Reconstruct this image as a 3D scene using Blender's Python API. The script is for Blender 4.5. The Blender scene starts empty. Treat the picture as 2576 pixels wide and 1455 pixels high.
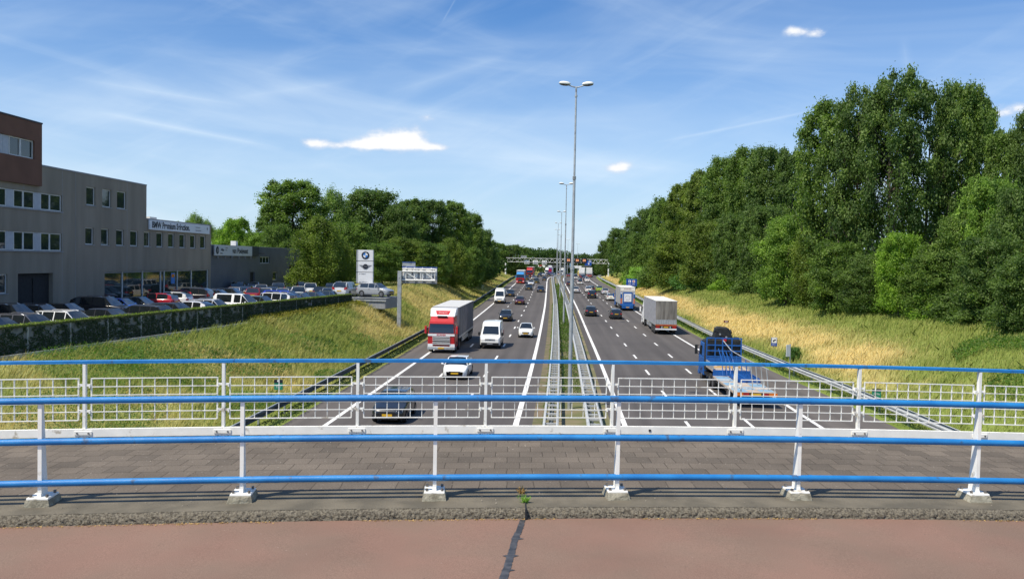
import bpy, bmesh, math, random
import numpy as np
from mathutils import Vector, Matrix
PI = math.pi
R = math.radians
random.seed(7)
rng = np.random.default_rng(11)
scene = bpy.context.scene
COL = scene.collection

# ------------------------------------------------------------------ camera
CAM_H = 8.5
PITCH, ROLL = R(1.96), R(1.12)
cam_d = bpy.data.cameras.new('camera'); cam = bpy.data.objects.new('camera', cam_d); COL.objects.link(cam)
cam.location = (0, 0, CAM_H)
cam.matrix_world = Matrix.Translation((0, 0, CAM_H)) @ Matrix.Rotation(PI/2 - PITCH, 4, 'X') @ Matrix.Rotation(ROLL, 4, 'Z')
cam_d.sensor_width = 36; cam_d.lens = 36*2158/2575
cam_d.clip_start = 0.1; cam_d.clip_end = 9000
scene.camera = cam
scene.view_settings.view_transform = 'Standard'; scene.view_settings.look = 'None'
scene.view_settings.exposure = 0.08; scene.view_settings.gamma = 1
scene.cycles.max_bounces = 6; scene.cycles.diffuse_bounces = 3; scene.cycles.glossy_bounces = 3
scene.cycles.transmission_bounces = 3; scene.cycles.transparent_max_bounces = 6
scene.cycles.caustics_reflective = False; scene.cycles.caustics_refractive = False
scene.cycles.sample_clamp_indirect = 3.0

def ray(px, py):                                   # survey helper: view direction of a point of the photograph (2575 px wide)
    u = (px-1287.5)/2158; v = -(py-727.5)/2158
    u2 = u*math.cos(ROLL)-v*math.sin(ROLL); v2 = u*math.sin(ROLL)+v*math.cos(ROLL)
    return (u2, math.cos(PITCH)+v2*math.sin(PITCH), v2*math.cos(PITCH)-math.sin(PITCH))
def at(px, py, Y):
    d = ray(px, py); t = Y/d[1]
    return Vector((d[0]*t, Y, CAM_H+d[2]*t))

# ------------------------------------------------------------------ sky
SUN_EL, SUN_AZ = R(57.5), R(232)                   # azimuth clockwise from +Y
sun_dir = Vector((math.sin(SUN_AZ)*math.cos(SUN_EL), math.cos(SUN_AZ)*math.cos(SUN_EL), math.sin(SUN_EL)))
world = bpy.data.worlds.new('World'); scene.world = world; world.use_nodes = True
def build_world():
    nt = world.node_tree; N = nt.nodes; Lk = nt.links; N.clear()
    def n(t, **k):
        x = N.new(t)
        for a, b in k.items(): setattr(x, a, b)
        return x
    def m(op, a, b=None, c=None, clamp=False):
        x = n('ShaderNodeMath', operation=op); x.use_clamp = clamp
        for i, v in enumerate((a, b, c)):
            if v is None: continue
            if isinstance(v, (int, float)): x.inputs[i].default_value = v
            else: Lk.new(v, x.inputs[i])
        return x.outputs[0]
    out = n('ShaderNodeOutputWorld'); bg = n('ShaderNodeBackground'); bg.inputs[1].default_value = 0.11
    sky = n('ShaderNodeTexSky', sky_type='NISHITA'); sky.sun_disc = False
    sky.sun_elevation = SUN_EL; sky.sun_rotation = SUN_AZ; sky.altitude = 0
    sky.air_density = 1.0; sky.dust_density = 0.6; sky.ozone_density = 2.2
    tc = n('ShaderNodeTexCoord'); sep = n('ShaderNodeSeparateXYZ'); Lk.new(tc.outputs['Generated'], sep.inputs[0])
    az = m('ARCTAN2', sep.outputs[0], sep.outputs[1]); el = m('ARCSINE', sep.outputs[2])
    # thin high cirrus: streaks in azimuth / elevation, turned a little
    def streak(rot, sx, sy, scale, det, lo, hi, dist, ofs=0.0):
        cb = n('ShaderNodeCombineXYZ')
        c, s = math.cos(rot), math.sin(rot)
        a = m('ADD', m('MULTIPLY', az, c*sx), m('MULTIPLY', el, s*sx))
        b = m('ADD', m('MULTIPLY', az, -s*sy), m('MULTIPLY', el, c*sy))
        Lk.new(m('ADD', a, ofs), cb.inputs[0]); Lk.new(b, cb.inputs[1])
        nz = n('ShaderNodeTexNoise'); nz.inputs['Scale'].default_value = scale; nz.inputs['Detail'].default_value = det
        nz.inputs['Roughness'].default_value = 0.55; nz.inputs['Distortion'].default_value = dist
        Lk.new(cb.outputs[0], nz.inputs['Vector'])
        mr = n('ShaderNodeMapRange', interpolation_type='SMOOTHSTEP')
        Lk.new(nz.outputs[0], mr.inputs[0]); mr.inputs[1].default_value = lo; mr.inputs[2].default_value = hi
        return mr.outputs[0]
    s1 = streak(R(-9), 1.5, 9, 2.3, 6, .40, .78, .5, 3.1)
    s2 = streak(R(24), 2.4, 12, 2.0, 6, .45, .80, .5, 9.7)
    s3 = streak(R(0), .9, 5, 1.9, 4, .38, .75, .9, 1.3)
    cir = m('ADD', m('ADD', m('MULTIPLY', s1, .17), m('MULTIPLY', s2, .13)), m('MULTIPLY', s3, .18))
    # contrails as thin soft lines: distance to a line in (az, el)
    def line(p0, p1, w, k):
        a0, e0 = ae(*p0); a1, e1 = ae(*p1); L = math.hypot(a1-a0, e1-e0); ux, uy = (a1-a0)/L, (e1-e0)/L
        da = m('SUBTRACT', az, a0); de = m('SUBTRACT', el, e0)
        along = m('ADD', m('MULTIPLY', da, ux), m('MULTIPLY', de, uy))
        ac = m('ABSOLUTE', m('ADD', m('MULTIPLY', da, -uy), m('MULTIPLY', de, ux)))
        f = m('SUBTRACT', 1.0, m('DIVIDE', ac, w), clamp=True)
        g = m('MULTIPLY', m('MULTIPLY', m('DIVIDE', along, L*.25), 1.0, clamp=True), m('DIVIDE', m('SUBTRACT', L, along), L*.25, clamp=True), clamp=True)
        return m('MULTIPLY', m('MULTIPLY', m('MULTIPLY', f, f), g), k)
    def ae(px, py):
        d = ray(px, py); return math.atan2(d[0], d[1]), math.atan2(d[2], math.hypot(d[0], d[1]))
    for a, b, w, k in [((240,280),(720,375),.008,.38),((150,190),(640,270),.012,.3),((560,250),(900,200),.016,.22),
                       ((1640,360),(2120,262),.0035,.24),((1110,60),(1150,-10),.0018,.2),((2270,90),(2290,240),.010,.13),
                       ((1300,130),(960,240),.018,.25),((1200,390),(1800,430),.02,.16)]:
        cir = m('ADD', cir, line(a, b, w, k*.7))
    # whiter towards the horizon
    hz = n('ShaderNodeMapRange', interpolation_type='SMOOTHSTEP'); Lk.new(el, hz.inputs[0])
    hz.inputs[1].default_value = 0.0; hz.inputs[2].default_value = 0.30; hz.inputs[3].default_value = .58; hz.inputs[4].default_value = 0.0
    cir = m('ADD', cir, hz.outputs[0], clamp=True)
    # small cumulus: summed soft puffs, ragged by noise
    nz = n('ShaderNodeTexNoise'); nz.inputs['Scale'].default_value = 38; nz.inputs['Detail'].default_value = 8; nz.inputs['Roughness'].default_value = .62
    cb = n('ShaderNodeCombineXYZ'); Lk.new(az, cb.inputs[0]); Lk.new(m('MULTIPLY', el, 1.5), cb.inputs[1]); Lk.new(cb.outputs[0], nz.inputs['Vector'])
    dens = None
    for px, py, w, h, k in [(940,366,120,11,.9),(1000,345,48,27,1.25),(962,351,40,20,.9),(918,359,36,14,.8),(1042,355,42,21,1.0),(1070,366,36,12,.8),(790,360,32,12,1.1),(1100,372,28,8,.6),(850,366,46,8,.7),
                            (1562,417,33,14,1.3),(1545,424,24,9,.9),(1080,297,22,10,.95),(2010,80,38,10,.85),(2045,88,26,9,.8),(1990,76,22,9,.7),
                            (2545,276,42,17,1.0),(2505,287,26,9,.75),(1260,532,40,4,.42),(1500,545,50,5,.42),(1540,528,26,4,.4),(600,551,26,8,.8),(2520,448,30,10,.8)]:
        a0, e0 = ae(px, py)
        x = m('DIVIDE', m('SUBTRACT', az, a0), w/2158); y = m('DIVIDE', m('SUBTRACT', el, e0), h/2158)
        d2 = m('ADD', m('MULTIPLY', x, x), m('MULTIPLY', y, y))
        g = m('MULTIPLY', m('EXPONENT', m('MULTIPLY', d2, -1.0)), k)
        dens = g if dens is None else m('ADD', dens, g)
    dn = m('ADD', dens, m('MULTIPLY', m('SUBTRACT', nz.outputs[0], .5), 2.6))
    mr = n('ShaderNodeMapRange', interpolation_type='SMOOTHSTEP'); Lk.new(dn, mr.inputs[0])
    mr.inputs[1].default_value = .15; mr.inputs[2].default_value = 1.45
    cum = m('MULTIPLY', mr.outputs[0], m('MINIMUM', m('MULTIPLY', dens, 3.0), 1.0), clamp=True)
    tint = n('ShaderNodeMix', data_type='RGBA', blend_type='MULTIPLY'); tint.inputs[0].default_value = 1
    Lk.new(sky.outputs[0], tint.inputs[6]); tint.inputs[7].default_value = SKY_TINT
    mixc = n('ShaderNodeMix', data_type='RGBA'); Lk.new(cir, mixc.inputs[0]); Lk.new(tint.outputs[2], mixc.inputs[6]); mixc.inputs[7].default_value = (6.6, 7.8, 9.0, 1)
    mix2 = n('ShaderNodeMix', data_type='RGBA'); Lk.new(cum, mix2.inputs[0]); Lk.new(mixc.outputs[2], mix2.inputs[6])
    shd = n('ShaderNodeMapRange', interpolation_type='SMOOTHSTEP'); Lk.new(dn, shd.inputs[0]); shd.inputs[1].default_value = .45; shd.inputs[2].default_value = 1.5
    ccol = n('ShaderNodeMix', data_type='RGBA'); Lk.new(shd.outputs[0], ccol.inputs[0]); ccol.inputs[6].default_value = (6.0, 6.7, 7.9, 1); ccol.inputs[7].default_value = (8.6, 8.7, 8.9, 1); Lk.new(ccol.outputs[2], mix2.inputs[7])
    Lk.new(mix2.outputs[2], bg.inputs[0]); Lk.new(bg.outputs[0], out.inputs[0])
SKY_TINT = (0.54, 0.88, 1.25, 1)
build_world()
sd = bpy.data.lights.new('sun', 'SUN'); sd.energy = 5.0; sd.angle = R(.53); sd.color = (1.0, .915, .765)
sun = bpy.data.objects.new('sun', sd); COL.objects.link(sun); sun.location = (0, 0, 60)
sun.rotation_mode = 'QUATERNION'; sun.rotation_quaternion = sun_dir.to_track_quat('Z', 'Y')

# ------------------------------------------------------------------ object helpers
def tag(o, label=None, cat=None, group=None, kind=None):
    if label: o['label'] = label
    if cat: o['category'] = cat
    if group: o['group'] = group
    if kind: o['kind'] = kind
    return o
def thing(name, label, cat, loc=(0, 0, 0), rz=0.0, group=None):
    o = bpy.data.objects.new(name, None); COL.objects.link(o); o.empty_display_size = .3
    o.location = loc; o.rotation_euler = (0, 0, rz)
    return tag(o, label, cat, group)
def kids(o): return [c for c in bpy.data.objects if c.parent == o]
KIDS = {}
def adopt(o, parent):
    if parent is not None:
        o.parent = parent; KIDS.setdefault(parent.as_pointer(), []).append(o)
def copy_tree(o, parent=None, color=None):
    c = o.copy(); COL.objects.link(c)
    if parent is not None: adopt(c, parent)
    if color is not None and c.type == 'MESH': c.color = color
    for ch in KIDS.get(o.as_pointer(), []): copy_tree(ch, c, color)
    return c
def color_tree(o, color):
    o.color = color
    for ch in KIDS.get(o.as_pointer(), []): color_tree(ch, color)

def npmesh(name, V, F, attrs=None, smooth=False):
    """V (n,3) array, F (m,k) array of one face size"""
    me = bpy.data.meshes.new(name); V = np.asarray(V, np.float32); F = np.asarray(F, np.int32)
    me.vertices.add(len(V)); me.vertices.foreach_set('co', V.ravel())
    m, k = F.shape
    me.loops.add(m*k); me.loops.foreach_set('vertex_index', F.ravel())
    me.polygons.add(m); me.polygons.foreach_set('loop_start', np.arange(0, m*k, k, dtype=np.int32))
    if smooth: me.polygons.foreach_set('use_smooth', np.ones(m, bool))
    me.update(calc_edges=True)
    for a, vals in (attrs or {}).items():
        at_ = me.attributes.new(a, 'FLOAT', 'POINT'); at_.data.foreach_set('value', np.asarray(vals, np.float32))
    return me
def link(name, me, mat, parent=None):
    o = bpy.data.objects.new(name, me); COL.objects.link(o)
    if mat is not None: me.materials.append(mat)
    adopt(o, parent)
    return o

class MB:
    def __init__(s): s.v = []; s.f = []
    def quad(s, a, b, c, d):
        i = len(s.v); s.v += [tuple(a), tuple(b), tuple(c), tuple(d)]; s.f.append((i, i+1, i+2, i+3)); return s
    def poly(s, pts):
        i = len(s.v); s.v += [tuple(p) for p in pts]; s.f.append(tuple(range(i, i+len(pts)))); return s
    def box(s, x0, x1, y0, y1, z0, z1, mt=None):
        i = len(s.v)
        P = [(x0,y0,z0),(x1,y0,z0),(x1,y1,z0),(x0,y1,z0),(x0,y0,z1),(x1,y0,z1),(x1,y1,z1),(x0,y1,z1)]
        if mt is not None: P = [tuple(mt @ Vector(p)) for p in P]
        s.v += P
        s.f += [(i+3,i+2,i+1,i),(i+4,i+5,i+6,i+7),(i,i+1,i+5,i+4),(i+1,i+2,i+6,i+5),(i+2,i+3,i+7,i+6),(i+3,i,i+4,i+7)]
        return s
    def hexa(s, lo, hi):                        # two rings of four points
        i = len(s.v); s.v += [tuple(p) for p in lo]+[tuple(p) for p in hi]
        s.f += [(i+3,i+2,i+1,i),(i+4,i+5,i+6,i+7),(i,i+1,i+5,i+4),(i+1,i+2,i+6,i+5),(i+2,i+3,i+7,i+6),(i+3,i,i+4,i+7)]
        return s
    def cyl(s, p0, p1, r0, r1=None, n=12, caps=True):
        r1 = r0 if r1 is None else r1
        p0, p1 = Vector(p0), Vector(p1); d = (p1-p0).normalized()
        a = d.orthogonal().normalized(); b = d.cross(a); i = len(s.v)
        for p, r in ((p0, r0), (p1, r1)):
            for k in range(n):
                t = 2*PI*k/n; s.v.append(tuple(p + a*(r*math.cos(t)) + b*(r*math.sin(t))))
        for k in range(n):
            q = (k+1) % n; s.f.append((i+k, i+q, i+n+q, i+n+k))
        if caps: s.f.append(tuple(range(i+n-1, i-1, -1))); s.f.append(tuple(range(i+n, i+2*n)))
        return s
    def tube(s, pts, rs, n=6):
        pts = [Vector(p) for p in pts]; i0 = len(s.v)
        ref = None
        for j, p in enumerate(pts):
            d = (pts[min(j+1, len(pts)-1)] - pts[max(j-1, 0)]).normalized()
            if ref is None: ref = d.orthogonal().normalized()
            a = (ref - d*ref.dot(d)).normalized(); ref = a; b = d.cross(a)
            r = rs[j] if isinstance(rs, (list, tuple)) else rs
            for k in range(n):
                t = 2*PI*k/n; s.v.append(tuple(p + a*(r*math.cos(t)) + b*(r*math.sin(t))))
        for j in range(len(pts)-1):
            for k in range(n):
                q = (k+1) % n; A = i0+j*n
                s.f.append((A+k, A+q, A+n+q, A+n+k))
        s.f.append(tuple(range(i0+n-1, i0-1, -1))); e = i0+(len(pts)-1)*n; s.f.append(tuple(range(e, e+n)))
        return s
    def ellipsoid(s, c, r, nu=10, nv=6):
        i = len(s.v)
        for a in range(nv+1):
            ph = PI*a/nv
            for b in range(nu):
                th = 2*PI*b/nu
                s.v.append((c[0]+r[0]*math.sin(ph)*math.cos(th), c[1]+r[1]*math.sin(ph)*math.sin(th), c[2]+r[2]*math.cos(ph)))
        for a in range(nv):
            for b in range(nu):
                q = (b+1) % nu; s.f.append((i+a*nu+b, i+(a+1)*nu+b, i+(a+1)*nu+q, i+a*nu+q))
        return s
    def build(s, name, mat, parent=None, smooth=None, bevel=0):
        me = bpy.data.meshes.new(name); me.from_pydata(s.v, [], s.f)
        if bevel:
            bm = bmesh.new(); bm.from_mesh(me)
            bmesh.ops.remove_doubles(bm, verts=bm.verts, dist=1e-5)
            bmesh.ops.bevel(bm, geom=[e for e in bm.edges], offset=bevel, segments=1, affect='EDGES', clamp_overlap=True)
            bm.to_mesh(me); bm.free()
        if smooth is not None:
            me.polygons.foreach_set('use_smooth', [True]*len(me.polygons)); me.set_sharp_from_angle(angle=R(smooth))
        me.update()
        return link(name, me, mat, parent)

# ------------------------------------------------------------------ materials
def mk(name, col, rough=.6, metal=0.0, var=0.0, vscale=4.0, bump=0.0, bscale=40.0, col2=None, coat=0.0, spec=.5, det=5, objcol=False, vlo=.35, vhi=.65, stretch=None, spots=None):
    m = bpy.data.materials.new(name); m.use_nodes = True; nt = m.node_tree; N = nt.nodes; L = nt.links
    b = N['Principled BSDF']; b.inputs['Roughness'].default_value = rough; b.inputs['Metallic'].default_value = metal
    b.inputs['Specular IOR Level'].default_value = spec; b.inputs['Coat Weight'].default_value = coat; b.inputs['Coat Roughness'].default_value = .05
    c = (*col, 1)
    tc = N.new('ShaderNodeTexCoord')
    if objcol:
        oi = N.new('ShaderNodeObjectInfo'); L.new(oi.outputs['Color'], b.inputs['Base Color'])
    elif var or col2:
        nz = N.new('ShaderNodeTexNoise'); nz.inputs['Scale'].default_value = vscale; nz.inputs['Detail'].default_value = det
        if stretch:
            mpg = N.new('ShaderNodeMapping'); mpg.inputs['Scale'].default_value = (1, 1, stretch); L.new(tc.outputs['Object'], mpg.inputs[0]); L.new(mpg.outputs[0], nz.inputs['Vector'])
        else: L.new(tc.outputs['Object'], nz.inputs['Vector'])
        mr = N.new('ShaderNodeMapRange'); mr.inputs[1].default_value = vlo; mr.inputs[2].default_value = vhi; L.new(nz.outputs[0], mr.inputs[0])
        mx = N.new('ShaderNodeMix'); mx.data_type = 'RGBA'; L.new(mr.outputs[0], mx.inputs[0])
        c2 = (*col2, 1) if col2 else tuple(x*(1+var) for x in col)+(1,)
        c1 = c if col2 else tuple(x*(1-var) for x in col)+(1,)
        mx.inputs[6].default_value = c1; mx.inputs[7].default_value = c2
        res = mx.outputs[2]
        if spots:
            sc_, thr, scol = spots; ns = N.new('ShaderNodeTexNoise'); ns.inputs['Scale'].default_value = sc_; ns.inputs['Detail'].default_value = 8; L.new(tc.outputs['Object'], ns.inputs['Vector'])
            ms_ = N.new('ShaderNodeMapRange'); L.new(ns.outputs[0], ms_.inputs[0]); ms_.inputs[1].default_value = thr; ms_.inputs[2].default_value = thr+.07; ms_.inputs[4].default_value = .8
            m2 = N.new('ShaderNodeMix'); m2.data_type = 'RGBA'; L.new(ms_.outputs[0], m2.inputs[0]); L.new(res, m2.inputs[6]); m2.inputs[7].default_value = (*scol, 1); res = m2.outputs[2]
        L.new(res, b.inputs['Base Color'])
    else: b.inputs['Base Color'].default_value = c
    if bump:
        nb = N.new('ShaderNodeTexNoise'); nb.inputs['Scale'].default_value = bscale; nb.inputs['Detail'].default_value = 6
        L.new(tc.outputs['Object'], nb.inputs['Vector'])
        bp = N.new('ShaderNodeBump'); bp.inputs['Strength'].default_value = bump; bp.inputs['Distance'].default_value = .02
        L.new(nb.outputs[0], bp.inputs['Height']); L.new(bp.outputs[0], b.inputs['Normal'])
    return m
M = {}
M['paint'] = mk('car_paint', (.5,.5,.5), rough=.28, coat=.8, objcol=True)
M['glass'] = mk('vehicle_glass', (.012,.016,.018), rough=.04, spec=.9, coat=.6)
M['black'] = mk('black_plastic', (.014,.014,.015), rough=.45, var=.2)
M['tyre'] = mk('tyre_rubber', (.018,.018,.019), rough=.85, var=.3, vscale=9)
M['rim'] = mk('alloy', (.45,.46,.48), rough=.3, metal=.85, var=.1)
M['lamp'] = mk('lamp_lens', (.82,.84,.86), rough=.08, spec=.8, coat=.5, var=.05)
M['tail'] = mk('tail_lens', (.42,.012,.012), rough=.15, coat=.5, var=.2)
M['amber'] = mk('amber_lens', (.75,.2,.02), rough=.2, var=.15)
M['plate'] = mk('plate_yellow', (.72,.42,.02), rough=.45, var=.08, vscale=30)
M['chrome'] = mk('chrome', (.7,.71,.73), rough=.15, metal=.95, var=.05)
M['white'] = mk('white_coat', (.78,.78,.76), rough=.45, var=.04)
M['curtain'] = mk('curtain_grey', (.34,.34,.36), rough=.6, var=.16, vscale=2.2)
M['dirtytarp'] = mk('dirty_tarpaulin', (.27,.25,.22), rough=.75, col2=(.12,.11,.095), vscale=3.5, stretch=.12)
M['creamroof'] = mk('cream_roof', (.84,.80,.70), rough=.6, var=.06)
M['galv'] = mk('galvanised_steel', (.42,.44,.45), rough=.5, metal=.35, var=.14, vscale=2.5, spots=(2, .60, (.2,.19,.17)))
M['galvbright'] = mk('bright_galvanised', (.50,.51,.50), rough=.5, metal=.1, var=.12, vscale=2.5)
M['steelwhite'] = mk('white_steel', (.80,.79,.75), rough=.5, var=.06, vscale=2)
M['steelgrey'] = mk('grey_steel', (.27,.28,.30), rough=.55, var=.12)
M['railblue'] = mk('blue_rail_paint', (.010,.165,.46), rough=.42, col2=(.022,.225,.55), vscale=4, bump=.25, bscale=160, det=8, spots=(7, .63, (.05,.09,.16)))
M['railwhite'] = mk('white_rail_paint', (.92,.90,.83), rough=.5, var=.05, vscale=5, bump=.05, bscale=90, spots=(6, .62, (.42,.36,.27)))
M['bolt'] = mk('bolt_steel', (.18,.17,.16), rough=.5, metal=.6, var=.2)
M['plinth'] = mk('mortar_plinth', (.42,.39,.30), rough=.9, col2=(.20,.18,.13), vscale=14, bump=.6, bscale=60)
M['blue'] = mk('sign_blue', (.012,.07,.36), rough=.4, var=.06)
M['signwhite'] = mk('sign_white', (.8,.8,.8), rough=.4, var=.03)
M['green'] = mk('sign_green', (.02,.24,.15), rough=.4, var=.06)
M['maroon'] = mk('sign_maroon', (.12,.012,.012), rough=.5, var=.1)
M['red'] = mk('flat_red', (.5,.02,.025), rough=.35, var=.08)
M['ink'] = mk('ink_black', (.015,.018,.03), rough=.5, var=.1)
M['logoblue'] = mk('logo_blue', (.04,.22,.62), rough=.4, var=.06)
M['silverlogo'] = mk('logo_grey', (.22,.22,.23), rough=.4, var=.25, vscale=8)
M['concrete'] = mk('wall_render', (.235,.205,.162), rough=.9, col2=(.30,.262,.208), vscale=.8, stretch=.2, bump=.15, bscale=25)
M['brickorange'] = mk('orange_cladding', (.135,.062,.038), rough=.8, col2=(.17,.08,.05), vscale=.6)
M['slate'] = mk('dark_cladding', (.095,.105,.125), rough=.7, col2=(.12,.13,.15), vscale=.5)
M['winframe'] = mk('window_frame', (.62,.63,.62), rough=.5, var=.05)
M['winglass'] = mk('window_glass', (.02,.034,.034), rough=.03, spec=.8)
M['winpanel'] = mk('window_panel', (.42,.45,.50), rough=.5, var=.06)
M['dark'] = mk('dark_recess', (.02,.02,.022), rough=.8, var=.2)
M['bark'] = mk('bark', (.13,.105,.08), rough=.95, col2=(.06,.05,.04), vscale=3, bump=.5, bscale=12)
M['moss'] = mk('moss_coping', (.10,.115,.03), rough=.95, col2=(.05,.065,.015), vscale=6, bump=.8, bscale=30)
M['wood'] = mk('deck_boards', (.40,.33,.26), rough=.8, col2=(.52,.44,.36), vscale=2.5)
M['paleblue'] = mk('pale_blue_boards', (.22,.36,.48), rough=.7, var=.15)
M['truckblue'] = mk('truck_blue', (.010,.095,.34), rough=.45, var=.1)
M['craneblack'] = mk('crane_black', (.018,.019,.018), rough=.5, var=.25)
M['purple'] = mk('totem_purple', (.16,.03,.20), rough=.5, var=.1)
M['yellow'] = mk('van_yellow', (.75,.52,.02), rough=.4, var=.05)
M['railshade'] = mk('shade_toned_rail', (.10,.105,.10), rough=.7, col2=(.05,.055,.05), vscale=1.2)  # left beam only: shade on its road face put into the steel colour

def asphalt(name, base, base2, wear=True):
    m = bpy.data.materials.new(name); m.use_nodes = True; nt = m.node_tree; N = nt.nodes; L = nt.links
    b = N['Principled BSDF']; b.inputs['Roughness'].default_value = .85; b.inputs['Specular IOR Level'].default_value = .3
    tc = N.new('ShaderNodeTexCoord')
    n1 = N.new('ShaderNodeTexNoise'); n1.inputs['Scale'].default_value = 60; n1.inputs['Detail'].default_value = 3
    mp = N.new('ShaderNodeMapping'); mp.inputs['Scale'].default_value = (1.2, .03, 1)
    n2 = N.new('ShaderNodeTexNoise'); n2.inputs['Scale'].default_value = 1; n2.inputs['Detail'].default_value = 4
    uv = N.new('ShaderNodeUVMap'); uv.uv_map = 'road'
    L.new(tc.outputs['Object'], n1.inputs['Vector']); L.new(uv.outputs[0], mp.inputs[0]); L.new(mp.outputs[0], n2.inputs['Vector'])
    n3 = N.new('ShaderNodeTexNoise'); n3.inputs['Scale'].default_value = .12; n3.inputs['Detail'].default_value = 3; L.new(tc.outputs['Object'], n3.inputs['Vector'])
    a = N.new('ShaderNodeMath'); a.operation = 'MULTIPLY_ADD'; L.new(n1.outputs[0], a.inputs[0]); a.inputs[1].default_value = .5
    L.new(n2.outputs[0], a.inputs[2])
    a2 = N.new('ShaderNodeMath'); a2.operation = 'MULTIPLY_ADD'; L.new(n3.outputs[0], a2.inputs[0]); a2.inputs[1].default_value = .5; L.new(a.outputs[0], a2.inputs[2])
    su = N.new('ShaderNodeSeparateXYZ'); L.new(uv.outputs[0], su.inputs[0]); w1 = N.new('ShaderNodeMath'); w1.operation = 'MULTIPLY'; L.new(su.outputs[0], w1.inputs[0]); w1.inputs[1].default_value = 2*PI/1.585
    w2 = N.new('ShaderNodeMath'); w2.operation = 'COSINE'; L.new(w1.outputs[0], w2.inputs[0]); w3 = N.new('ShaderNodeMath'); w3.operation = 'MULTIPLY_ADD'; L.new(w2.outputs[0], w3.inputs[0]); w3.inputs[1].default_value = .11 if wear else 0; L.new(a2.outputs[0], w3.inputs[2]); a2 = w3
    mr = N.new('ShaderNodeMapRange'); mr.inputs[1].default_value = .7; mr.inputs[2].default_value = 1.3; L.new(a2.outputs[0], mr.inputs[0])
    mx = N.new('ShaderNodeMix'); mx.data_type = 'RGBA'; L.new(mr.outputs[0], mx.inputs[0]); mx.inputs[6].default_value = (*base, 1); mx.inputs[7].default_value = (*base2, 1)
    L.new(mx.outputs[2], b.inputs['Base Color'])
    return m
M['asphalt'] = asphalt('motorway_asphalt', (.078,.070,.066), (.122,.110,.103))
M['shoulder'] = asphalt('shoulder_asphalt', (.100,.089,.081), (.150,.133,.120))
def marking_mat():
    return mk('marking_paint', (.52,.51,.49), rough=.7, col2=(.84,.83,.80), vscale=5, det=8, vlo=.3, vhi=.52)
M['mark'] = marking_mat()

def foliage(name, c1, c2, trans=.42, objtint=True):
    m = bpy.data.materials.new(name); m.use_nodes = True; nt = m.node_tree; N = nt.nodes; L = nt.links; N.clear()
    out = N.new('ShaderNodeOutputMaterial'); at_ = N.new('ShaderNodeAttribute'); at_.attribute_name = 'tone'
    mx = N.new('ShaderNodeMix'); mx.data_type = 'RGBA'; L.new(at_.outputs['Fac'], mx.inputs[0]); mx.inputs[6].default_value = (*c1, 1); mx.inputs[7].default_value = (*c2, 1)
    src = mx.outputs[2]
    if objtint:
        oi = N.new('ShaderNodeObjectInfo'); mu = N.new('ShaderNodeMix'); mu.data_type = 'RGBA'; mu.blend_type = 'MULTIPLY'; mu.inputs[0].default_value = 1
        L.new(src, mu.inputs[6]); L.new(oi.outputs['Color'], mu.inputs[7]); src = mu.outputs[2]
    d = N.new('ShaderNodeBsdfPrincipled'); d.inputs['Roughness'].default_value = .55; d.inputs['Specular IOR Level'].default_value = .28; L.new(src, d.inputs['Base Color'])
    t = N.new('ShaderNodeBsdfTranslucent'); br = N.new('ShaderNodeMix'); br.data_type = 'RGBA'; br.blend_type = 'MULTIPLY'; br.inputs[0].default_value = 1
    L.new(src, br.inputs[6]); br.inputs[7].default_value = (1.25, 1.5, .6, 1); L.new(br.outputs[2], t.inputs[0])
    ms = N.new('ShaderNodeMixShader'); ms.inputs[0].default_value = trans; L.new(d.outputs[0], ms.inputs[1]); L.new(t.outputs[0], ms.inputs[2]); L.new(ms.outputs[0], out.inputs[0])
    return m
M['leaf'] = foliage('leaves', (.055,.100,.028), (.185,.265,.078))
def grass_mat(name, g1, g2, y1, y2):
    m = bpy.data.materials.new(name); m.use_nodes = True; nt = m.node_tree; N = nt.nodes; L = nt.links; N.clear()
    out = N.new('ShaderNodeOutputMaterial')
    a1 = N.new('ShaderNodeAttribute'); a1.attribute_name = 'tone'; a2 = N.new('ShaderNodeAttribute'); a2.attribute_name = 'gold'
    def mix(f, a, b):
        x = N.new('ShaderNodeMix'); x.data_type = 'RGBA'; L.new(f, x.inputs[0])
        for i, v in ((6, a), (7, b)):
            if isinstance(v, tuple): x.inputs[i].default_value = (*v, 1)
            else: L.new(v, x.inputs[i])
        return x.outputs[2]
    c = mix(a2.outputs['Fac'], mix(a1.outputs['Fac'], g1, g2), mix(a1.outputs['Fac'], y1, y2))
    d = N.new('ShaderNodeBsdfDiffuse'); L.new(c, d.inputs[0]); t = N.new('ShaderNodeBsdfTranslucent'); L.new(c, t.inputs[0])
    ms = N.new('ShaderNodeMixShader'); ms.inputs[0].default_value = .3; L.new(d.outputs[0], ms.inputs[1]); L.new(t.outputs[0], ms.inputs[2]); L.new(ms.outputs[0], out.inputs[0])
    return m
M['grass'] = grass_mat('tall_grass', (.185,.245,.05), (.40,.46,.13), (.62,.50,.20), (.90,.73,.35))

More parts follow.
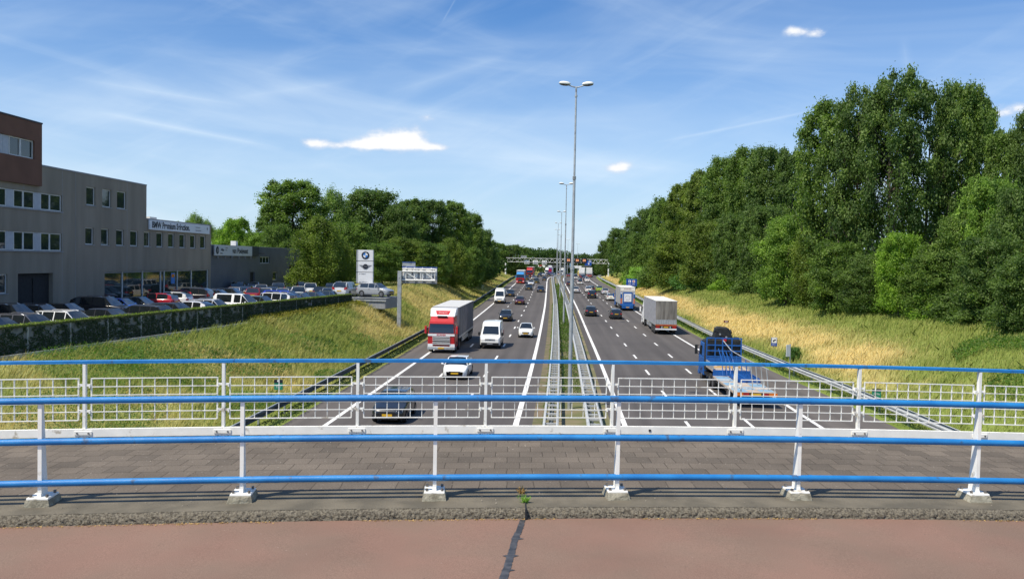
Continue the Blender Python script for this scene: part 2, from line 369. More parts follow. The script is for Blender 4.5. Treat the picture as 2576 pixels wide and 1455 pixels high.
# ------------------------------------------------------------------ the road's line and levels
CP = [(-80,-4.6),(0,.6),(20,1.75),(40,2.95),(60,4.1),(80,5.2),(113,6.85),(150,8.65),(184,10.15),(238,12.45),(280,14.2),(310,15.6),(340,17.6),(372,20.6),(420,26.5),(500,39),(600,60),(800,115),(1600,420)]
ZP = [(-80,0),(100,0),(170,.5),(246,1.3),(324,1.95),(360,1.95),(400,1.6),(460,.7),(600,-1),(800,-3),(1600,-6)]
def smooth_table(P):
    xs = np.arange(-80, 1600, 2.0); ys = np.interp(xs, [a for a, b in P], [b for a, b in P])
    k = np.ones(13)/13; yp = np.pad(ys, 6, mode='edge'); yp[:6] = ys[0]-(ys[1]-ys[0])*np.arange(6, 0, -1); yp[-6:] = ys[-1]+(ys[-1]-ys[-2])*np.arange(1, 7)
    return xs, np.convolve(yp, k, 'valid')
CX_, CY_ = smooth_table(CP); ZX_, ZY_ = smooth_table(ZP)
def Cx(Y): return np.interp(Y, CX_, CY_)
def Zr(Y): return np.interp(Y, ZX_, ZY_)
def slope(Y): return (Cx(Y+2)-Cx(Y-2))/4
def vnoise(x, y, s, seed=0):
    x = np.asarray(x, float)/s; y = np.asarray(y, float)/s
    g = np.random.default_rng(seed).random((64, 64))
    xi = np.floor(x).astype(int); yi = np.floor(y).astype(int); fx = x-xi; fy = y-yi
    fx = fx*fx*(3-2*fx); fy = fy*fy*(3-2*fy)
    A = g[xi % 64, yi % 64]; B = g[(xi+1) % 64, yi % 64]; Cc = g[xi % 64, (yi+1) % 64]; D = g[(xi+1) % 64, (yi+1) % 64]
    return (A*(1-fx)+B*fx)*(1-fy)+(Cc*(1-fx)+D*fx)*fy
LOT_Z = 3.3
def wallX(Y): return -26.6+.19*(np.asarray(Y, float)-44.6)
def Lcrest(Y):
    Y = np.asarray(Y, float); a = wallX(Y)-Cx(Y)+.1
    return np.where(Y < 94, a, np.interp(Y, [94, 110, 160, 400], [a[()] if a.ndim == 0 else -23.0, -23.5, -24.5, -24.5]))
def Rguard(Y): return np.interp(Y, [0,40,56,65,97,123,185,300], [18.6,18.2,17.8,17.3,16.4,16.35,16.5,16.5])
def Rcrest(Y): return np.interp(Y, [0,45,60,80,100,146,190,250,400], [26,27.5,31,34.5,35.5,27,25,23.5,23])
def sm(t): t = np.clip(t, 0, 1); return t*t*(3-2*t)
def terrain(X, Y):
    X = np.asarray(X, float); Y = np.asarray(Y, float); o = X-Cx(Y); z0 = Zr(Y)
    lc = np.where(Y < 94, wallX(Y)-Cx(Y)+.1, -24.0)
    tl = sm((-16.0-o)/np.maximum(1e-3, (-16.0-lc))*.86)
    ltop = np.where(Y < 94, np.interp(Y, [40, 60, 80, 93], [2.85, 2.95, 3.15, 3.3]), np.interp(Y, [94,200,330,600], [3.4,4.0,4.6,3.5]))
    zl = z0+(ltop-z0)*tl/.93
    rt = (o-(Rguard(Y)+.5))/(Rcrest(Y)-Rguard(Y)-.5)
    rtop = np.interp(Y, [0,45,60,100,150,200,250,330,600], [4.6,4.5,3.9,3.2,3.2,3.2,3.1,3.6,2.5])
    zrr = z0+(rtop-z0)*sm(rt*.9)/.97
    b = (vnoise(X, Y, 3.1, 3)-.5)*.35+(vnoise(X, Y, 9, 5)-.5)*.5
    z = np.where(o < -16, zl+b*np.clip((-16-o)/3, 0, 1)*np.clip((o-lc)/2, 0, 1), np.where(o > Rguard(Y)+.5, zrr+b*np.clip(rt*4, 0, 1), z0))
    lot = (X < wallX(Y)-.05) & (Y < 94)
    z = np.where(lot, np.minimum(z, 2.8), z)
    return z
def goldness(X, Y):
    X = np.asarray(X, float); Y = np.asarray(Y, float); o = X-Cx(Y)
    n1 = vnoise(X, Y, 7, 8)*.6+vnoise(X, Y, 2.3, 9)*.4
    rt = (o-(Rguard(Y)+.5))/(Rcrest(Y)-Rguard(Y)-.5)
    band = np.exp(-((rt-.30-.10*vnoise(X, Y, 14, 12))/.24)**2)
    nearfade = np.interp(Y, [25,45,70,110,300], [.05,.22,.85,1.15,1.25])*np.where((rt > .62) & (Y < 75), np.interp(Y, [30,75], [.25,.8]), 1)
    gr = np.clip(band*1.3*nearfade+(n1-.5)*1.5*np.where(rt > .55, .35, 1)-.10-.5*np.clip((.10-rt)/.10, 0, 1), 0, 1)
    lc = np.where(Y < 94, wallX(Y)-Cx(Y), -24.0); lt = (-16-o)/np.maximum(1, -16-lc)
    gl = np.clip((n1-.45)*1.6+.20*np.exp(-((lt-.35)/.35)**2)-.08+np.interp(Y, [30,60,80,120], [.0,.06,.20,.22]), 0, .68)
    return np.where(o < 0, gl, gr)
def hit(px, py):                                        # ground point seen at a point of the photograph
    d = ray(px, py); Y = np.arange(13, 700, .25); X = d[0]*Y/d[1]; Z = CAM_H+d[2]*Y/d[1]
    g = terrain(X, Y); k = np.argmax(Z <= g); return Vector((X[k], Y[k], g[k]))

# ------------------------------------------------------------------ ground, road, lots
def grid_mesh(name, xs, ys, zf, mat, attrs=None, follow=True):
    ox, oy = np.meshgrid(xs, ys, indexing='ij'); Xw = ox+(Cx(oy) if follow else 0); Z = zf(Xw, oy, ox)
    V = np.stack([Xw, oy, Z], -1).reshape(-1, 3); a, b = ox.shape
    idx = np.arange(a*b).reshape(a, b); F = np.stack([idx[:-1,:-1], idx[1:,:-1], idx[1:,1:], idx[:-1,1:]], -1).reshape(-1, 4)
    at_ = {k: f(Xw, oy).ravel() for k, f in (attrs or {}).items()}
    me = npmesh(name, V, F, at_, smooth=True)
    uv = me.uv_layers.new(name='road'); li = np.zeros(len(me.loops), np.int32); me.loops.foreach_get('vertex_index', li)
    U = np.stack([ox.ravel()[li], oy.ravel()[li]], -1).astype(np.float32); uv.data.foreach_set('uv', U.ravel())
    return link(name, me, mat)
ys = np.concatenate([np.arange(-60, 320, 1.5), np.arange(320, 800, 8), [850, 1000, 1300, 1600]])
xs = np.concatenate([[-900, -500, -300, -160, -110, -80], np.arange(-60, -14, .8), [-12, -5, 0, 5, 12], np.arange(15, 60, .8), [70, 90, 140, 260, 500, 900]])
g = grid_mesh('ground', xs, ys, lambda X, Y, o: np.where(np.abs(o) < 15, Zr(Y)-.06, terrain(X, Y)-.03), M['grass'],
              {'gold': goldness, 'tone': lambda X, Y: vnoise(X, Y, 1.3, 2)*.6})
tag(g, kind='structure')
def road_sheet(name, o0, o1, dz, mat, y0=-60, y1=1600, n=3, y_step=4):
    yy = np.concatenate([np.arange(y0, min(y1, 800), y_step), [min(y1, 800)]]) if y1 <= 800 else np.concatenate([np.arange(y0, 800, y_step), [800, 1000, 1300, 1600]])
    t = np.linspace(0, 1, n)
    f0 = o0 if callable(o0) else (lambda Y: np.full_like(np.asarray(Y, float), o0)); f1 = o1 if callable(o1) else (lambda Y: np.full_like(np.asarray(Y, float), o1))
    T, Y = np.meshgrid(t, yy, indexing='ij'); O = f0(Y)*(1-T)+f1(Y)*T
    X = Cx(Y)+O; Z = Zr(Y)+dz; V = np.stack([X, Y, Z], -1).reshape(-1, 3); a, b = O.shape
    idx = np.arange(a*b).reshape(a, b); F = np.stack([idx[:-1,:-1], idx[1:,:-1], idx[1:,1:], idx[:-1,1:]], -1).reshape(-1, 4)
    me = npmesh(name, V, F, None, True); uv = me.uv_layers.new(name='road'); li = np.zeros(len(me.loops), np.int32); me.loops.foreach_get('vertex_index', li)
    U = np.stack([O.ravel()[li], Y.ravel()[li]], -1).astype(np.float32); uv.data.foreach_set('uv', U.ravel())
    return tag(link(name, me, mat), kind='structure')
road_sheet('hard_shoulder', -14.5, -12.4, .0, M['shoulder'])
road_sheet('motorway', -12.4, -2.0, .0, M['asphalt'])
road_sheet('motorway', 2.1, 13.2, .0, M['asphalt'])
road_sheet('hard_shoulder', 13.2, lambda Y: Rguard(Y)-.75, .0, M['shoulder'])
M['soil'] = mk('dry_soil', (.20,.15,.10), rough=.95, col2=(.10,.11,.035), vscale=.9, bump=.5, bscale=8)
M['median'] = mk('median_turf', (.12,.135,.045), rough=.95, col2=(.24,.19,.12), vscale=.35, bump=.6, bscale=6)
road_sheet('median_strip', -2.0, 2.1, .012, M['median'])
road_sheet('soil_strip', -2.0, -1.45, .03, M['soil'])
# painted lines
def rline(name, o, w, y0=-60, y1=520):
    f = (lambda Y: o(Y)-w/2) if callable(o) else o-w/2; g2 = (lambda Y: o(Y)+w/2) if callable(o) else o+w/2
    return road_sheet(name, f, g2, .006, M['mark'], y0, y1, 2, 3)
rline('edge_line', -12.4, .24); rline('edge_line', -2.85, .30); rline('edge_line', 2.82, .27)
Rr = lambda Y: np.interp(Y, [0, 85, 100, 140, 240, 280, 500], [13.26, 13.2, 13.05, 12.5, 12.45, 12.4, 12.4])
rline('edge_line', Rr, .24)
def dashes(o, phase, y1=420):
    mb = MB(); y = phase-11*6
    while y < y1:
        for k in range(3):
            a, b = y+k, y+k+1.0
            P = []
            for (yy, s) in ((a, -1), (a, 1), (b, 1), (b, -1)):
                P.append((Cx(yy)+(o(yy) if callable(o) else o)+s*.085, yy, Zr(yy)+.006))
            mb.quad(*P)
        y += 10.95
    tag(mb.build('lane_marking', M['mark']), kind='structure')
dashes(-9.28, 83.4); dashes(-6.12, 73.2)
dashes(lambda Y: np.interp(Y, [0,80,113,180,300], [6.2,6.2,6.15,5.9,5.9]), 76.2); dashes(lambda Y: np.interp(Y, [0,80,125,190,300], [9.6,9.55,9.3,9.0,8.9]), 77.4)
# tar joint across the right carriageway
mb = MB()
for y0_, y1_ in ((104, 106.5),):
    pts = [(2.2+i*.6, 104+ .9*i*.6/10+random.uniform(-.12, .12)) for i in range(24)]
    for (a, ya), (b, yb) in zip(pts, pts[1:]):
        mb.quad((Cx(ya)+a, ya, .005), (Cx(yb)+b, yb, .005), (Cx(yb)+b, yb+.22, .005), (Cx(ya)+a, ya+.22, .005))
for (a, b, y) in ((2.2, 12, 63.5),):
    pts = [(a+i*.6, y+2.2*i/16+random.uniform(-.06, .06)) for i in range(15)]
    for (a_, ya), (b_, yb) in zip(pts, pts[1:]):
        mb.quad((Cx(ya)+a_, ya, .005), (Cx(yb)+b_, yb, .005), (Cx(yb)+b_, yb+.07, .005), (Cx(ya)+a_, ya+.07, .005))
tag(mb.build('tar_joint', M['dark']), kind='structure')
# car park
mb = MB(); mb.poly([(wallX(18)-.3, 18, LOT_Z), (wallX(94)-.3, 94, LOT_Z), (-17.9, 118, LOT_Z), (-17.0, 150, LOT_Z), (-75, 150, LOT_Z), (-75, 18, LOT_Z)])
o = mb.build('car_park', mk('lot_paving', (.11,.105,.10), rough=.9, var=.2, vscale=.6)); tag(o, kind='structure')

# ------------------------------------------------------------------ the overpass
TH_B = math.atan(.078)                     # the overpass runs slightly away to the right
BU = Vector((math.cos(TH_B), math.sin(TH_B), 0)); BV = Vector((-math.sin(TH_B), math.cos(TH_B), 0))
def crest(x, v):
    k = np.interp(v, [8.8, 12], [.00207, .00163]); x = np.asarray(x, float)-.8
    ax = np.abs(x); return -k*np.where(ax < 11, ax*ax, 121+22*(ax-11))
def B(s, v, z):                             # s along the bridge from X=0, v the distance line (Y at X=0)
    p = Vector((s*BU.x, v+s*BU.y, 0)); p.z = z+float(crest(p.x, v)); return p
S0, S1 = -24, 26
def bridge_strip(name, v0, v1, z0, z1, mat, nv=2, ds=.5, uvs=True, s0=S0, s1=S1, jit=None):
    ss = np.arange(s0, s1+1e-6, ds); vv = np.linspace(v0, v1, nv); V = []
    for i, s in enumerate(ss):
        for j, v in enumerate(vv):
            z = z0+(z1-z0)*j/(nv-1); dv = dz = 0
            if jit: dv, dz = jit(s, j, nv)
            V.append(B(s, v+dv, z+dz))
    a, b = len(ss), nv; idx = np.arange(a*b).reshape(a, b); F = np.stack([idx[:-1,:-1], idx[1:,:-1], idx[1:,1:], idx[:-1,1:]], -1).reshape(-1, 4)
    me = npmesh(name, np.array(V), F, None, False)
    uv = me.uv_layers.new(name='deck'); li = np.zeros(len(me.loops), np.int32); me.loops.foreach_get('vertex_index', li)
    Sx, Vx = np.meshgrid(ss, vv, indexing='ij'); U = np.stack([Sx.ravel()[li], Vx.ravel()[li]], -1).astype(np.float32); uv.data.foreach_set('uv', U.ravel())
    return me
def tile_mat():
    m = bpy.data.materials.new('paving_slabs'); m.use_nodes = True; nt = m.node_tree; N = nt.nodes; L = nt.links
    b = N['Principled BSDF']; b.inputs['Roughness'].default_value = .9; b.inputs['Specular IOR Level'].default_value = .2
    uv = N.new('ShaderNodeUVMap'); uv.uv_map = 'deck'; tc = N.new('ShaderNodeTexCoord')
    # slight wander so that the joints are not ruler-straight
    nw = N.new('ShaderNodeTexNoise'); nw.inputs['Scale'].default_value = 2.5; L.new(uv.outputs[0], nw.inputs['Vector'])
    ad = N.new('ShaderNodeVectorMath'); ad.operation = 'MULTIPLY_ADD'; L.new(nw.outputs['Color'], ad.inputs[0]); ad.inputs[1].default_value = (.035, .035, 0); L.new(uv.outputs[0], ad.inputs[2])
    br = N.new('ShaderNodeTexBrick'); L.new(ad.outputs[0], br.inputs['Vector']); br.inputs['Scale'].default_value = 1.0
    br.inputs['Brick Width'].default_value = .30; br.inputs['Row Height'].default_value = .298; br.inputs['Mortar Size'].default_value = .0055
    br.inputs['Mortar Smooth'].default_value = .3; br.inputs['Bias'].default_value = -.25; br.offset = .5
    br.inputs['Color1'].default_value = (.160,.133,.106, 1); br.inputs['Color2'].default_value = (.108,.091,.074, 1); br.inputs['Mortar'].default_value = (.082,.067,.052, 1)
    n1 = N.new('ShaderNodeTexNoise'); n1.inputs['Scale'].default_value = 1.1; n1.inputs['Detail'].default_value = 6; L.new(uv.outputs[0], n1.inputs['Vector'])
    n2 = N.new('ShaderNodeTexNoise'); n2.inputs['Scale'].default_value = 55; n2.inputs['Detail'].default_value = 4; L.new(uv.outputs[0], n2.inputs['Vector'])
    mr = N.new('ShaderNodeMapRange'); L.new(n1.outputs[0], mr.inputs[0]); mr.inputs[1].default_value = .3; mr.inputs[2].default_value = .7; mr.inputs[3].default_value = .82; mr.inputs[4].default_value = 1.2
    mr2 = N.new('ShaderNodeMapRange'); L.new(n2.outputs[0], mr2.inputs[0]); mr2.inputs[1].default_value = .25; mr2.inputs[2].default_value = .75; mr2.inputs[3].default_value = .72; mr2.inputs[4].default_value = 1.28
    mu = N.new('ShaderNodeMath'); mu.operation = 'MULTIPLY'; L.new(mr.outputs[0], mu.inputs[0]); L.new(mr2.outputs[0], mu.inputs[1])
    sc = N.new('ShaderNodeVectorMath'); sc.operation = 'SCALE'; L.new(br.outputs['Color'], sc.inputs[0]); L.new(mu.outputs[0], sc.inputs['Scale'])
    # pale lichen and grit specks
    vo = N.new('ShaderNodeTexVoronoi'); vo.inputs['Scale'].default_value = 9; L.new(uv.outputs[0], vo.inputs['Vector'])
    th = N.new('ShaderNodeMath'); th.operation = 'LESS_THAN'; L.new(vo.outputs['Distance'], th.inputs[0]); th.inputs[1].default_value = .10
    mx = N.new('ShaderNodeMix'); mx.data_type = 'RGBA'; tm = N.new('ShaderNodeMath'); tm.operation = 'MULTIPLY'; L.new(th.outputs[0], tm.inputs[0]); tm.inputs[1].default_value = .45
    L.new(tm.outputs[0], mx.inputs[0]); L.new(sc.outputs[0], mx.inputs[6]); mx.inputs[7].default_value = (.34,.31,.26, 1)
    L.new(mx.outputs[2], b.inputs['Base Color'])
    bp = N.new('ShaderNodeBump'); bp.inputs['Strength'].default_value = .7; bp.inputs['Distance'].default_value = .012; iv = N.new('ShaderNodeMath'); iv.operation = 'MULTIPLY_ADD'
    L.new(br.outputs['Fac'], iv.inputs[0]); iv.inputs[1].default_value = -1.0; L.new(n2.outputs[0], iv.inputs[2]); L.new(iv.outputs[0], bp.inputs['Height']); L.new(bp.outputs[0], b.inputs['Normal'])
    return m
DZ = 6.035
tag(link('pavement', bridge_strip('pavement', 9.16, 12.02, DZ, DZ-.01, tile_mat(), nv=3), tile_mat()), kind='structure')
M['kerb'] = mk('kerb_concrete', (.18,.155,.112), rough=.95, col2=(.11,.096,.07), vscale=3.2, bump=.6, bscale=70)
M['kerbface'] = mk('exposed_aggregate', (.25,.22,.165), rough=.95, col2=(.10,.086,.064), vscale=48, bump=1.0, bscale=110, vlo=.4, vhi=.62)
tag(link('kerb', bridge_strip('kerb', 8.50, 9.16, DZ-.004, DZ+.001, None, nv=3, ds=.25), M['kerb']), kind='structure')
jr = np.random.default_rng(5)
kn = {}
def kerb_jit(s, j, nv):
    t = j/(nv-1); amp = .016*math.sin(PI*min(1, t*1.15+.08))**.6
    return (jr.random()-.5)*2*amp - .012*math.sin(PI*t), (jr.random()-.5)*.014*(1 if 0 < j < nv-1 else .5)
me = bridge_strip('kerb_face', 8.44, 8.505, DZ-.102, DZ-.003, None, nv=9, ds=.018, s0=-8, s1=9, jit=kerb_jit)
tag(link('kerb', me, M['kerbface']), kind='structure')
for a, b in ((S0, -8), (9, S1)):
    tag(link('kerb', bridge_strip('kerb_face', 8.44, 8.505, DZ-.102, DZ-.003, None, nv=3, ds=.25, s0=a, s1=b), M['kerbface']), kind='structure')
def red_mat():
    m = bpy.data.materials.new('red_asphalt'); m.use_nodes = True; nt = m.node_tree; N = nt.nodes; L = nt.links
    b = N['Principled BSDF']; b.inputs['Roughness'].default_value = .82; b.inputs['Specular IOR Level'].default_value = .25
    tc = N.new('ShaderNodeTexCoord')
    def nz(s, d, lo, hi, a, c):
        x = N.new('ShaderNodeTexNoise'); x.inputs['Scale'].default_value = s; x.inputs['Detail'].default_value = d; L.new(tc.outputs['Object'], x.inputs['Vector'])
        r = N.new('ShaderNodeMapRange'); L.new(x.outputs[0], r.inputs[0]); r.inputs[1].default_value = lo; r.inputs[2].default_value = hi; r.inputs[3].default_value = a; r.inputs[4].default_value = c; return r.outputs[0], x
    a, _ = nz(.8, 5, .3, .7, .9, 1.1); c, x2 = nz(140, 4, .25, .75, .68, 1.32)
    mu = N.new('ShaderNodeMath'); mu.operation = 'MULTIPLY'; L.new(a, mu.inputs[0]); L.new(c, mu.inputs[1])
    mxa = N.new('ShaderNodeMix'); mxa.data_type = 'RGBA'; f, _ = nz(1.3, 4, .35, .65, 0, 1); L.new(f, mxa.inputs[0]); mxa.inputs[6].default_value = (.236,.142,.106, 1); mxa.inputs[7].default_value = (.216,.144,.107, 1)
    sc = N.new('ShaderNodeVectorMath'); sc.operation = 'SCALE'; L.new(mxa.outputs[2], sc.inputs[0]); L.new(mu.outputs[0], sc.inputs['Scale'])
    vo = N.new('ShaderNodeTexVoronoi'); vo.inputs['Scale'].default_value = 11; L.new(tc.outputs['Object'], vo.inputs['Vector'])
    th = N.new('ShaderNodeMath'); th.operation = 'LESS_THAN'; L.new(vo.outputs['Distance'], th.inputs[0]); th.inputs[1].default_value = .07
    gt = N.new('ShaderNodeMath'); gt.operation = 'GREATER_THAN'; sp = N.new('ShaderNodeSeparateColor'); L.new(vo.outputs['Color'], sp.inputs[0]); L.new(sp.outputs[0], gt.inputs[0]); gt.inputs[1].default_value = .66
    tm = N.new('ShaderNodeMath'); tm.operation = 'MULTIPLY'; L.new(th.outputs[0], tm.inputs[0]); L.new(gt.outputs[0], tm.inputs[1])
    spk = N.new('ShaderNodeMix'); spk.data_type = 'RGBA'; L.new(sp.outputs[1], spk.inputs[0]); spk.inputs[6].default_value = (.10,.07,.06, 1); spk.inputs[7].default_value = (.36,.27,.22, 1)
    mx = N.new('ShaderNodeMix'); mx.data_type = 'RGBA'; L.new(tm.outputs[0], mx.inputs[0]); L.new(sc.outputs[0], mx.inputs[6]); L.new(spk.outputs[2], mx.inputs[7])
    L.new(mx.outputs[2], b.inputs['Base Color'])
    bp = N.new('ShaderNodeBump'); bp.inputs['Strength'].default_value = .35; bp.inputs['Distance'].default_value = .01; L.new(x2.outputs[0], bp.inputs['Height']); L.new(bp.outputs[0], b.inputs['Normal'])
    return m
tag(link('cycle_path', bridge_strip('cycle_path', -7, 8.60, DZ-.10, DZ-.10, None, nv=4, ds=1), red_mat()), kind='structure')
# deck slab and parapet beam under the far railing
mb = MB()
ss = np.arange(S0, S1+.1, 1.0)
for a, b in zip(ss, ss[1:]):
    lo = [B(a, -7, DZ-1.4), B(b, -7, DZ-1.4), B(b, 12.15, DZ-1.1), B(a, 12.15, DZ-1.1)]; hi = [B(a, -7, DZ-.19), B(b, -7, DZ-.19), B(b, 12.15, DZ-.19), B(a, 12.15, DZ-.19)]
    mb.hexa(lo, hi)
tag(mb.build('bridge_deck', mk('deck_concrete', (.3,.29,.27), rough=.9, var=.15)), kind='structure')
mb = MB()
for a, b in zip(ss, ss[1:]):
    mb.hexa([B(a, 12.02, DZ-.4), B(b, 12.02, DZ-.4), B(b, 12.16, DZ-.4), B(a, 12.16, DZ-.4)], [B(a, 12.02, DZ-.005), B(b, 12.02, DZ-.005), B(b, 12.16, DZ-.005), B(a, 12.16, DZ-.005)])
tag(mb.build('edge_beam', M['kerb']), kind='structure')
# black bitumen seam on the cycle path
pts = [((1314,1306),.040),((1307,1330),.05),((1296,1352),.055),((1290,1375),.05),((1283,1400),.05),((1274,1428),.052),((1266,1453),.062),((1250,1500),.06),((1240,1560),.06)]
def on_deck(px, py, z):
    d = ray(px, py); t = (z-CAM_H)/d[2]; return Vector((d[0]*t, d[1]*t, z))
P = [(on_deck(x, y, DZ-.10), w) for (x, y), w in pts]
mb = MB(); L_, R_ = [], []
for i in range(len(P)-1):
    for k in range(9):
        t = k/9; c = P[i][0].lerp(P[i+1][0], t); w = P[i][1]*(1-t)+P[i+1][1]*t
        spur = .045 if (random.random() < .10) else 0
        zz = DZ-.096+float(crest(c.x, 8))
        w *= .86
        L_.append((c.x-w*.62-random.uniform(0, .008)-(spur if random.random() < .5 else 0), c.y, zz)); R_.append((c.x+w*.62+random.uniform(0, .010)+spur, c.y+.01, zz))
for i in range(len(L_)-1): mb.quad(L_[i], R_[i], R_[i+1], L_[i+1])
tag(mb.build('bitumen_seam', mk('bitumen', (.035,.036,.038), rough=.5, col2=(.085,.083,.085), vscale=14)), kind='structure')
# gap in the kerb under the weed
mb = MB(); p = on_deck(1322, 1285, DZ-.06)
mb.box(p.x-.010, p.x+.004, 8.50-.10+p.x*.078, 8.50+.25+p.x*.078, DZ-.098, DZ+.004)
tag(mb.build('kerb_joint', M['dark']), kind='structure')

# loose grit and withered bits along kerb foot and pavement edge (uncountable)
def litter(name, n, vf, zf, mat, size, s0=-8, s1=9):
    s = rng.uniform(s0, s1, n); V = []; F = []; tone = []
    for i in range(n):
        if vnoise(s[i], 0, .9, 21) < .38: continue
        c = B(s[i], vf(), zf()); a = random.uniform(0, 2*PI); r = random.uniform(.4, 1)*size
        k = len(V); t = random.random()
        for q in range(3):
            an = a+q*2*PI/3+random.uniform(-.4, .4); V.append((c.x+r*math.cos(an), c.y+r*math.sin(an), c.z+random.uniform(0, .012)*(q > 0))); tone.append(t)
        V.append((c.x, c.y, c.z+r*.7)); tone.append(t); F += [(k, k+1, k+3), (k+1, k+2, k+3), (k+2, k, k+3)]
    o = link(name, npmesh(name, np.array(V), np.array(F), {'tone': tone}), mat); return tag(o, kind='stuff')
M['litter'] = foliage('dry_litter', (.22,.13,.05), (.55,.36,.13), trans=.1, objtint=False)
M['grit'] = foliage('grit', (.16,.13,.10), (.45,.40,.33), trans=.0, objtint=False)
tag(litter('dry_leaves', 3200, lambda: 11.83+abs(random.gauss(0, .05)), lambda: DZ+.002, M['litter'], .016), 'rusty dry leaf litter lying along the far edge of the footway', 'leaf litter')
tag(litter('dry_leaves', 1500, lambda: 8.425-abs(random.gauss(0, .02)), lambda: DZ-.098, M['litter'], .012), 'rusty dry leaf crumbs at the foot of the rough kerb', 'leaf litter')
tag(litter('loose_grit', 900, lambda: random.uniform(8.6, 11.8), lambda: DZ+.003, M['grit'], .010), 'pale grit scattered over the grey paving slabs', 'grit')

# weed in the kerb joint
def weed(name, c, n, h, label, green=True):
    V = []; F = []; tone = []
    for i in range(n):
        a = random.uniform(0, 2*PI); l = h*random.uniform(.5, 1); lean = random.uniform(.15, .9)
        b0 = Vector((c.x+random.uniform(-.03, .03), c.y+random.uniform(-.02, .02), c.z)); tip = b0+Vector((math.cos(a)*lean*l, math.sin(a)*lean*l, l*(1-.35*lean)))
        sdv = Vector((-math.sin(a), math.cos(a), 0))*.004; k = len(V); V += [b0-sdv, b0+sdv, tip]; F.append((k, k+1, k+2)); t = random.random(); tone += [t]*3
        for q in range(5):
            m_ = b0.lerp(tip, random.uniform(.3, 1)); r = random.uniform(.006, .012); k = len(V); d = Vector([random.gauss(0, 1) for _ in range(3)]).normalized()
            e = d.orthogonal().normalized(); f = d.cross(e); V += [m_+e*r, m_+f*r*.6, m_-e*r]; F.append((k, k+1, k+2)); tone += [min(1, t+.2)]*3
    o = link(name, npmesh(name, np.array([tuple(v) for v in V]), np.array(F), {'tone': tone}), M['leaf'] if green else M['litter'])
    o.color = (1.7, 2.0, 1.1, 1)
    return tag(o, label, 'weed')
p = on_deck(1320, 1262, DZ); weed('weed', p, 60, .10, 'small bright green weed growing from the crack in the kerb')
p = on_deck(1312, 1240, DZ); weed('weed', p, 40, .10, 'withered brown weed on the slabs just behind the green one', False)

# ------------------------------------------------------------------ near railing
near = thing('bridge_railing', 'near railing of three thick round blue rails on white posts', 'railing', (0, 0, 0))
NS = [-8.62, -6.64, -4.66, -2.70, -.76, 1.14, 3.09, 5.08, 7.08, 9.06]
NV = 8.85; RT, RM, RL = 7.075, 6.666, 6.252
def sX(X): return X/BU.x
joints = [sX(-8.3), sX(-2.35), sX(3.22), sX(8.8)]
for z, nm in ((RT, 't'), (RM, 'm'), (RL, 'l')):
    for a, b in zip(joints, joints[1:]):
        n = 8; pts = [B(a+.004+(b-a-.008)*i/n, NV-.02, z) for i in range(n+1)]
        MB().tube(pts, .0335, 20).build('rail', M['railblue'], near, smooth=50)
    for j in joints[1:3]:
        MB().tube([B(j-.022, NV-.02, z), B(j+.022, NV-.02, z)], .0355, 20).build('rail_sleeve', M['railblue'], near, smooth=50)
def loc_frame(X, v, z):
    p = B(sX(X), v, z); return Matrix.Translation(p) @ Matrix.Rotation(TH_B, 4, 'Z')
for X in NS:
    T = loc_frame(X, NV, DZ)
    top, h0 = RT-DZ-.01, .085
    # fin plate, thin across and deep along the view, widening downwards
    lo = [(-.011,-.022,h0), (.011,-.022,h0), (.011,.125,h0), (-.011,.125,h0)]; hi = [(-.011,-.02,top), (.011,-.02,top), (.011,.035,top), (-.011,.035,top)]
    mb = MB(); mb.hexa([T @ Vector(q) for q in lo], [T @ Vector(q) for q in hi])
    # front flange strip
    mb.hexa([T @ Vector(q) for q in ((-.019,-.032,h0), (.019,-.032,h0), (.019,-.0225,h0), (-.019,-.0225,h0))], [T @ Vector(q) for q in ((-.019,-.028,top-.01), (.019,-.028,top-.01), (.019,-.0205,top-.01), (-.019,-.0205,top-.01))])
    mb.build('post', M['railwhite'], near)
    mb = MB(); mb.hexa([T @ Vector(q) for q in ((-.105,-.085,.066), (.105,-.085,.066), (.105,.17,.066), (-.105,.17,.066))], [T @ Vector(q) for q in ((-.103,-.083,.085), (.103,-.083,.085), (.103,.168,.085), (-.103,.168,.085))])
    mb.hexa([T @ Vector(q) for q in ((-.022,-.05,.0855), (.022,-.05,.0855), (.022,-.036,.0855), (-.022,-.036,.0855))], [T @ Vector(q) for q in ((-.016,-.038,.12), (.016,-.038,.12), (.016,-.033,.12), (-.016,-.033,.12))])
    bp = mb.build('base_plate', M['railwhite'], near, bevel=.003)
    for bx in (-.078, .078):
        for by in (-.045, .13): MB().cyl(T @ Vector((bx, by, .085)), T @ Vector((bx, by, .112)), .015, n=6).build('bolt', M['bolt'], bp)
    mb = MB(); ja = [random.uniform(-.012, .012) for _ in range(8)]
    mb.hexa([T @ Vector(q) for q in ((-.125+ja[0],-.115+ja[1],-.01), (.125+ja[2],-.11+ja[3],-.01), (.125,.19,-.01), (-.125,.19,-.01))], [T @ Vector(q) for q in ((-.108,-.088,.0655), (.108,-.088,.0655), (.108,.172,.0655), (-.108,.172,.0655))])
    mb.build('mortar_plinth', M['plinth'], near)

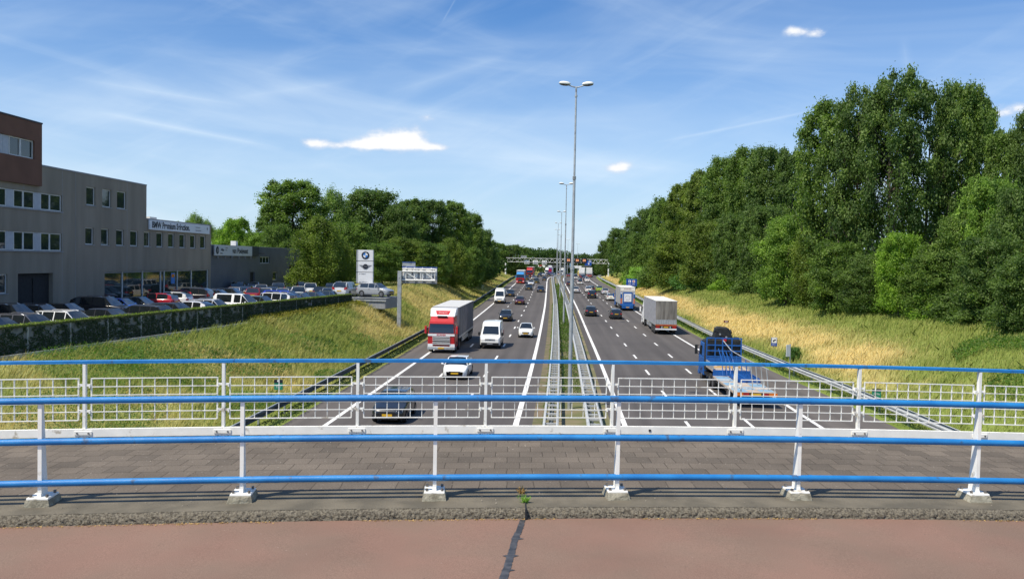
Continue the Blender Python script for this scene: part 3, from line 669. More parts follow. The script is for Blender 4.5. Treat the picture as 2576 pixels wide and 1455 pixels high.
# ------------------------------------------------------------------ far railing with mesh infill
far = thing('mesh_railing', 'far railing with thin blue handrail and white wire mesh panels', 'railing')
FV = 12.0; FX = [-9.4, -7.58, -5.75, -3.92, -2.11, -.34, 1.45, 3.23, 5.06, 6.88, 8.7, 10.5]
def bar(mb, X0, X1, v, z, w, h):
    n = 4
    for i in range(n):
        a, b = X0+(X1-X0)*i/n, X0+(X1-X0)*(i+1)/n; A, Bb = sX(a), sX(b)
        mb.hexa([B(A, v-w/2, z-h/2), B(Bb, v-w/2, z-h/2), B(Bb, v+w/2, z-h/2), B(A, v+w/2, z-h/2)], [B(A, v-w/2, z+h/2), B(Bb, v-w/2, z+h/2), B(Bb, v+w/2, z+h/2), B(A, v+w/2, z+h/2)])
for a, b in ((-9.5, -3.78), (-3.77, 3.72), (3.73, 10.6)):
    mb = MB(); n = 8
    for i in range(n):
        u0, u1 = sX(a+(b-a)*i/n), sX(a+(b-a)*(i+1)/n)
        prof = [(-.032,-.022), (.032,-.022), (.032,.016), (.018,.025), (-.018,.025), (-.032,.016)]
        r0 = [B(u0, FV+x, 7.083+z) for x, z in prof]; r1 = [B(u1, FV+x, 7.083+z) for x, z in prof]
        for k in range(6): q = (k+1) % 6; mb.quad(r0[k], r1[k], r1[q], r0[q])
        if i == 0: mb.poly(r0)
        if i == n-1: mb.poly(r1)
    mb.build('handrail', M['railblue'], far)
for i, X in enumerate(FX):
    T = loc_frame(X, FV, DZ)
    mb = MB(); mb.hexa([T @ Vector(q) for q in ((-.019,-.03,.02), (.019,-.03,.02), (.019,.03,.02), (-.019,.03,.02))], [T @ Vector(q) for q in ((-.019,-.03,1.02), (.019,-.03,1.02), (.019,.03,1.02), (-.019,.03,1.02))]); mb.build('post', M['railwhite'], far)
    mb = MB(); mb.box(-.10, .10, -.05, .08, .004, .022, T)
    bp = mb.build('base_plate', M['railwhite'], far, bevel=.002)
    for bx in (-.07, .07): MB().cyl(T @ Vector((bx, -.02, .022)), T @ Vector((bx, -.02, .045)), .013, n=6).build('bolt', M['bolt'], bp)
    mb = MB(); mb.box(-.115, .115, -.062, -.052, .065, .12, T); cp = mb.build('clamp_plate', M['railwhite'], far, bevel=.003)
    for bx in (-.075, .075): MB().cyl(T @ Vector((bx, -.063, .092)), T @ Vector((bx, -.078, .092)), .012, n=6).build('bolt', M['bolt'], cp)
    for sx in (-1, 1):
        for zz in (.72, .37):
            mb = MB(); x0, x1 = sorted((sx*.0192, sx*.075)); mb.box(x0, x1, -.022, -.012, zz, zz+.03, T); x0, x1 = sorted((sx*.062, sx*.078)); mb.box(x0, x1, -.03, .02, zz-.02, zz+.028, T); mb.build('bracket', M['railwhite'], far)
for a, b in zip(FX, FX[1:]):
    mb = MB(); bar(mb, a+.002, b-.002, FV-.025+.0, 6.127, .05, .108); mb.build('bottom_beam', M['railwhite'], far)
    mb = MB(); x0, x1 = a+.085, b-.085; nn = 10
    for k in range(6): bar(mb, x0, x1, FV-.006 if k in (0, 5) else FV-.010, 6.293+(6.860-6.293)*k/5, .013 if k in (0, 5) else .010, .013 if k in (0, 5) else .010)
    for k in range(nn+1):
        X = x0+(x1-x0)*k/nn; w = .008 if 0 < k < nn else .014
        A, Bb = sX(X-w/2), sX(X+w/2); d0, d1 = FV-.006, FV+.016
        mb.hexa([B(A, d0, 6.290), B(Bb, d0, 6.290), B(Bb, d1, 6.290), B(A, d1, 6.290)], [B(A, d0, 6.863), B(Bb, d0, 6.863), B(Bb, d1, 6.863), B(A, d1, 6.863)])
    mb.build('mesh_panel', M['railwhite'], far)
T = loc_frame(1.99, FV, DZ); mb = MB(); mb.box(-.016, .016, -.058, -.0535, .078, .108, T); mb.build('sticker', M['ink'], far)

# ------------------------------------------------------------------ road furniture
def along(Y, o, z=0.0):                       # a point on the road's own line
    return Vector((float(Cx(Y))+o, Y, float(Zr(Y))+z))
def heading(Y): return -math.atan(float(slope(Y)))
WPROF = [(-.075,.150), (-.02,.160), (.045,.12), (.045,.06), (-.02,.02), (-.02,-.02), (.045,-.06), (.045,-.12), (-.02,-.155)]
def beam(parent, of, z, y0, y1, sgn=1, step=4.0, zf=None, mat='galv'):
    mb = MB(); Ys = list(np.arange(y0, y1, step))+[y1]; pr = None
    for Y in Ys:
        o = float(of(Y)) if callable(of) else of
        zz = z
        row = [along(Y, o+sgn*x, zz+h) for x, h in WPROF]
        if pr:
            for k in range(len(row)-1): mb.quad(pr[k], row[k], row[k+1], pr[k+1])
        pr = row
    return mb.build('beam', M[mat], parent)
def gposts(parent, of, ys, z1=.68, mat='galv'):
    for Y in ys:
        o = float(of(Y)) if callable(of) else of; c = along(Y, o)
        MB().box(c.x-.04, c.x+.04, Y-.06, Y+.06, c.z-.3, c.z+z1).build('post', M[mat], parent)
gl = thing('guard_rail', 'dark shaded guard rail along the left hard shoulder below the grass bank', 'guard rail')
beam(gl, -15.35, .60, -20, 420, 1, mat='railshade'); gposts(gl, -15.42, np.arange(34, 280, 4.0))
MB().tube([along(Y_, -15.37, .775) for Y_ in np.arange(-20, 420, 6.)], .035, 6).build('top_edge', M['galvbright'], gl)  # pale tube added so the darkened beam keeps a light top edge
# narrow roll of turf under the left rail is part of the slope; the dark band's shade is put into the rail and weed colours
gr = thing('guard_rail', 'bright double guard rail along the right shoulder under the golden grass', 'guard rail')
beam(gr, lambda Y: Rguard(Y)-.05, .62, -20, 420, -1, mat='galvbright'); beam(gr, lambda Y: Rguard(Y)+.42, .62, -20, 420, 1, mat='galvbright'); gposts(gr, lambda Y: Rguard(Y)+.18, np.arange(34, 300, 4.0))
def double_rail(label, o0, o1):
    t = thing('guard_rail', label, 'guard rail')
    beam(t, o0, .62, -20, 420, -1, mat='galvbright'); beam(t, o1, .62, -20, 420, 1, mat='galvbright')
    ysp = np.arange(30.5, 420, 1.33); rest = MB()
    for i, Y in enumerate(ysp):
        a, b = along(Y, o0), along(Y, o1); mb = MB() if i < 90 else rest
        mb.box(a.x+.02, b.x-.02, Y-.05, Y+.05, a.z+.60, a.z+.70)
        if i < 90: mb.build('spacer', M['galvbright'], t)
    tag(rest.build('spacer', M['galv'], t), kind='stuff')
    gposts(t, (o0+o1)/2, np.arange(31.1, 300, 2.66), .6)
double_rail('ladder-like galvanised double guard rail on the left side of the median', -1.35, -.68)
double_rail('ladder-like galvanised double guard rail on the right side of the median', .78, 1.45)

# lamp posts in the median
def lamp_post(Y, ox, h, label):
    c = along(Y, 0); c.x = ox
    t = thing('street_lamp', label, 'street lamp', c, 0, 'street lamps in the median')
    MB().cyl((0,0,-.3), (0,0,h*.44), .115, .105, 16).cyl((0,0,h*.44), (0,0,h*.72), .085, .075, 16).cyl((0,0,h*.72), (0,0,h), .06, .05, 14).build('pole', M['galv'], t, smooth=40)
    MB().cyl((0,0,h*.435), (0,0,h*.445), .125, .125, 16).cyl((0,0,h*.715), (0,0,h*.725), .1, .1, 16).cyl((0,0,h-.55), (0,0,h-.45), .08, .08, 12).build('collar', M['galv'], t, smooth=40)
    MB().tube([(-.42,0,h+.10), (-.12,0,h+.01), (.12,0,h+.01), (.42,0,h+.10)], .035, 8).build('bracket', M['galv'], t, smooth=40)
    for s in (-1, 1):
        mb = MB(); mb.ellipsoid((s*.66, 0, .03), (.34, .15, .12), 14, 8)
        hd = mb.build('lamp_head', M['steelwhite'], t, smooth=60); hd.location = (0, 0, h+.13); hd.rotation_euler = (0, -s*R(5), 0)
        g_ = MB(); g_.ellipsoid((s*.67, 0, -.03), (.31, .13, .09), 12, 6); g_.build('lamp_glass', M['glass'], hd, smooth=60)
    return t
LP = [(49.3, 3.44, 18.4), (112.7, 6.87, 18.35), (181, 10.15, 18.1), (246, 12.9, 17.9), (309, 15.9, 17.8), (372, 20.4, 17.8), (430, 27.6, 18), (490, 37, 18)]
for i, (Y, X, h) in enumerate(LP):
    lamp_post(Y, X, h, ['tall twin-headed street lamp nearest the bridge, in the grassy median', 'second twin-headed street lamp from the bridge', 'third twin-headed street lamp from the bridge', 'fourth twin-headed street lamp from the bridge',
              'fifth twin-headed street lamp from the bridge', 'sixth twin-headed street lamp from the bridge', 'seventh twin-headed street lamp, far down the median', 'farthest twin-headed street lamp of the row'][i])
# lettering
def text(body, size, mat, parent, loc, rot=(PI/2, 0, 0), sx=1.0, ext=.01, bold=0.0, align='CENTER', name='lettering'):
    c = bpy.data.curves.new(name, 'FONT'); c.body = body; c.size = size; c.extrude = ext; c.offset = bold; c.align_x = align; c.align_y = 'CENTER'
    tmp = bpy.data.objects.new(name, c); me = bpy.data.meshes.new_from_object(tmp); bpy.data.objects.remove(tmp); bpy.data.curves.remove(c)
    me.materials.clear(); me.name = name; o = link(name, me, mat, parent)
    o.location = loc; o.rotation_euler = rot; o.scale = (sx, 1, 1); return o

# big gantry over both carriageways
def truss(parent, x0, x1, z0, z1, ny, dy=.5, mat='steelwhite', r=.07):
    for y in (-dy, dy):
        for z in (z0, z1): MB().cyl((x0, y, z), (x1, y, z), r*1.3, n=8).build('chord', M[mat], parent, smooth=40)
    for y in (-dy, dy):
        mb = MB()
        for k in range(ny):
            a = x0+(x1-x0)*k/ny; b = x0+(x1-x0)*(k+1)/ny; m_ = (a+b)/2
            mb.cyl((a, y, z0), (m_, y, z1), r*.6, n=6); mb.cyl((m_, y, z1), (b, y, z0), r*.6, n=6)
        mb.build('lattice', M[mat], parent)
    mb = MB()
    for k in range(ny+1):
        a = x0+(x1-x0)*k/ny; mb.cyl((a, -dy, z0), (a, dy, z0), r*.5, n=6); mb.cyl((a, -dy, z1), (a, dy, z1), r*.5, n=6)
    mb.build('cross_brace', M[mat], parent)
Yg = 324.0; gzb = float(Zr(Yg))+.45
gt = thing('sign_gantry', 'white lattice sign gantry spanning the whole motorway with speed signs', 'gantry', (0, Yg, gzb))
truss(gt, -2.4, 36.4, 5.45, 6.95, 19, r=.052)
for x in (-2.55, 36.3):
    MB().cyl((x, 0, -.6), (x, 0, 5.6), .30, .28, 14).build('leg', M['steelwhite'], gt, smooth=40)
m_led = bpy.data.materials.new('led_digits'); m_led.use_nodes = True; bb = m_led.node_tree.nodes['Principled BSDF']; bb.inputs['Base Color'].default_value = (.8,.35,.15,1); bb.inputs['Emission Color'].default_value = (1,.38,.16,1); bb.inputs['Emission Strength'].default_value = .7; bb.inputs['Roughness'].default_value = .5
for k, (px, tx) in enumerate([(1429, '50'), (1451, '50'), (1468.5, '50')]):
    p = at(px, 654.5+(px-1429)*.02, Yg); x = [19.4, 24.05, 28.05][k]; x = p.x; z = p.z-gzb
    s_ = MB().box(x-.98, x+.98, -1.05, -.66, z-1.0, z+1.0).build('matrix_sign', M['ink'], gt, bevel=.04)
    text(tx, 1.15, m_led, s_, (x, -1.06, z+.05), sx=1.0, ext=.005, bold=.02)
for px in (1357.5, 1383, 1408.5):                               # backs of the signs facing the other way
    x = at(px*.0+{1357.5:1343.5, 1383:1365.5, 1408.5:1386.5}[px]*0+{1357.5:1342, 1383:1371, 1408.5:1390}[px], 650, Yg).x
for natx in (1679.5, 1707, 1735.5):
    x = at(natx*.789, 655, Yg).x
    MB().box(x-.95, x+.95, .56, .9, 4.75, 6.2).build('sign_back', M['steelgrey'] if False else M['steelwhite'], gt, bevel=.03)
    MB().box(x-.7, x+.7, .50, .56, 5.0, 5.8).build('rear_hatch', M['galv'], gt)
p = at(1478.5, 661.5, Yg); pz = p.z-gzb
bs = MB().box(p.x-1.25, p.x+1.25, -1.0, -.9, pz-.85, pz+.95).build('direction_sign', M['blue'], gt)
MB().box(p.x-.05, p.x+.45, -1.012, -1.001, pz-.5, pz+.1).build('pictogram', M['signwhite'], bs)
MB().box(p.x+.1, p.x+1.1, -1.012, -1.001, pz+.45, pz+.75).build('pictogram', M['signwhite'], bs)
MB().box(1.0, 1.06, -.03, .03, 6.9, 8.4).cyl((2.1, 0, 7.05), (2.1, 0, 8.3), .05).build('antenna', M['steelgrey'], gt)
MB().box(3.1, 5.3, -.1, .1, 7.15, 7.9).build('sign_back', M['steelgrey'], gt)
for natx in (1640.5, 1650, 1659): pass
# farther gantry
Yh = 470.0
p0, p1 = at(1342, 668.5, Yh), at(1486, 670.5, Yh)
g2 = thing('sign_gantry', 'farther small grey sign gantry low between the trucks on the horizon', 'gantry', (0, Yh, 0))
truss(g2, p0.x, p1.x, p0.z-.5, p0.z+.5, 22, .4, 'steelgrey', .06)
for x in (p0.x, p1.x): MB().cyl((x, 0, -3), (x, 0, p0.z), .22, n=10).build('leg', M['steelgrey'], g2)
for px in (1356, 1366, 1441, 1449.5, 1458): x = at(px, 669, Yh).x; MB().box(x-.85, x+.85, -.7, -.5, p0.z-.75, p0.z+.65).build('sign_back', M['steelwhite'], g2)
x = at(1359, 669, Yh).x; MB().box(x-.9, x+.9, -.75, -.71, p0.z+.0, p0.z+.6).build('red_panel', M['red'], g2)
x = at(1436.5, 666, Yh).x; MB().box(x-.9, x+.9, -.8, -.71, p0.z-.4, p0.z+2.4).build('direction_sign', M['paleblue'], g2)
# cantilever sign on the left bank, seen from behind
c = hit(1003, 833); c.z -= .3
ct = thing('road_sign', 'grey back of a big road sign on a cantilever post at the left bank', 'road sign', (c.x, c.y, c.z))
k_ = c.y/2158; zt = at(1003, 681, c.y).z-c.z
MB().box(-.21, .21, -.2, .2, 0, zt).build('post', M['galv'], ct, bevel=.02)
def lx(px): return at(px, 690, c.y).x-c.x
def lz(py): return at(1050, py, c.y).z-c.z
sx0, sx1 = lx(1010), lx(1098.5)
pn = MB().box(sx0, sx1, .42, .50, lz(713), lz(671.5)).build('sign_panel', M['steelgrey'], ct)
MB().box(sx0, sx1, .36, .53, lz(672.5), lz(670.8)).build('top_edge', M['blue'], pn)
MB().box(lx(1010), lx(1043), .42, .50, lz(671), lz(659.5)).build('sign_panel', M['galv'], ct)
MB().box(lx(1010), lx(1043), .38, .52, lz(660), lz(658.7)).build('top_edge', M['blue'], pn)
for a, b in ((1012, 1020), (1024, 1034), (1038, 1049), (1054, 1066), (1070, 1082), (1086, 1090), (1093, 1097.5)):
    MB().box(lx(a), lx(b), .385, .418, lz(699 if b < 1090 else 693), lz(674)).build('stiffener_plate', M['steelwhite'], ct)
for py, r_ in ((676, .07), (682.5, .10), (704.5, .10)): MB().cyl((lx(1011), .2, lz(py)), (lx(1094), .2, lz(py)), r_, n=10).build('truss_tube', M['steelwhite'], ct, smooth=40)
for (a, b), (d, e) in (((1016, 683), (1052, 704)), ((1066, 683), (1093, 704)), ((1058, 683), (1058, 704)), ((1093, 683), (1093, 704))): MB().cyl((lx(a), .2, lz(b)), (lx(d), .2, lz(e)), .045, n=8).build('truss_tube', M['steelwhite'], ct)
for a in (1020, 1042, 1062, 1084): MB().box(lx(a)-.04, lx(a)+.04, .2, .42, lz(710), lz(672)).build('strut', M['steelwhite'], ct)

def post_sign(label, px, py_base, w, h, zlift, mat, cat='sign', plate=None):
    c = hit(px, py_base); t = thing('road_sign', label, cat, (c.x, c.y, c.z))
    MB().cyl((0, .03, -.3), (0, .03, zlift+h*.9), .025, n=8).build('post', M['galv'], t)
    p_ = MB().box(-w/2, w/2, -.02, .005, zlift, zlift+h).build('sign_panel', M[mat], t, bevel=.008)
    return t, p_, c
t, p_, c = post_sign('small maroon route sign reading A9 in the golden grass', 1826, 818, .66, .31, .36, 'maroon')
text('A9', .26, M['signwhite'], p_, (0, -.024, .515), sx=1.1, ext=.003, bold=.004)
t, p_, c = post_sign('small upright blue information sign in the golden grass', 1946, 878, .60, .86, .30, 'blue')
MB().box(-.24, .24, -.026, -.0205, .62, 1.10).build('pictogram', M['signwhite'], p_)
MB().ellipsoid((-.05, -.03, .82), (.09, .006, .09), 12, 6).ellipsoid((.08, -.03, .90), (.10, .006, .07), 12, 6).build('pictogram', M['ink'], p_)
text('INFO m', .12, M['signwhite'], p_, (0, -.024, .46), sx=1.0, ext=.003)
MB().box(-.3, .3, -.024, -.0205, 1.12, 1.16).build('border', M['signwhite'], p_)
_hit = hit; hit = lambda px, py: Vector((at(px, 719, 168).x, 168, at(px, 719, 168).z-.75))
t, p_, c = post_sign('wide blue services sign with two pictograms behind the tail-lift truck', 1588, 724, 2.1, 1.40, .75, 'blue'); hit = _hit
MB().box(-.62, -.12, -.03, -.0205, 1.42, 1.92).build('pictogram', M['signwhite'], p_); MB().box(.16, .66, -.03, -.0205, 1.42, 1.92).build('pictogram', M['signwhite'], p_)
MB().ellipsoid((.41, -.034, 1.67), (.16, .008, .16), 14, 6).build('pictogram', M['red'], p_); MB().box(-.5, -.3, -.034, -.031, 1.5, 1.8).build('pictogram', M['logoblue'], p_)
text('P300  P700', .27, M['signwhite'], p_, (0, -.024, 1.08), sx=1.0, ext=.003, bold=.004)
t, p_, c = post_sign('green and black marker plate beyond the far railing, left grass bank', 700, 998, .52, .62, .42, 'green')
MB().box(-.26, .26, -.03, -.0205, .84, 1.04).build('top_plate', M['ink'], p_); MB().ellipsoid((-.02, -.034, .96), (.06, .006, .06), 12, 6).build('speed_roundel', M['signwhite'], p_)
text('23,1', .17, M['signwhite'], p_, (.0, -.024, .60), sx=1, ext=.003)
t, p_, c = post_sign('green and black marker plate beyond the far railing, right grass bank', 2203, 1020, .56, .62, .42, 'green')
MB().box(-.28, .28, -.03, -.0205, .88, 1.05).build('top_plate', M['ink'], p_)
text('A9', .15, M['signwhite'], p_, (-.1, -.024, .72), sx=1, ext=.003); text('Re', .15, M['signwhite'], p_, (.12, -.024, .72), sx=1, ext=.003)
c = hit(1213, 738); t = thing('road_sign', 'small round grey sign back on the left grass bank', 'sign', c)
MB().cyl((0, 0, -.3), (0, 0, 1.5), .03, n=8).build('post', M['galv'], t); MB().cyl((0, -.03, 1.55), (0, 0, 1.55), .36, n=24).build('sign_disc', M['galv'], t, smooth=40)
# thin white panel on a pole beside the crane truck
c = along(61.5, 15.9); t = thing('road_sign', 'thin white panel on a slim pole beside the crane truck', 'sign', c, R(30))
zt = at(1872, 862, 61.5).z; MB().cyl((0, 0, 0), (0, 0, zt), .04, n=8).build('pole', M['galv'], t); MB().box(-.42, .0, -.03, .0, zt-.9, zt-.05).build('sign_panel', M['signwhite'], t)

# brand tower of the dealership
Yp = 97.0
pA, pB = at(900, 712, Yp), at(937, 712, Yp); zT = at(918, 627.5, Yp).z
py_ = thing('sign_tower', 'tall white sign tower with two round emblems at the car park corner', 'sign', (pA.x, Yp, pA.z))
W_ = pB.x-pA.x; Ht = zT-pA.z
MB().box(.15, W_-.15, .15, .45, LOT_Z-pA.z, .0).build('base', M['steelgrey'], py_)
for i, nm in enumerate(('lower_panel', 'middle_panel', 'upper_panel')):
    z0_, z1_ = Ht*i/3+.03, Ht*(i+1)/3-.03
    pl = MB().box(0, W_, 0, .62, z0_, z1_).build('sign_panel', M['signwhite'], py_)
    MB().box(-.22, -.03, .12, .50, z0_, z1_).build('side_panel', M['galv'], py_)
    if i == 2:
        cx_, cz_ = W_*.49, (z0_+z1_)/2; r_ = .44
        MB().cyl((cx_, -.03, cz_), (cx_, -.001, cz_), r_, n=40).build('emblem_ring', M['ink'], pl, smooth=40)
        for q in range(4):
            pts_ = [(cx_, -.034-.001*q, cz_)]+[(cx_+.27*math.cos(q*PI/2+t_*PI/2/8), -.034-.001*q, cz_+.27*math.sin(q*PI/2+t_*PI/2/8)) for t_ in range(9)]
            MB().poly(pts_).build('emblem_quarter', M['signwhite'] if q % 2 == 0 else M['logoblue'], pl)
        text('B M W', .13, M['signwhite'], pl, (cx_, -.036, cz_+.345), ext=.002, sx=1.1)
    if i == 1:
        cx_, cz_ = W_*.50, (z0_+z1_)/2
        for s in (-1, 1):
            mb = MB()
            for q in range(5):
                z_ = cz_+.16-q*.105; L1 = .76-q*.135; mb.quad((cx_+s*.16, -.012, z_), (cx_+s*L1, -.012, z_+.01), (cx_+s*(L1-.11), -.012, z_-.075), (cx_+s*.14, -.012, z_-.085))
            mb.build('wing', M['silverlogo'], pl)
        MB().cyl((cx_, -.03, cz_), (cx_, -.001, cz_), .285, n=32).build('emblem_disc', M['ink'], pl, smooth=40)
        text('MINI', .19, M['silverlogo'], pl, (cx_, -.035, cz_), ext=.003, sx=1.0)
    if i == 0:
        text('van Poelgeest', .15, M['ink'], pl, (.1, -.006, z1_-.17), ext=.002, sx=.9, align='LEFT'); text('Burg. Colijnweg 2-4', .12, M['ink'], pl, (.1, -.006, z0_+.13), ext=.002, sx=1.0, align='LEFT')
MB().box(-.24, W_+.0, .1, .6, Ht/3-.025, Ht/3+.025).box(-.24, W_, .1, .6, 2*Ht/3-.025, 2*Ht/3+.025).build('frame', M['ink'], py_)

# distant price totem between the carriageways' far ends
p = at(1383, 692, 400); t = thing('totem_sign', 'purple and red totem with a white head at the far bend', 'totem sign', (p.x, 400, p.z-1))
MB().box(-.75, .75, 0, .4, 0, 4.6).build('lower_panel', M['purple'], t); MB().box(-.7, .7, -.05, -.01, 2.9, 3.7).build('price_panel', M['red'], t); MB().box(-.7, .7, -.05, -.01, 1.2, 1.9).build('price_panel', M['red'], t); MB().box(-.8, .8, -.02, .42, 4.62, 5.7).build('head_panel', M['signwhite'], t)

# ------------------------------------------------------------------ retaining wall of the car park
def WP(Y, z, off=0.0): return Vector((float(wallX(Y))+off, Y, z))
rw = thing('retaining_wall', 'grey retaining wall along the car park with moss on its top edge', 'wall')
def wtop(Y): return float(np.interp(Y, [20, 44.6, 60, 92.7], [4.58, 4.53, 4.52, 4.50]))
M['wallpanel'] = mk('wall_panel', (.26,.265,.25), rough=.9, col2=(.12,.123,.112), vscale=2.2, det=8, stretch=.5)
yy = list(np.arange(20, 92.5, 3.3))+[93.2]
for a, b in zip(yy, yy[1:]):
    mb = MB(); A0, A1 = WP(a+.02, 2.2), WP(b-.02, 2.2)
    mb.hexa([A0, A1, A1+Vector((-.1,0,0)), A0+Vector((-.1,0,0))], [WP(a+.02, wtop(a)-.14), WP(b-.02, wtop(b)-.14), WP(b-.02, wtop(b)-.14, -.1), WP(a+.02, wtop(a)-.14, -.1)])
    mb.build('wall_panel', M['wallpanel'], rw)
    c = WP(a, 0); mb = MB(); mb.box(c.x-.02, c.x+.07, a-.06, a+.06, 2.2, wtop(a)-.14); mb.build('wall_post', M['galv'], rw)
mb = MB()
for a, b in zip(yy, yy[1:]):
    mb.hexa([WP(a, wtop(a)-.14, .1), WP(b, wtop(b)-.14, .1), WP(b, wtop(b)-.14, -.45), WP(a, wtop(a)-.14, -.45)], [WP(a, wtop(a)-.04, .1), WP(b, wtop(b)-.04, .1), WP(b, wtop(b)-.02, -.45), WP(a, wtop(a)-.02, -.45)])
mb.build('coping', M['moss'], rw)
def cards(name, P, Nn, size, tone, mat, parent=None, attrs=None, color=None):
    """leaf-sized four-sided cards at points P facing Nn"""
    n = len(P); up = rng.normal(size=(n, 3)); a = np.cross(Nn, up); a /= np.linalg.norm(a, axis=1, keepdims=True)+1e-9; b = np.cross(Nn, a); b /= np.linalg.norm(b, axis=1, keepdims=True)+1e-9
    s = size[:, None] if isinstance(size, np.ndarray) else size
    V = np.stack([P-a*s, P-b*s*.55, P+a*s, P+b*s*.55], 1).reshape(-1, 3); F = np.arange(4*n).reshape(n, 4)
    at_ = {'tone': np.repeat(tone, 4)}
    for k, v in (attrs or {}).items(): at_[k] = np.repeat(v, 4)
    o = link(name, npmesh(name, V, F, at_), mat, parent)
    if color: o.color = (*color, 1)
    return o
n = 9000; Yr = rng.uniform(20, 93, n); P = np.stack([wallX(Yr)+rng.uniform(-.5, .12, n), Yr, np.array([wtop(y) for y in Yr])-.02+rng.uniform(-.06, .05, n)], -1)
cards('moss_tufts', P, np.array([0,0,1.])+rng.normal(size=(n, 3))*.5, .07, rng.random(n), M['leaf'], rw, color=(1.25, 1.15, .55)).__setitem__('kind', 'stuff')
# ivy over the wall's face
n = 40000; Yr = rng.uniform(20, 93, n); tt = rng.random(n); keep = vnoise(Yr, tt*1.6, .28, 31)*.6+vnoise(Yr, tt, 1.1, 32)*.4 > .26+.30*tt**1.5*np.interp(Yr, [20,60,75], [1,1,-.2]); Yr, tt = Yr[keep], tt[keep]; n = len(Yr)
zz = 2.85+tt*1.55; P = np.stack([wallX(Yr)+rng.uniform(.02, .10, n), Yr, zz], -1)
o = cards('ivy', P, np.array([1., -.2, .3])+rng.normal(size=(n, 3))*.45, .055, rng.random(n)*.5, M['leaf'], None, color=(.55, .6, .85)); tag(o, 'dark ivy spread over the face of the grey retaining wall', 'ivy', kind='stuff')
# low edging strip at the wall foot
mb = MB()
for a, b in zip(yy[:-4], yy[1:-3]): mb.hexa([WP(a, 2.4, 1.05), WP(b, 2.4, 1.05), WP(b, 2.4, .95), WP(a, 2.4, .95)], [WP(a, 3.12, 1.05), WP(b, 3.12, 1.05), WP(b, 3.12, .95), WP(a, 3.12, .95)])
tag(mb.build('edging_strip', M['galv']), 'low pale edging strip in the grass below the retaining wall', 'edging')

# ------------------------------------------------------------------ buildings
FS = .04; FX0 = -41.4                     # facade line X = FX0 + FS*Y
FR = math.atan(FS)
def facY(px): u = (px-1287.5)/2158+.0; return -FX0/(FS-u)
def facP(Y, z, out=0.0): return Vector((FX0+FS*Y+out, Y, z))
def facZ(px, py):
    d = ray(px, py); Y = FX0/((d[0]-FS*d[1])/d[1]) ; return Y, CAM_H+d[2]/d[1]*Y
def fbox(mb, Y0, Y1, z0, z1, o0, o1):
    mb.hexa([facP(Y0, z0, o1), facP(Y1, z0, o1), facP(Y1, z0, o0), facP(Y0, z0, o0)], [facP(Y0, z1, o1), facP(Y1, z1, o1), facP(Y1, z1, o0), facP(Y0, z1, o0)]); return mb
def fwall(parent, Y0, Y1, z0, z1, holes, mat, depth=.35, name='wall'):
    """facade with real openings: slabs around a list of (y0,y1,z0,z1)"""
    ysx = sorted({Y0, Y1, *[h[0] for h in holes], *[h[1] for h in holes]}); zsx = sorted({z0, z1, *[h[2] for h in holes], *[h[3] for h in holes]}); mb = MB()
    for a, b in zip(ysx, ysx[1:]):
        run = None
        for c_, d_ in zip(zsx, zsx[1:]):
            mid = ((a+b)/2, (c_+d_)/2); op = any(h[0] < mid[0] < h[1] and h[2] < mid[1] < h[3] for h in holes)
            if op:
                if run: fbox(mb, a, b, run[0], run[1], -depth, 0); run = None
            else: run = (run[0], d_) if run else (c_, d_)
        if run: fbox(mb, a, b, run[0], run[1], -depth, 0)
    return mb.build(name, mat, parent)
def fwindow(parent, y0, y1, z0, z1, mull=(), sill=True, frame=.09, rec=.12):
    mb = MB(); e = .004
    fbox(mb, y0+e, y1-e, z1-frame, z1-e, -rec-.06, -rec); fbox(mb, y0+e, y1-e, z0+e, z0+frame, -rec-.06, -rec)
    for c_ in (y0+e+frame/2, y1-e-frame/2, *mull): fbox(mb, c_-frame/2, c_+frame/2, z0+frame, z1-frame, -rec-.06, -rec)
    w = mb.build('window', M['winframe'], parent)
    mb = MB(); fbox(mb, y0+frame, y1-frame, z0+frame, z1-frame, -rec-.045, -rec-.035); mb.build('pane', M['winglass'], w)
    if sill: mb = MB(); fbox(mb, y0-.08, y1+.08, z0-.07, z0-.003, -.1, .06); mb.build('sill', M['steelgrey'], w)
    return w
BK = -16.0
Yc1, Yc2, Yc3, Yc4, Yc5 = 40.0, facZ(98, 400)[0], facZ(368.5, 500)[0], facZ(530.5, 600)[0], facZ(753, 650)[0]
zA = facZ(98, 313)[1]; zAb = facZ(95, 468)[1]; zR3 = facZ(368, 467)[1]; zR2 = (facZ(371, 546)[1]+facZ(531, 573)[1])/2; zR1 = (facZ(533, 612)[1]+facZ(752, 630)[1])/2
off = thing('office_building', 'grey three-storey office block with orange top floor at far left', 'building')
holes = []; wins = []; panels = []
def addwin(pxa, pxb, pya, pyb, mull=(), **k):
    ya, z1_ = facZ(pxa, pya); yb, _ = facZ(pxb, pya); _, z0_ = facZ(pxa, pyb); holes.append((ya, yb, z0_, z1_)); wins.append((ya, yb, z0_, z1_, [facZ(m_, pya)[0] for m_ in mull], k))
n_ = .789
# single windows, upper and middle floors
for x in (275, 325.7, 373): xx = x*n_; addwin(xx, xx+23, 468.6+(xx-217)*.14, 515+(xx-217)*.115)
mid = [(272, 299), (322, 347), (370, 395), (415, 440), (459, 479), (498.5, 520), (536, 556), (572, 591), (606, 624), (638, 656)]
midz = facZ(217, 571.5)[1], facZ(217, 614.5)[1]
for i, (a, b) in enumerate(mid):
    ya, yb = facZ(a*n_, 590)[0], facZ(b*n_, 590)[0]; holes.append((ya, yb, midz[1], midz[0])); wins.append((ya, yb, midz[1], midz[0], [], {}))
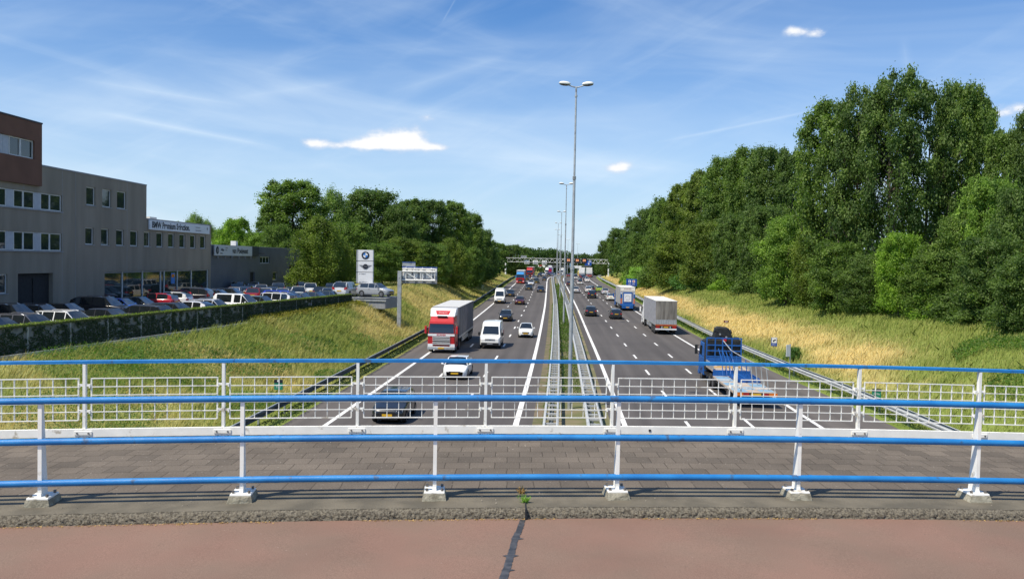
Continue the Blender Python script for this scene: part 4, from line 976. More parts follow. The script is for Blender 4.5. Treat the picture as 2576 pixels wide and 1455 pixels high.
# ribbon windows: frames in pairs with pale panels between
rz = [(facZ(120, 487)[1], facZ(120, 529)[1]), (facZ(120, 585.5)[1], facZ(120, 630.5)[1])]
yrib = facZ(156, 500)[0]
for z1_, z0_ in rz: holes.append((Yc1+1, yrib, z0_, z1_))
# ground floor: recessed entrance, small window, showroom glass
gz0 = LOT_Z-.2
ya, yb = facZ(45, 720)[0], facZ(133, 720)[0]; ztop = facZ(45, 688)[1]; ent = (ya, yb, gz0, ztop); holes.append(ent)
yg0, yg1 = facZ(-40, 700)[0], facZ(19, 700)[0]; holes.append((yg0, yg1, facZ(10, 738)[1], ztop)); wins.append((yg0, yg1, facZ(10, 738)[1], ztop, [], {}))
ys0, ys1 = facZ(263, 700)[0], facZ(525, 700)[0]; zs1 = facZ(400, 680)[1]; show = (ys0, ys1, gz0, zs1); holes.append(show)
H1 = [h for h in holes if h[0] < Yc3]; 
# split walls at the roof step
def clip(hs, a, b): return [(max(h[0], a), min(h[1], b), h[2], h[3]) for h in hs if h[0] < b-.01 and h[1] > a+.01]
fwall(off, Yc1, Yc3, gz0, zR3, clip(holes, Yc1, Yc3), M['concrete'])
for px_ in (60, 156.5, 190, 320): mb = MB(); yj = facZ(px_, 500)[0]; fbox(mb, yj-.02, yj+.02, rz[0][0]+.1 if px_ < 156 else gz0, zR3-.05, .001, .006); mb.build('panel_joint', M['steelgrey'], off)
for (a, b, c_, d_, mu, k) in wins:
    if a < Yc3: fwindow(off, a, b, c_, d_, mu, **k)
for z1_, z0_ in rz:
    f = 0.07
    segs = [(-150,-120,'p'),(-120,-95,'w'),(-95,-70,'w'),(-70,-35,'p'),(-35,-10,'w'),(-10,18,'w'),(18,36,'p'),(36,60.5,'w'),(60.5,88,'w'),(88,104,'p'),(104,127,'w'),(127,155,'w')]
    for a, b, kd in segs:
        A_, B_ = max(facZ(a, 500)[0], Yc1+1), facZ(b, 500)[0]
        if B_ <= A_: continue
        if kd == 'w': fwindow(off, A_, B_, z0_, z1_, sill=False, rec=.08)
        else: mb = MB(); fbox(mb, A_+.005, B_-.005, z0_+.004, z1_-.004, -.16, -.07); mb.build('window_panel', M['winpanel'], off)
    mb = MB(); fbox(mb, Yc1+1, yrib+.1, z0_-.1, z0_-.003, -.1, .08); mb.build('sill', M['steelgrey'], off)
mb = MB(); fbox(mb, Yc1, Yc3-.02, zR3+.002, zR3+.12, -.4, .05); mb.build('roof_edge', M['steelgrey'], off)
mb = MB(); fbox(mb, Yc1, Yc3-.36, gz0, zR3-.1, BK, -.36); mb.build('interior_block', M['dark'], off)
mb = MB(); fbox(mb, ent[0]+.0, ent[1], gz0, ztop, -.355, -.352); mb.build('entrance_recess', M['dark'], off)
mb = MB(); fbox(mb, facZ(92, 700)[0], facZ(113, 700)[0], gz0, ztop-.4, -.35, -.28); mb.build('door', M['dark'], off)
# side wall of the step (faces away along the road) and the orange storey
mb = MB(); mb.hexa([facP(Yc3-.35, zR2-.5, -.35), facP(Yc3, zR2-.5, -.35), facP(Yc3, zR2-.5, BK), facP(Yc3-.35, zR2-.5, BK)], [facP(Yc3-.35, zR3, -.35), facP(Yc3, zR3, -.35), facP(Yc3, zR3, BK), facP(Yc3-.35, zR3, BK)]); mb.build('end_wall', M['concrete'], off)
wy0, wy1 = facZ(-30, 350)[0], facZ(79, 350)[0]; wz1, wz0 = facZ(60, 350)[1], facZ(60, 397)[1]
fo = .25
hs = [(wy0, wy1, wz0, wz1)]
def shifted(fn, *a, **k): return fn(*a, **k)
mb = MB(); 
for (a, b, c_, d_) in ((Yc1, wy0, zAb, zA), (wy1, Yc2, zAb, zA), (wy0, wy1, zAb, wz0), (wy0, wy1, wz1, zA)): fbox(mb, a, b, c_, d_, -.1, fo)
mb.build('cladding', M['brickorange'], off)
mb = MB(); fbox(mb, Yc1, Yc2, zAb+.02, zA-.02, BK, -.105); mb.build('interior_block', M['brickorange'], off)
mb = MB(); fbox(mb, Yc1, Yc2+.03, zA+.003, zA+.12, BK, fo+.05); mb.build('roof_edge', M['ink'], off)
for a, b, kd in ((-30, 3, 'p'), (3, 18, 'p'), (18, 47, 'w'), (47, 79, 'w')):
    A_, B_ = facZ(a, 360)[0], facZ(b, 360)[0]
    if kd == 'p': mb = MB(); fbox(mb, A_+.01, B_-.01, wz0+.01, wz1-.01, -.05, .10); mb.build('window_panel', M['winpanel'], off)
    else:
        mb = MB(); e = .05; fbox(mb, A_+.01, B_-.01, wz1-.1, wz1-.01, -.02, .12); fbox(mb, A_+.01, B_-.01, wz0+.01, wz0+.1, -.02, .12); fbox(mb, A_+.01, A_+.10, wz0+.1, wz1-.1, -.02, .12); fbox(mb, B_-.10, B_-.01, wz0+.1, wz1-.1, -.02, .12)
        w = mb.build('window', M['winframe'], off); mb = MB(); fbox(mb, A_+.1, B_-.1, wz0+.1, wz1-.1, .02, .05); mb.build('pane', M['winglass'], w)
# two-storey showroom wing
shw = thing('showroom_building', 'grey two-storey showroom wing with shop windows below a long white sign', 'building')
fwall(shw, Yc3+.01, Yc4, gz0, zR2, clip(holes, Yc3+.01, Yc4), M['concrete'])
for (a, b, c_, d_, mu, k) in wins:
    if a >= Yc3: fwindow(shw, a, b, c_, d_, mu, **k)
mb = MB(); fbox(mb, Yc3+.01, Yc4+.03, zR2+.002, zR2+.12, -.4, .05); mb.build('roof_edge', M['steelgrey'], shw)
mb = MB(); mb.hexa([facP(Yc4-.3, gz0, -.352), facP(Yc4, gz0, -.352), facP(Yc4, gz0, BK), facP(Yc4-.3, gz0, BK)], [facP(Yc4-.3, zR2, -.352), facP(Yc4, zR2, -.352), facP(Yc4, zR2, BK), facP(Yc4-.3, zR2, BK)]); fbox(mb, Yc3, Yc4, zR2-.5, zR2-.3, BK, -.36); mb.build('end_wall', M['concrete'], shw)
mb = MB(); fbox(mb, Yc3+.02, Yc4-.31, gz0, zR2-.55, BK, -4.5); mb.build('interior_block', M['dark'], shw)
mb = MB(); ysv = facZ(463, 0)[0]; a_ = facZ(412, 548)[0]; mb = fbox(MB(), a_, a_+1.6, zR2+.13, zR2+.45, -3, -1.5); mb.build('roof_vent', M['steelwhite'], shw)
# shop window
mb = MB(); fbox(mb, ys0+.01, ys1-.01, gz0, zs1-.01, -.20, -.19); sw = mb.build('shop_window', M['winglass'], shw)
for px in (263.5, 311, 361.5, 407, 416, 449, 484, 524.5):
    Y_ = facZ(px, 700)[0]; mb = MB(); fbox(mb, Y_-.06, Y_+.06, gz0, zs1-.01, -.19, -.10); mb.build('mullion', M['winframe'], sw)
mb = MB(); fbox(mb, ys0, ys1, zs1-.14, zs1-.01, -.18, -.12); mb.build('transom', M['steelgrey'], sw)
Y_ = facZ(439, 700)[0]; mb = MB(); fbox(mb, Y_-.5, Y_+.45, zs1-1.5, zs1-.3, -.185, -.165); mb.build('poster', M['logoblue'], sw); mb = MB(); fbox(mb, Y_-.4, Y_+.3, zs1-.8, zs1-.45, -.163, -.155); mb.build('poster', M['amber'], sw)
# long white sign
sgY0, sgz1 = facZ(371.7, 552.2); _, sgz0 = facZ(371.7, 576.8); sgY1 = facZ(523.5, 570)[0]
sg = thing('fascia_sign', 'long white sign board with bold dark lettering on the showroom wall', 'sign', facP(sgY0, sgz0, .06), math.atan2(1, FS)); Lg = (sgY1-sgY0)*math.hypot(1, FS); Hg = sgz1-sgz0
# local x runs along the facade away from the camera, local -y faces the motorway
MB().box(0, Lg, -.12, .0, 0, Hg).build('sign_panel', M['winpanel'] if False else mk('sign_pale', (.72,.75,.80), rough=.4, var=.03), sg)
text('BMW Premium Selection.', Hg*.92, M['ink'], sg, (Lg*.035, -.13, Hg*.50), sx=Lg*.66/(Hg*.92*11.6), ext=.006, bold=.026, align='LEFT')
text('Gebruikte', Hg*.26, M['steelgrey'], sg, (Lg*.735, -.13, Hg*.66), sx=1.25, ext=.004, align='LEFT'); text('Automobielen.', Hg*.26, M['steelgrey'], sg, (Lg*.735, -.13, Hg*.32), sx=1.1, ext=.004, align='LEFT')
MB().cyl((Lg*.955, -.135, Hg*.62), (Lg*.955, -.12, Hg*.62), Hg*.17, n=24).build('emblem', M['steelgrey'], sg)
# low dark hall
hall = thing('workshop_hall', 'low dark-clad workshop hall with a pale sign board behind the car park', 'building')
hh = []
def fw2(pxa, pxb, pya, pyb): ya_, z1_ = facZ(pxa, pya); yb_, _ = facZ(pxb, pya); return (ya_, yb_, facZ(pxa, pyb)[1], z1_)
w1 = fw2(654, 678, 645.5, 662); d1 = fw2(687*0+629, 641, 684, 724); w2 = fw2(686, 697, 684, 705); d2 = fw2(727, 752, 666, 735)
d1 = (d1[0], d1[1], gz0, d1[3]); d2 = (d2[0], min(d2[1], Yc5-.2), gz0, d2[3])
fwall(hall, Yc4+.01, Yc5, gz0, zR1, [w1, d1, w2, d2], M['slate'])
fwindow(hall, *w1, mull=(w1[0]+(w1[1]-w1[0])/3, w1[0]+2*(w1[1]-w1[0])/3)); fwindow(hall, *w2)
for d_ in (d1, d2): mb = MB(); fbox(mb, d_[0]+.01, d_[1]-.01, d_[2], d_[3]-.01, -.3, -.25); mb.build('door', M['dark'], hall)
mb = MB(); fbox(mb, Yc4+.01, Yc5-.02, gz0, zR1-.05, BK, -.36); mb.build('interior_block', M['slate'], hall)
mb = MB(); fbox(mb, Yc4+.01, Yc5+.03, zR1+.002, zR1+.1, BK, .04); mb.build('roof_edge', M['steelgrey'], hall)
mb = MB(); fbox(mb, Yc4+.03, Yc5-.1, gz0, LOT_Z+.75, .002, .05); mb.build('plinth_band', M['concrete'], hall)
Y_ = facZ(611, 612)[0]; MB().box(facP(Y_, 0, -1.2).x-.35, facP(Y_, 0, -1.2).x+.35, Y_-.4, Y_+.4, zR1+.1, zR1+.75).build('roof_vent', M['steelwhite'], hall)
for px, py in ((650, 637), (745, 640)): Y_, z_ = facZ(px, py); MB().box(facP(Y_, 0).x+.05, facP(Y_, 0).x+.9, Y_-.12, Y_+.12, z_-.06, z_+.06).build('floodlight', M['ink'], hall)
s2Y0, s2z1 = facZ(533.5, 615); s2z0 = facZ(533.5, 642)[1]; s2Y1 = facZ(628, 625)[0]
s2 = thing('fascia_sign', 'pale sign board with dark lettering and round emblem on the dark hall', 'sign', facP(s2Y0, s2z0, .2), math.atan2(1, FS)); L2 = (s2Y1-s2Y0)*math.hypot(1, FS); H2 = s2z1-s2z0
MB().box(0, L2, -.15, 0, 0, H2).build('sign_panel', mk('sign_grey', (.52,.55,.58), rough=.4, var=.03), s2)
MB().box(L2+.02, L2*1.21, -.15, 0, -.02, H2).build('side_banner', M['ink'], s2)
text('van Poelgeest', H2*.74, M['ink'], s2, (L2*.44, -.16, H2*.48), sx=L2*.52/(H2*.74*6.6), ext=.006, bold=.022, align='LEFT')
mb = MB(); mb.cyl((L2*.06, -.165, H2*.5), (L2*.06, -.15, H2*.5), H2*.36, n=24); mb.build('emblem', M['ink'], s2); MB().cyl((L2*.065, -.175, H2*.48), (L2*.065, -.166, H2*.48), H2*.18, n=20).build('emblem', M['silverlogo'], s2)
text('Alles', H2*.34, M['ink'], s2, (L2*.145, -.16, H2*.55), sx=1.2, ext=.004, align='LEFT', bold=.01); text('BMW', H2*.2, M['ink'], s2, (L2*.13, -.16, H2*.2), sx=1.3, ext=.004, align='LEFT'); text('Service', H2*.17, M['ink'], s2, (L2*.26, -.16, H2*.74), sx=1.2, ext=.004, align='LEFT'); text('Parts', H2*.17, M['ink'], s2, (L2*.26, -.16, H2*.52), sx=1.2, ext=.004, align='LEFT')
for q in range(6): MB().box(L2*(.1+.18*q)-.04, L2*(.1+.18*q)+.04, -.1, .1, -.35, -.003).build('bracket', M['steelgrey'], s2)
# blue-clad building glimpsed between the trees on the right
p = at(2520, 500, 120); t = thing('blue_building', 'blue and white building glimpsed through the trees at right', 'building', (p.x, 120, 3))
MB().box(-3, 4, 0, 10, 0, p.z-3+1).build('wall', M['blue'], t); MB().box(-3.1, 4.1, -.1, 10.1, p.z-3+1.002, p.z-3+2.4).build('roof_band', M['signwhite'], t)

# ------------------------------------------------------------------ vehicles (front faces local -y, origin at the middle of the ground patch)
def lerp_tab(T, f): return float(np.interp(f, [a for a, b in T], [b for a, b in T]))
def wheel(t, x, y, r, w=.21, name='wheel'):
    s = 1 if x > 0 else -1; mb = MB(); x1 = x; x0 = x-s*w
    n = 20
    prof = [(x0, r*.8), (x0, r*.97), (x0+s*.03, r), (x1-s*.03, r), (x1, r*.95), (x1, r*.66)]
    i = len(mb.v)
    for xx, rr in prof:
        for k in range(n): a = 2*PI*k/n; mb.v.append((xx, y+rr*math.cos(a), r+rr*math.sin(a)))
    for j in range(len(prof)-1):
        for k in range(n): q = (k+1) % n; mb.f.append((i+j*n+k, i+j*n+q, i+(j+1)*n+q, i+(j+1)*n+k))
    w_ = mb.build(name, M['tyre'], t, smooth=50)
    mb = MB(); mb.cyl((x1-s*.025, y, r), (x1-s*.012, y, r), r*.67, n=20)
    for k in range(5):
        a = 2*PI*k/5; mb.quad((x1-s*.004, y+.05*math.cos(a+1.5), r+.05*math.sin(a+1.5)), (x1-s*.004, y+.05*math.cos(a-1.5), r+.05*math.sin(a-1.5)), (x1-s*.004, y+r*.64*math.cos(a-.14), r+r*.64*math.sin(a-.14)), (x1-s*.004, y+r*.64*math.cos(a+.14), r+r*.64*math.sin(a+.14)))
    mb.build('rim', M['rim'], w_, smooth=40)
def arch(mb, x, y, r, s):
    n = 16; R_ = r*1.17
    for k in range(n):
        a0, a1 = PI*k/n, PI*(k+1)/n
        mb.quad((x+s*.004, y+r*.9*math.cos(a0), r+r*.9*math.sin(a0)), (x+s*.004, y+R_*math.cos(a0), r*.98+R_*math.sin(a0)), (x+s*.004, y+R_*math.cos(a1), r*.98+R_*math.sin(a1)), (x+s*.004, y+r*.9*math.cos(a1), r+r*.9*math.sin(a1)))
KN = {
 'hatchback': dict(L=4.15, W=1.76, H=1.47, r=.31, top=[(0,.58),(.015,.70),(.06,.80),(.25,.97),(.5,.97),(.85,1.0),(.965,1.0),(.985,.78),(1,.62)],
     roof=[(.235,0),(.40,1),(.53,1.03),(.80,.97),(.93,.62),(.985,0)], pil=[(.40,.415),(.60,.618),(.86,.985)], gl=(.235,.40), rg=(.80,.985), wh=(.19,.80)),
 'sedan': dict(L=4.6, W=1.8, H=1.44, r=.32, top=[(0,.55),(.012,.68),(.05,.78),(.27,.95),(.5,.96),(.82,1.0),(.97,.99),(.99,.75),(1,.60)],
     roof=[(.255,0),(.41,1),(.54,1.03),(.70,.97),(.86,0)], pil=[(.41,.422),(.58,.594),(.745,.86)], gl=(.255,.41), rg=(.70,.86), wh=(.18,.79)),
 'estate': dict(L=4.6, W=1.8, H=1.49, r=.32, top=[(0,.55),(.012,.68),(.05,.78),(.25,.96),(.5,.97),(.85,1.0),(.97,1.0),(.988,.76),(1,.60)],
     roof=[(.24,0),(.39,1),(.55,1.03),(.86,.97),(.985,.0)], pil=[(.39,.402),(.56,.574),(.74,.752),(.90,.985)], gl=(.24,.39), rg=(.86,.985), wh=(.18,.79)),
 'suv': dict(L=4.6, W=1.88, H=1.70, r=.36, top=[(0,.66),(.012,.85),(.05,.95),(.24,1.08),(.5,1.10),(.85,1.12),(.97,1.12),(.988,.86),(1,.66)],
     roof=[(.225,0),(.36,1),(.5,1.02),(.86,.98),(.95,.62),(.99,.0)], pil=[(.36,.372),(.56,.574),(.75,.764),(.90,.99)], gl=(.225,.36), rg=(.86,.99), wh=(.18,.79)),
 'city': dict(L=3.6, W=1.63, H=1.49, r=.29, top=[(0,.56),(.02,.72),(.07,.84),(.24,.99),(.5,.98),(.85,1.0),(.96,1.0),(.985,.74),(1,.58)],
     roof=[(.20,0),(.39,1),(.53,1.03),(.78,.97),(.92,.6),(.985,0)], pil=[(.39,.405),(.62,.64),(.82,.985)], gl=(.20,.39), rg=(.78,.985), wh=(.17,.82)),
 'mpv': dict(L=4.3, W=1.8, H=1.80, r=.32, top=[(0,.62),(.012,.82),(.05,.93),(.20,1.10),(.5,1.10),(.85,1.12),(.98,1.12),(.992,.8),(1,.62)],
     roof=[(.185,0),(.36,.98),(.5,1.02),(.94,1.0),(.975,.72),(.995,.0)], pil=[(.36,.38),(.52,.575),(.90,.995)], gl=(.185,.36), rg=(.94,.995), wh=(.17,.80)),
 'wedge': dict(L=4.5, W=1.79, H=1.44, r=.33, top=[(0,.52),(.012,.66),(.06,.80),(.20,.97),(.5,.98),(.85,1.02),(.97,1.04),(.985,.78),(1,.60)],
     roof=[(.17,0),(.40,1),(.52,1.02),(.72,.95),(.965,.25),(.98,0)], pil=[(.40,.415),(.58,.595),(.80,.98)], gl=(.17,.40), rg=(.72,.98), wh=(.18,.80)),
}
PW = [(0,.66),(.012,.80),(.045,.92),(.11,.98),(.25,1),(.78,1),(.92,.965),(.97,.91),(.99,.85),(1,.74)]
def car_proto(kind, name='parked_car'):
    K = KN[kind]; L, W, H, r = K['L'], K['W'], K['H'], K['r']; hw = W/2
    t = bpy.data.objects.new(name, None); COL.objects.link(t); t.empty_display_size = .3
    Y = lambda f: -L/2+f*L
    fs = sorted({0,.006,.015,.03,.05,.08,.12,.18,.24,.3,.4,.5,.6,.7,.8,.88,.93,.96,.975,.985,.993,1.0,*[a for a, _ in K['top']]})
    # lower body
    rings = []
    for f in fs:
        zt = lerp_tab(K['top'], f); w = hw*lerp_tab(PW, f); zb = .20+.10*max(0, 1-f/.05)+.12*max(0, (f-.94)/.06)
        rings.append([(w*.90,zb),(w*.985,zb+.09),(w,zb+.28),(w*.985,zt-.16),(w*.955,zt-.05),(w*.90,zt-.005),(w*.55,zt+.018),(0,zt+.025)])
    mb = MB(); m_ = len(rings[0]); full = []
    for f, rg_ in zip(fs, rings):
        row = [(x, Y(f), z) for x, z in rg_]+[(-x, Y(f), z) for x, z in rg_[-2::-1]]; full.append(row)
    k = len(full[0]); base = 0
    for row in full: mb.v += row
    for i in range(len(full)-1):
        for j in range(k-1): mb.f.append((i*k+j, i*k+j+1, (i+1)*k+j+1, (i+1)*k+j))
    mb.f.append(tuple(range(k))); mb.f.append(tuple(range((len(full)-1)*k, len(full)*k))[::-1])
    # greenhouse
    rf = K['roof']; g0, g1 = rf[0][0], rf[-1][0]
    gs = sorted({*[a for a, _ in rf], *[x for p_ in K['pil'] for x in p_ if g0 <= x <= g1], (K['gl'][0]+K['gl'][1])/2, *np.linspace(g0, g1, 7)})
    parts = {'body': mb, 'windscreen': MB(), 'rear_window': MB(), 'side_window_l': MB(), 'side_window_r': MB()}
    zR = H
    def grow(f):
        zb = lerp_tab(K['top'], f)-.02; tt = lerp_tab(rf, f); z = zb+(zR-zb)*min(tt, 1.03); tt = min(1, tt)
        wb = hw*.925*min(1, lerp_tab(PW, f)+.02); wt = hw*(.925-.185*tt)
        return zb, z, wb, wt, tt
    rows = []
    for f in gs:
        zb, z, wb, wt, tt = grow(f)
        zs = zb+(z-zb)*.93
        rows.append([(wb, Y(f), zb), (wt, Y(f), zs), (wt-.07*min(1, .3+tt), Y(f), zb+(z-zb)*.985), (wt*.45, Y(f), z+.012*tt), (0, Y(f), z+.02*tt)])
    for i in range(len(gs)-1):
        fm = (gs[i]+gs[i+1])/2; A, Bq = rows[i], rows[i+1]
        for s in (1, -1):
            a = [(s*x, y, z) for x, y, z in A]; b = [(s*x, y, z) for x, y, z in Bq]
            pil = any(p0 <= fm <= p1 for p0, p1 in K['pil'])
            side = parts['body'] if pil else parts['side_window_l' if s > 0 else 'side_window_r']
            side.quad(a[0], b[0], b[1], a[1]); parts['body'].quad(a[1], b[1], b[2], a[2])
            top = parts['windscreen'] if K['gl'][0] <= fm <= K['gl'][1] else parts['rear_window'] if K['rg'][0] <= fm <= K['rg'][1] else parts['body']
            top.quad(a[2], b[2], b[3], a[3]); top.quad(a[3], b[3], b[4], a[4])
    body = parts['body'].build('body', M['paint'], t, smooth=38)
    parts['windscreen'].build('windscreen', M['glass'], t, smooth=40); parts['rear_window'].build('rear_window', M['glass'], t, smooth=40)
    parts['side_window_l'].build('side_window', M['glass'], t, smooth=40); parts['side_window_r'].build('side_window', M['glass'], t, smooth=40)
    # trim
    for f in K['wh']:
        for s in (1, -1):
            wheel(t, s*(hw+.004), Y(f), r); am = MB(); arch(am, s*(hw*lerp_tab(PW, f)+.001), Y(f), r, s); am.build('wheel_arch', M['black'], t)
    zh = lerp_tab(K['top'], .03)
    for s in (1, -1):
        mb = MB(); mb.hexa([(s*hw*.50, Y(.004), zh-.16), (s*hw*.86, Y(.034), zh-.15), (s*hw*.93, Y(.10), zh-.08), (s*hw*.5, Y(.10), zh-.10)], [(s*hw*.52, Y(.010), zh-.03), (s*hw*.86, Y(.040), zh-.01), (s*hw*.94, Y(.115), zh+.035), (s*hw*.5, Y(.10), zh-.0)])
        mb.build('headlight', M['lamp'], t)
        zt_ = lerp_tab(K['top'], .97)
        mb = MB(); tall = .32 if kind in ('estate', 'suv', 'mpv') else .16
        mb.hexa([(s*hw*.58, Y(1)-.02, zt_-.22), (s*hw*.86, Y(.985), zt_-.22), (s*hw*.955, Y(.95), zt_-.2), (s*hw*.6, Y(.93), zt_-.2)], [(s*hw*.60, Y(.992), zt_-.05), (s*hw*.85, Y(.982), zt_-.22+tall), (s*hw*.94, Y(.955), zt_-.22+tall), (s*hw*.6, Y(.93), zt_-.06)])
        mb.build('tail_light', M['tail'], t)
        fm = K['gl'][0]+.06; mb = MB(); mb.ellipsoid((s*(hw+.10), Y(fm), lerp_tab(K['top'], .3)+.05), (.10, .06, .075), 10, 6); mb.box(min(s*hw*.9, s*(hw+.06)), max(s*hw*.9, s*(hw+.06)), Y(fm)-.02, Y(fm)+.03, lerp_tab(K['top'], .3)-.01, lerp_tab(K['top'], .3)+.03)
        mb.build('mirror', M['paint'], t, smooth=60)
        # door seams and handles
        mb = MB()
        for f in K['pil'][1:2]: x = s*(hw*1.0+.002); mb.quad((x, Y(f[0]), .32), (x, Y(f[0])+.012, .32), (x*.985, Y(f[0])+.012, lerp_tab(K['top'], .5)-.14), (x*.985, Y(f[0]), lerp_tab(K['top'], .5)-.14))
        x = s*(hw*.99+.004); zq = lerp_tab(K['top'], .5)-.17; mb.box(min(x, x+s*.02), max(x, x+s*.02), Y(K['pil'][1][0])-.22, Y(K['pil'][1][0])-.06, zq, zq+.025)
        mb.build('door_handle', M['black'], t)
    mb = MB(); mb.box(-hw*.46, hw*.46, Y(0)-.012, Y(0)+.05, zh-.24, zh-.10); mb.build('grille', M['black'], t)
    mb = MB(); mb.box(-hw*.62, hw*.62, Y(0)-.008, Y(0)+.06, .25, .36); mb.build('bumper_intake', M['black'], t)
    mb = MB(); mb.box(-hw*.60, hw*.60, Y(1)-.05, Y(1)+.008, .26, .40); mb.build('rear_diffuser', M['black'], t)
    MB().box(-.26, .26, Y(0)-.03, Y(0)-.013, .42, .53).build('licence_plate', M['plate'], t)
    zp = .70 if kind != 'sedan' else .62
    MB().box(-.26, .26, Y(1)+.002, Y(1)+.016, zp, zp+.11).build('licence_plate', M['plate'], t)
    if kind in ('estate', 'suv'):
        for s in (1, -1): MB().tube([(s*hw*.68, Y(.42), H-.01), (s*hw*.68, Y(.46), H+.045), (s*hw*.68, Y(.80), H+.03), (s*hw*.68, Y(.85), H-.04)], .018, 6).build('roof_rail', M['chrome'], t)
    MB().tube([(0, Y(.72), H-.01), (0, Y(.74), H+.09)], .01, 5).build('antenna', M['black'], t)
    return t
PROTO = {}
def place(kind, x, y, z, rz, color, label, cat='car', group=None, builder=None, name=None):
    if kind not in PROTO:
        t = (builder or car_proto)(kind); PROTO[kind] = t; c = t
        if color: color_tree(t, (*color, 1))
    else: c = copy_tree(PROTO[kind], None, (*color, 1) if color else None)
    c.location = (x, y, z); c.rotation_euler = (0, 0, rz)
    if name: c.name = name
    tag(c, label, cat, group); return c

# vans ------------------------------------------------------------------
def loft_body(mb, st):
    """st: list of (y, [(x,z)...half ring]) closed symmetric"""
    full = []
    for y, h in st: full.append([(x, y, z) for x, z in h]+[(-x, y, z) for x, z in h[-2::-1]] if h[-1][0] == 0 else [(x, y, z) for x, z in h]+[(-x, y, z) for x, z in h[::-1]])
    i0 = len(mb.v); k = len(full[0])
    for r_ in full: mb.v += r_
    for i in range(len(full)-1):
        for j in range(k-1): mb.f.append((i0+i*k+j, i0+i*k+j+1, i0+(i+1)*k+j+1, i0+(i+1)*k+j))
    mb.f.append(tuple(range(i0, i0+k))); mb.f.append(tuple(range(i0+(len(full)-1)*k, i0+len(full)*k))[::-1])
def van_proto(kind):
    high = 2.45 if kind == 'van_round' else 2.62; L = 5.3 if kind == 'van_round' else 5.6; W = 1.97; hw = W/2
    t = bpy.data.objects.new('delivery_van', None); COL.objects.link(t)
    def ring(w, zt, zb=.30, tw=.86): return [(w*.93,zb),(w,zb+.12),(w,1.0),(w*.985,min(zt-.1,1.25)),(w*tw+ (1-tw)*w*.4,zt-.12),(w*tw,zt-.02),(w*.4,zt+.02),(0,zt+.025)]
    y0 = -L/2
    st = [(y0, ring(hw*.80, .95, .42, .95)), (y0+.05, ring(hw*.9, 1.02, .34, .95)), (y0+.25, ring(hw*.98, 1.12, .30, .93)), (y0+.75, ring(hw, 1.32, .30, .93)), (y0+1.45, ring(hw, high-.42, .3, .80)),
          (y0+1.75, ring(hw, high-.12, .3, .82)), (y0+2.2, ring(hw, high, .3, .84)), (L/2-.25, ring(hw, high, .3, .86)), (L/2-.04, ring(hw*.99, high-.05, .3, .86)), (L/2, ring(hw*.97, high-.12, .34, .86))]
    mb = MB(); loft_body(mb, st); mb.build('body', M['paint'], t, smooth=36)
    # windscreen lies just proud of the sloping front
    a, b = st[3], st[4]
    def pt(st_, xf, dz=.014): h = st_[1]; return (xf, st_[0]-.012, h[-2][1]+dz)
    mb = MB(); mb.quad((-hw*.80, y0+.74, 1.345), (hw*.80, y0+.74, 1.345), (hw*.70, y0+1.425, high-.42+.035), (-hw*.70, y0+1.425, high-.42+.035)); mb.build('windscreen', M['glass'], t)
    for s in (1, -1):
        mb = MB(); x = s*(hw+.006); mb.poly([(x, y0+.98, 1.22), (x, y0+1.95, 1.22), (x*.965, y0+1.95, 1.78), (x*.965, y0+1.42, 1.78)]); mb.build('side_window', M['glass'], t)
        MB().box(min(s*(hw+.04), s*(hw+.24)), max(s*(hw+.04), s*(hw+.24)), y0+.98, y0+1.1, 1.18, 1.52).build('mirror', M['black'], t, bevel=.02)
        mb = MB(); mb.hexa([(s*hw*.62, y0+.02, .80), (s*hw*.93, y0+.10, .82), (s*hw*1.0, y0+.42, .9), (s*hw*.6, y0+.3, .85)], [(s*hw*.64, y0+.06, 1.03), (s*hw*.93, y0+.16, 1.10), (s*hw*1.0, y0+.5, 1.22), (s*hw*.6, y0+.3, 1.1)]); mb.build('headlight', M['lamp'], t)
        MB().box(min(s*hw*.86, s*(hw+.004)), max(s*hw*.86, s*(hw+.004)), L/2-.05, L/2+.012, .95, 1.45).build('tail_light', M['tail'], t)
        for f in (y0+.95, L/2-1.05): wheel(t, s*(hw+.006), f, .34)
        for f in (y0+.95, L/2-1.05): mb = MB(); arch(mb, s*(hw+.001), f, .34, s); mb.build('wheel_arch', M['black'], t)
        mb = MB(); mb.quad((s*(hw+.006), y0+1.5, .55), (s*(hw+.006), L/2-.4, .55), (s*(hw+.006), L/2-.4, .66), (s*(hw+.006), y0+1.5, .66)); mb.build('rub_strip', M['black'], t)
    mb = MB(); mb.box(-hw*.86, hw*.86, y0-.03, y0+.3, .32, .60); mb.build('bumper', M['black'], t, bevel=.03)
    for z_ in (.80, .90): MB().box(-hw*.5, hw*.5, y0-.014, y0+.02, z_, z_+.05).build('grille', M['black'], t)
    MB().ellipsoid((0, y0-.016, .93), (.09, .02, .055), 12, 6).build('badge', M['chrome'], t)
    MB().box(-.27, .27, y0-.05, y0-.031, .44, .55).build('licence_plate', M['plate'] if kind != 'van_round' else M['steelgrey'], t)
    MB().box(-hw*.7, hw*.7, y0+.55, y0+.56, 1.27, 1.30).build('bonnet_gap', M['black'], t)
    mb = MB()
    for s in (1, -1): mb.quad((s*.08, L/2+.012, 1.35), (s*hw*.75, L/2+.012, 1.35), (s*hw*.72, L/2-.03, 2.0), (s*.08, L/2-.03, 2.0))
    mb.build('rear_window', M['glass'], t)
    if kind == 'van_box': MB().box(-hw*.74, hw*.74, y0+1.7, y0+2.5, high-.1, high+.22).build('roof_spoiler', M['paint'], t, bevel=.06)
    return t

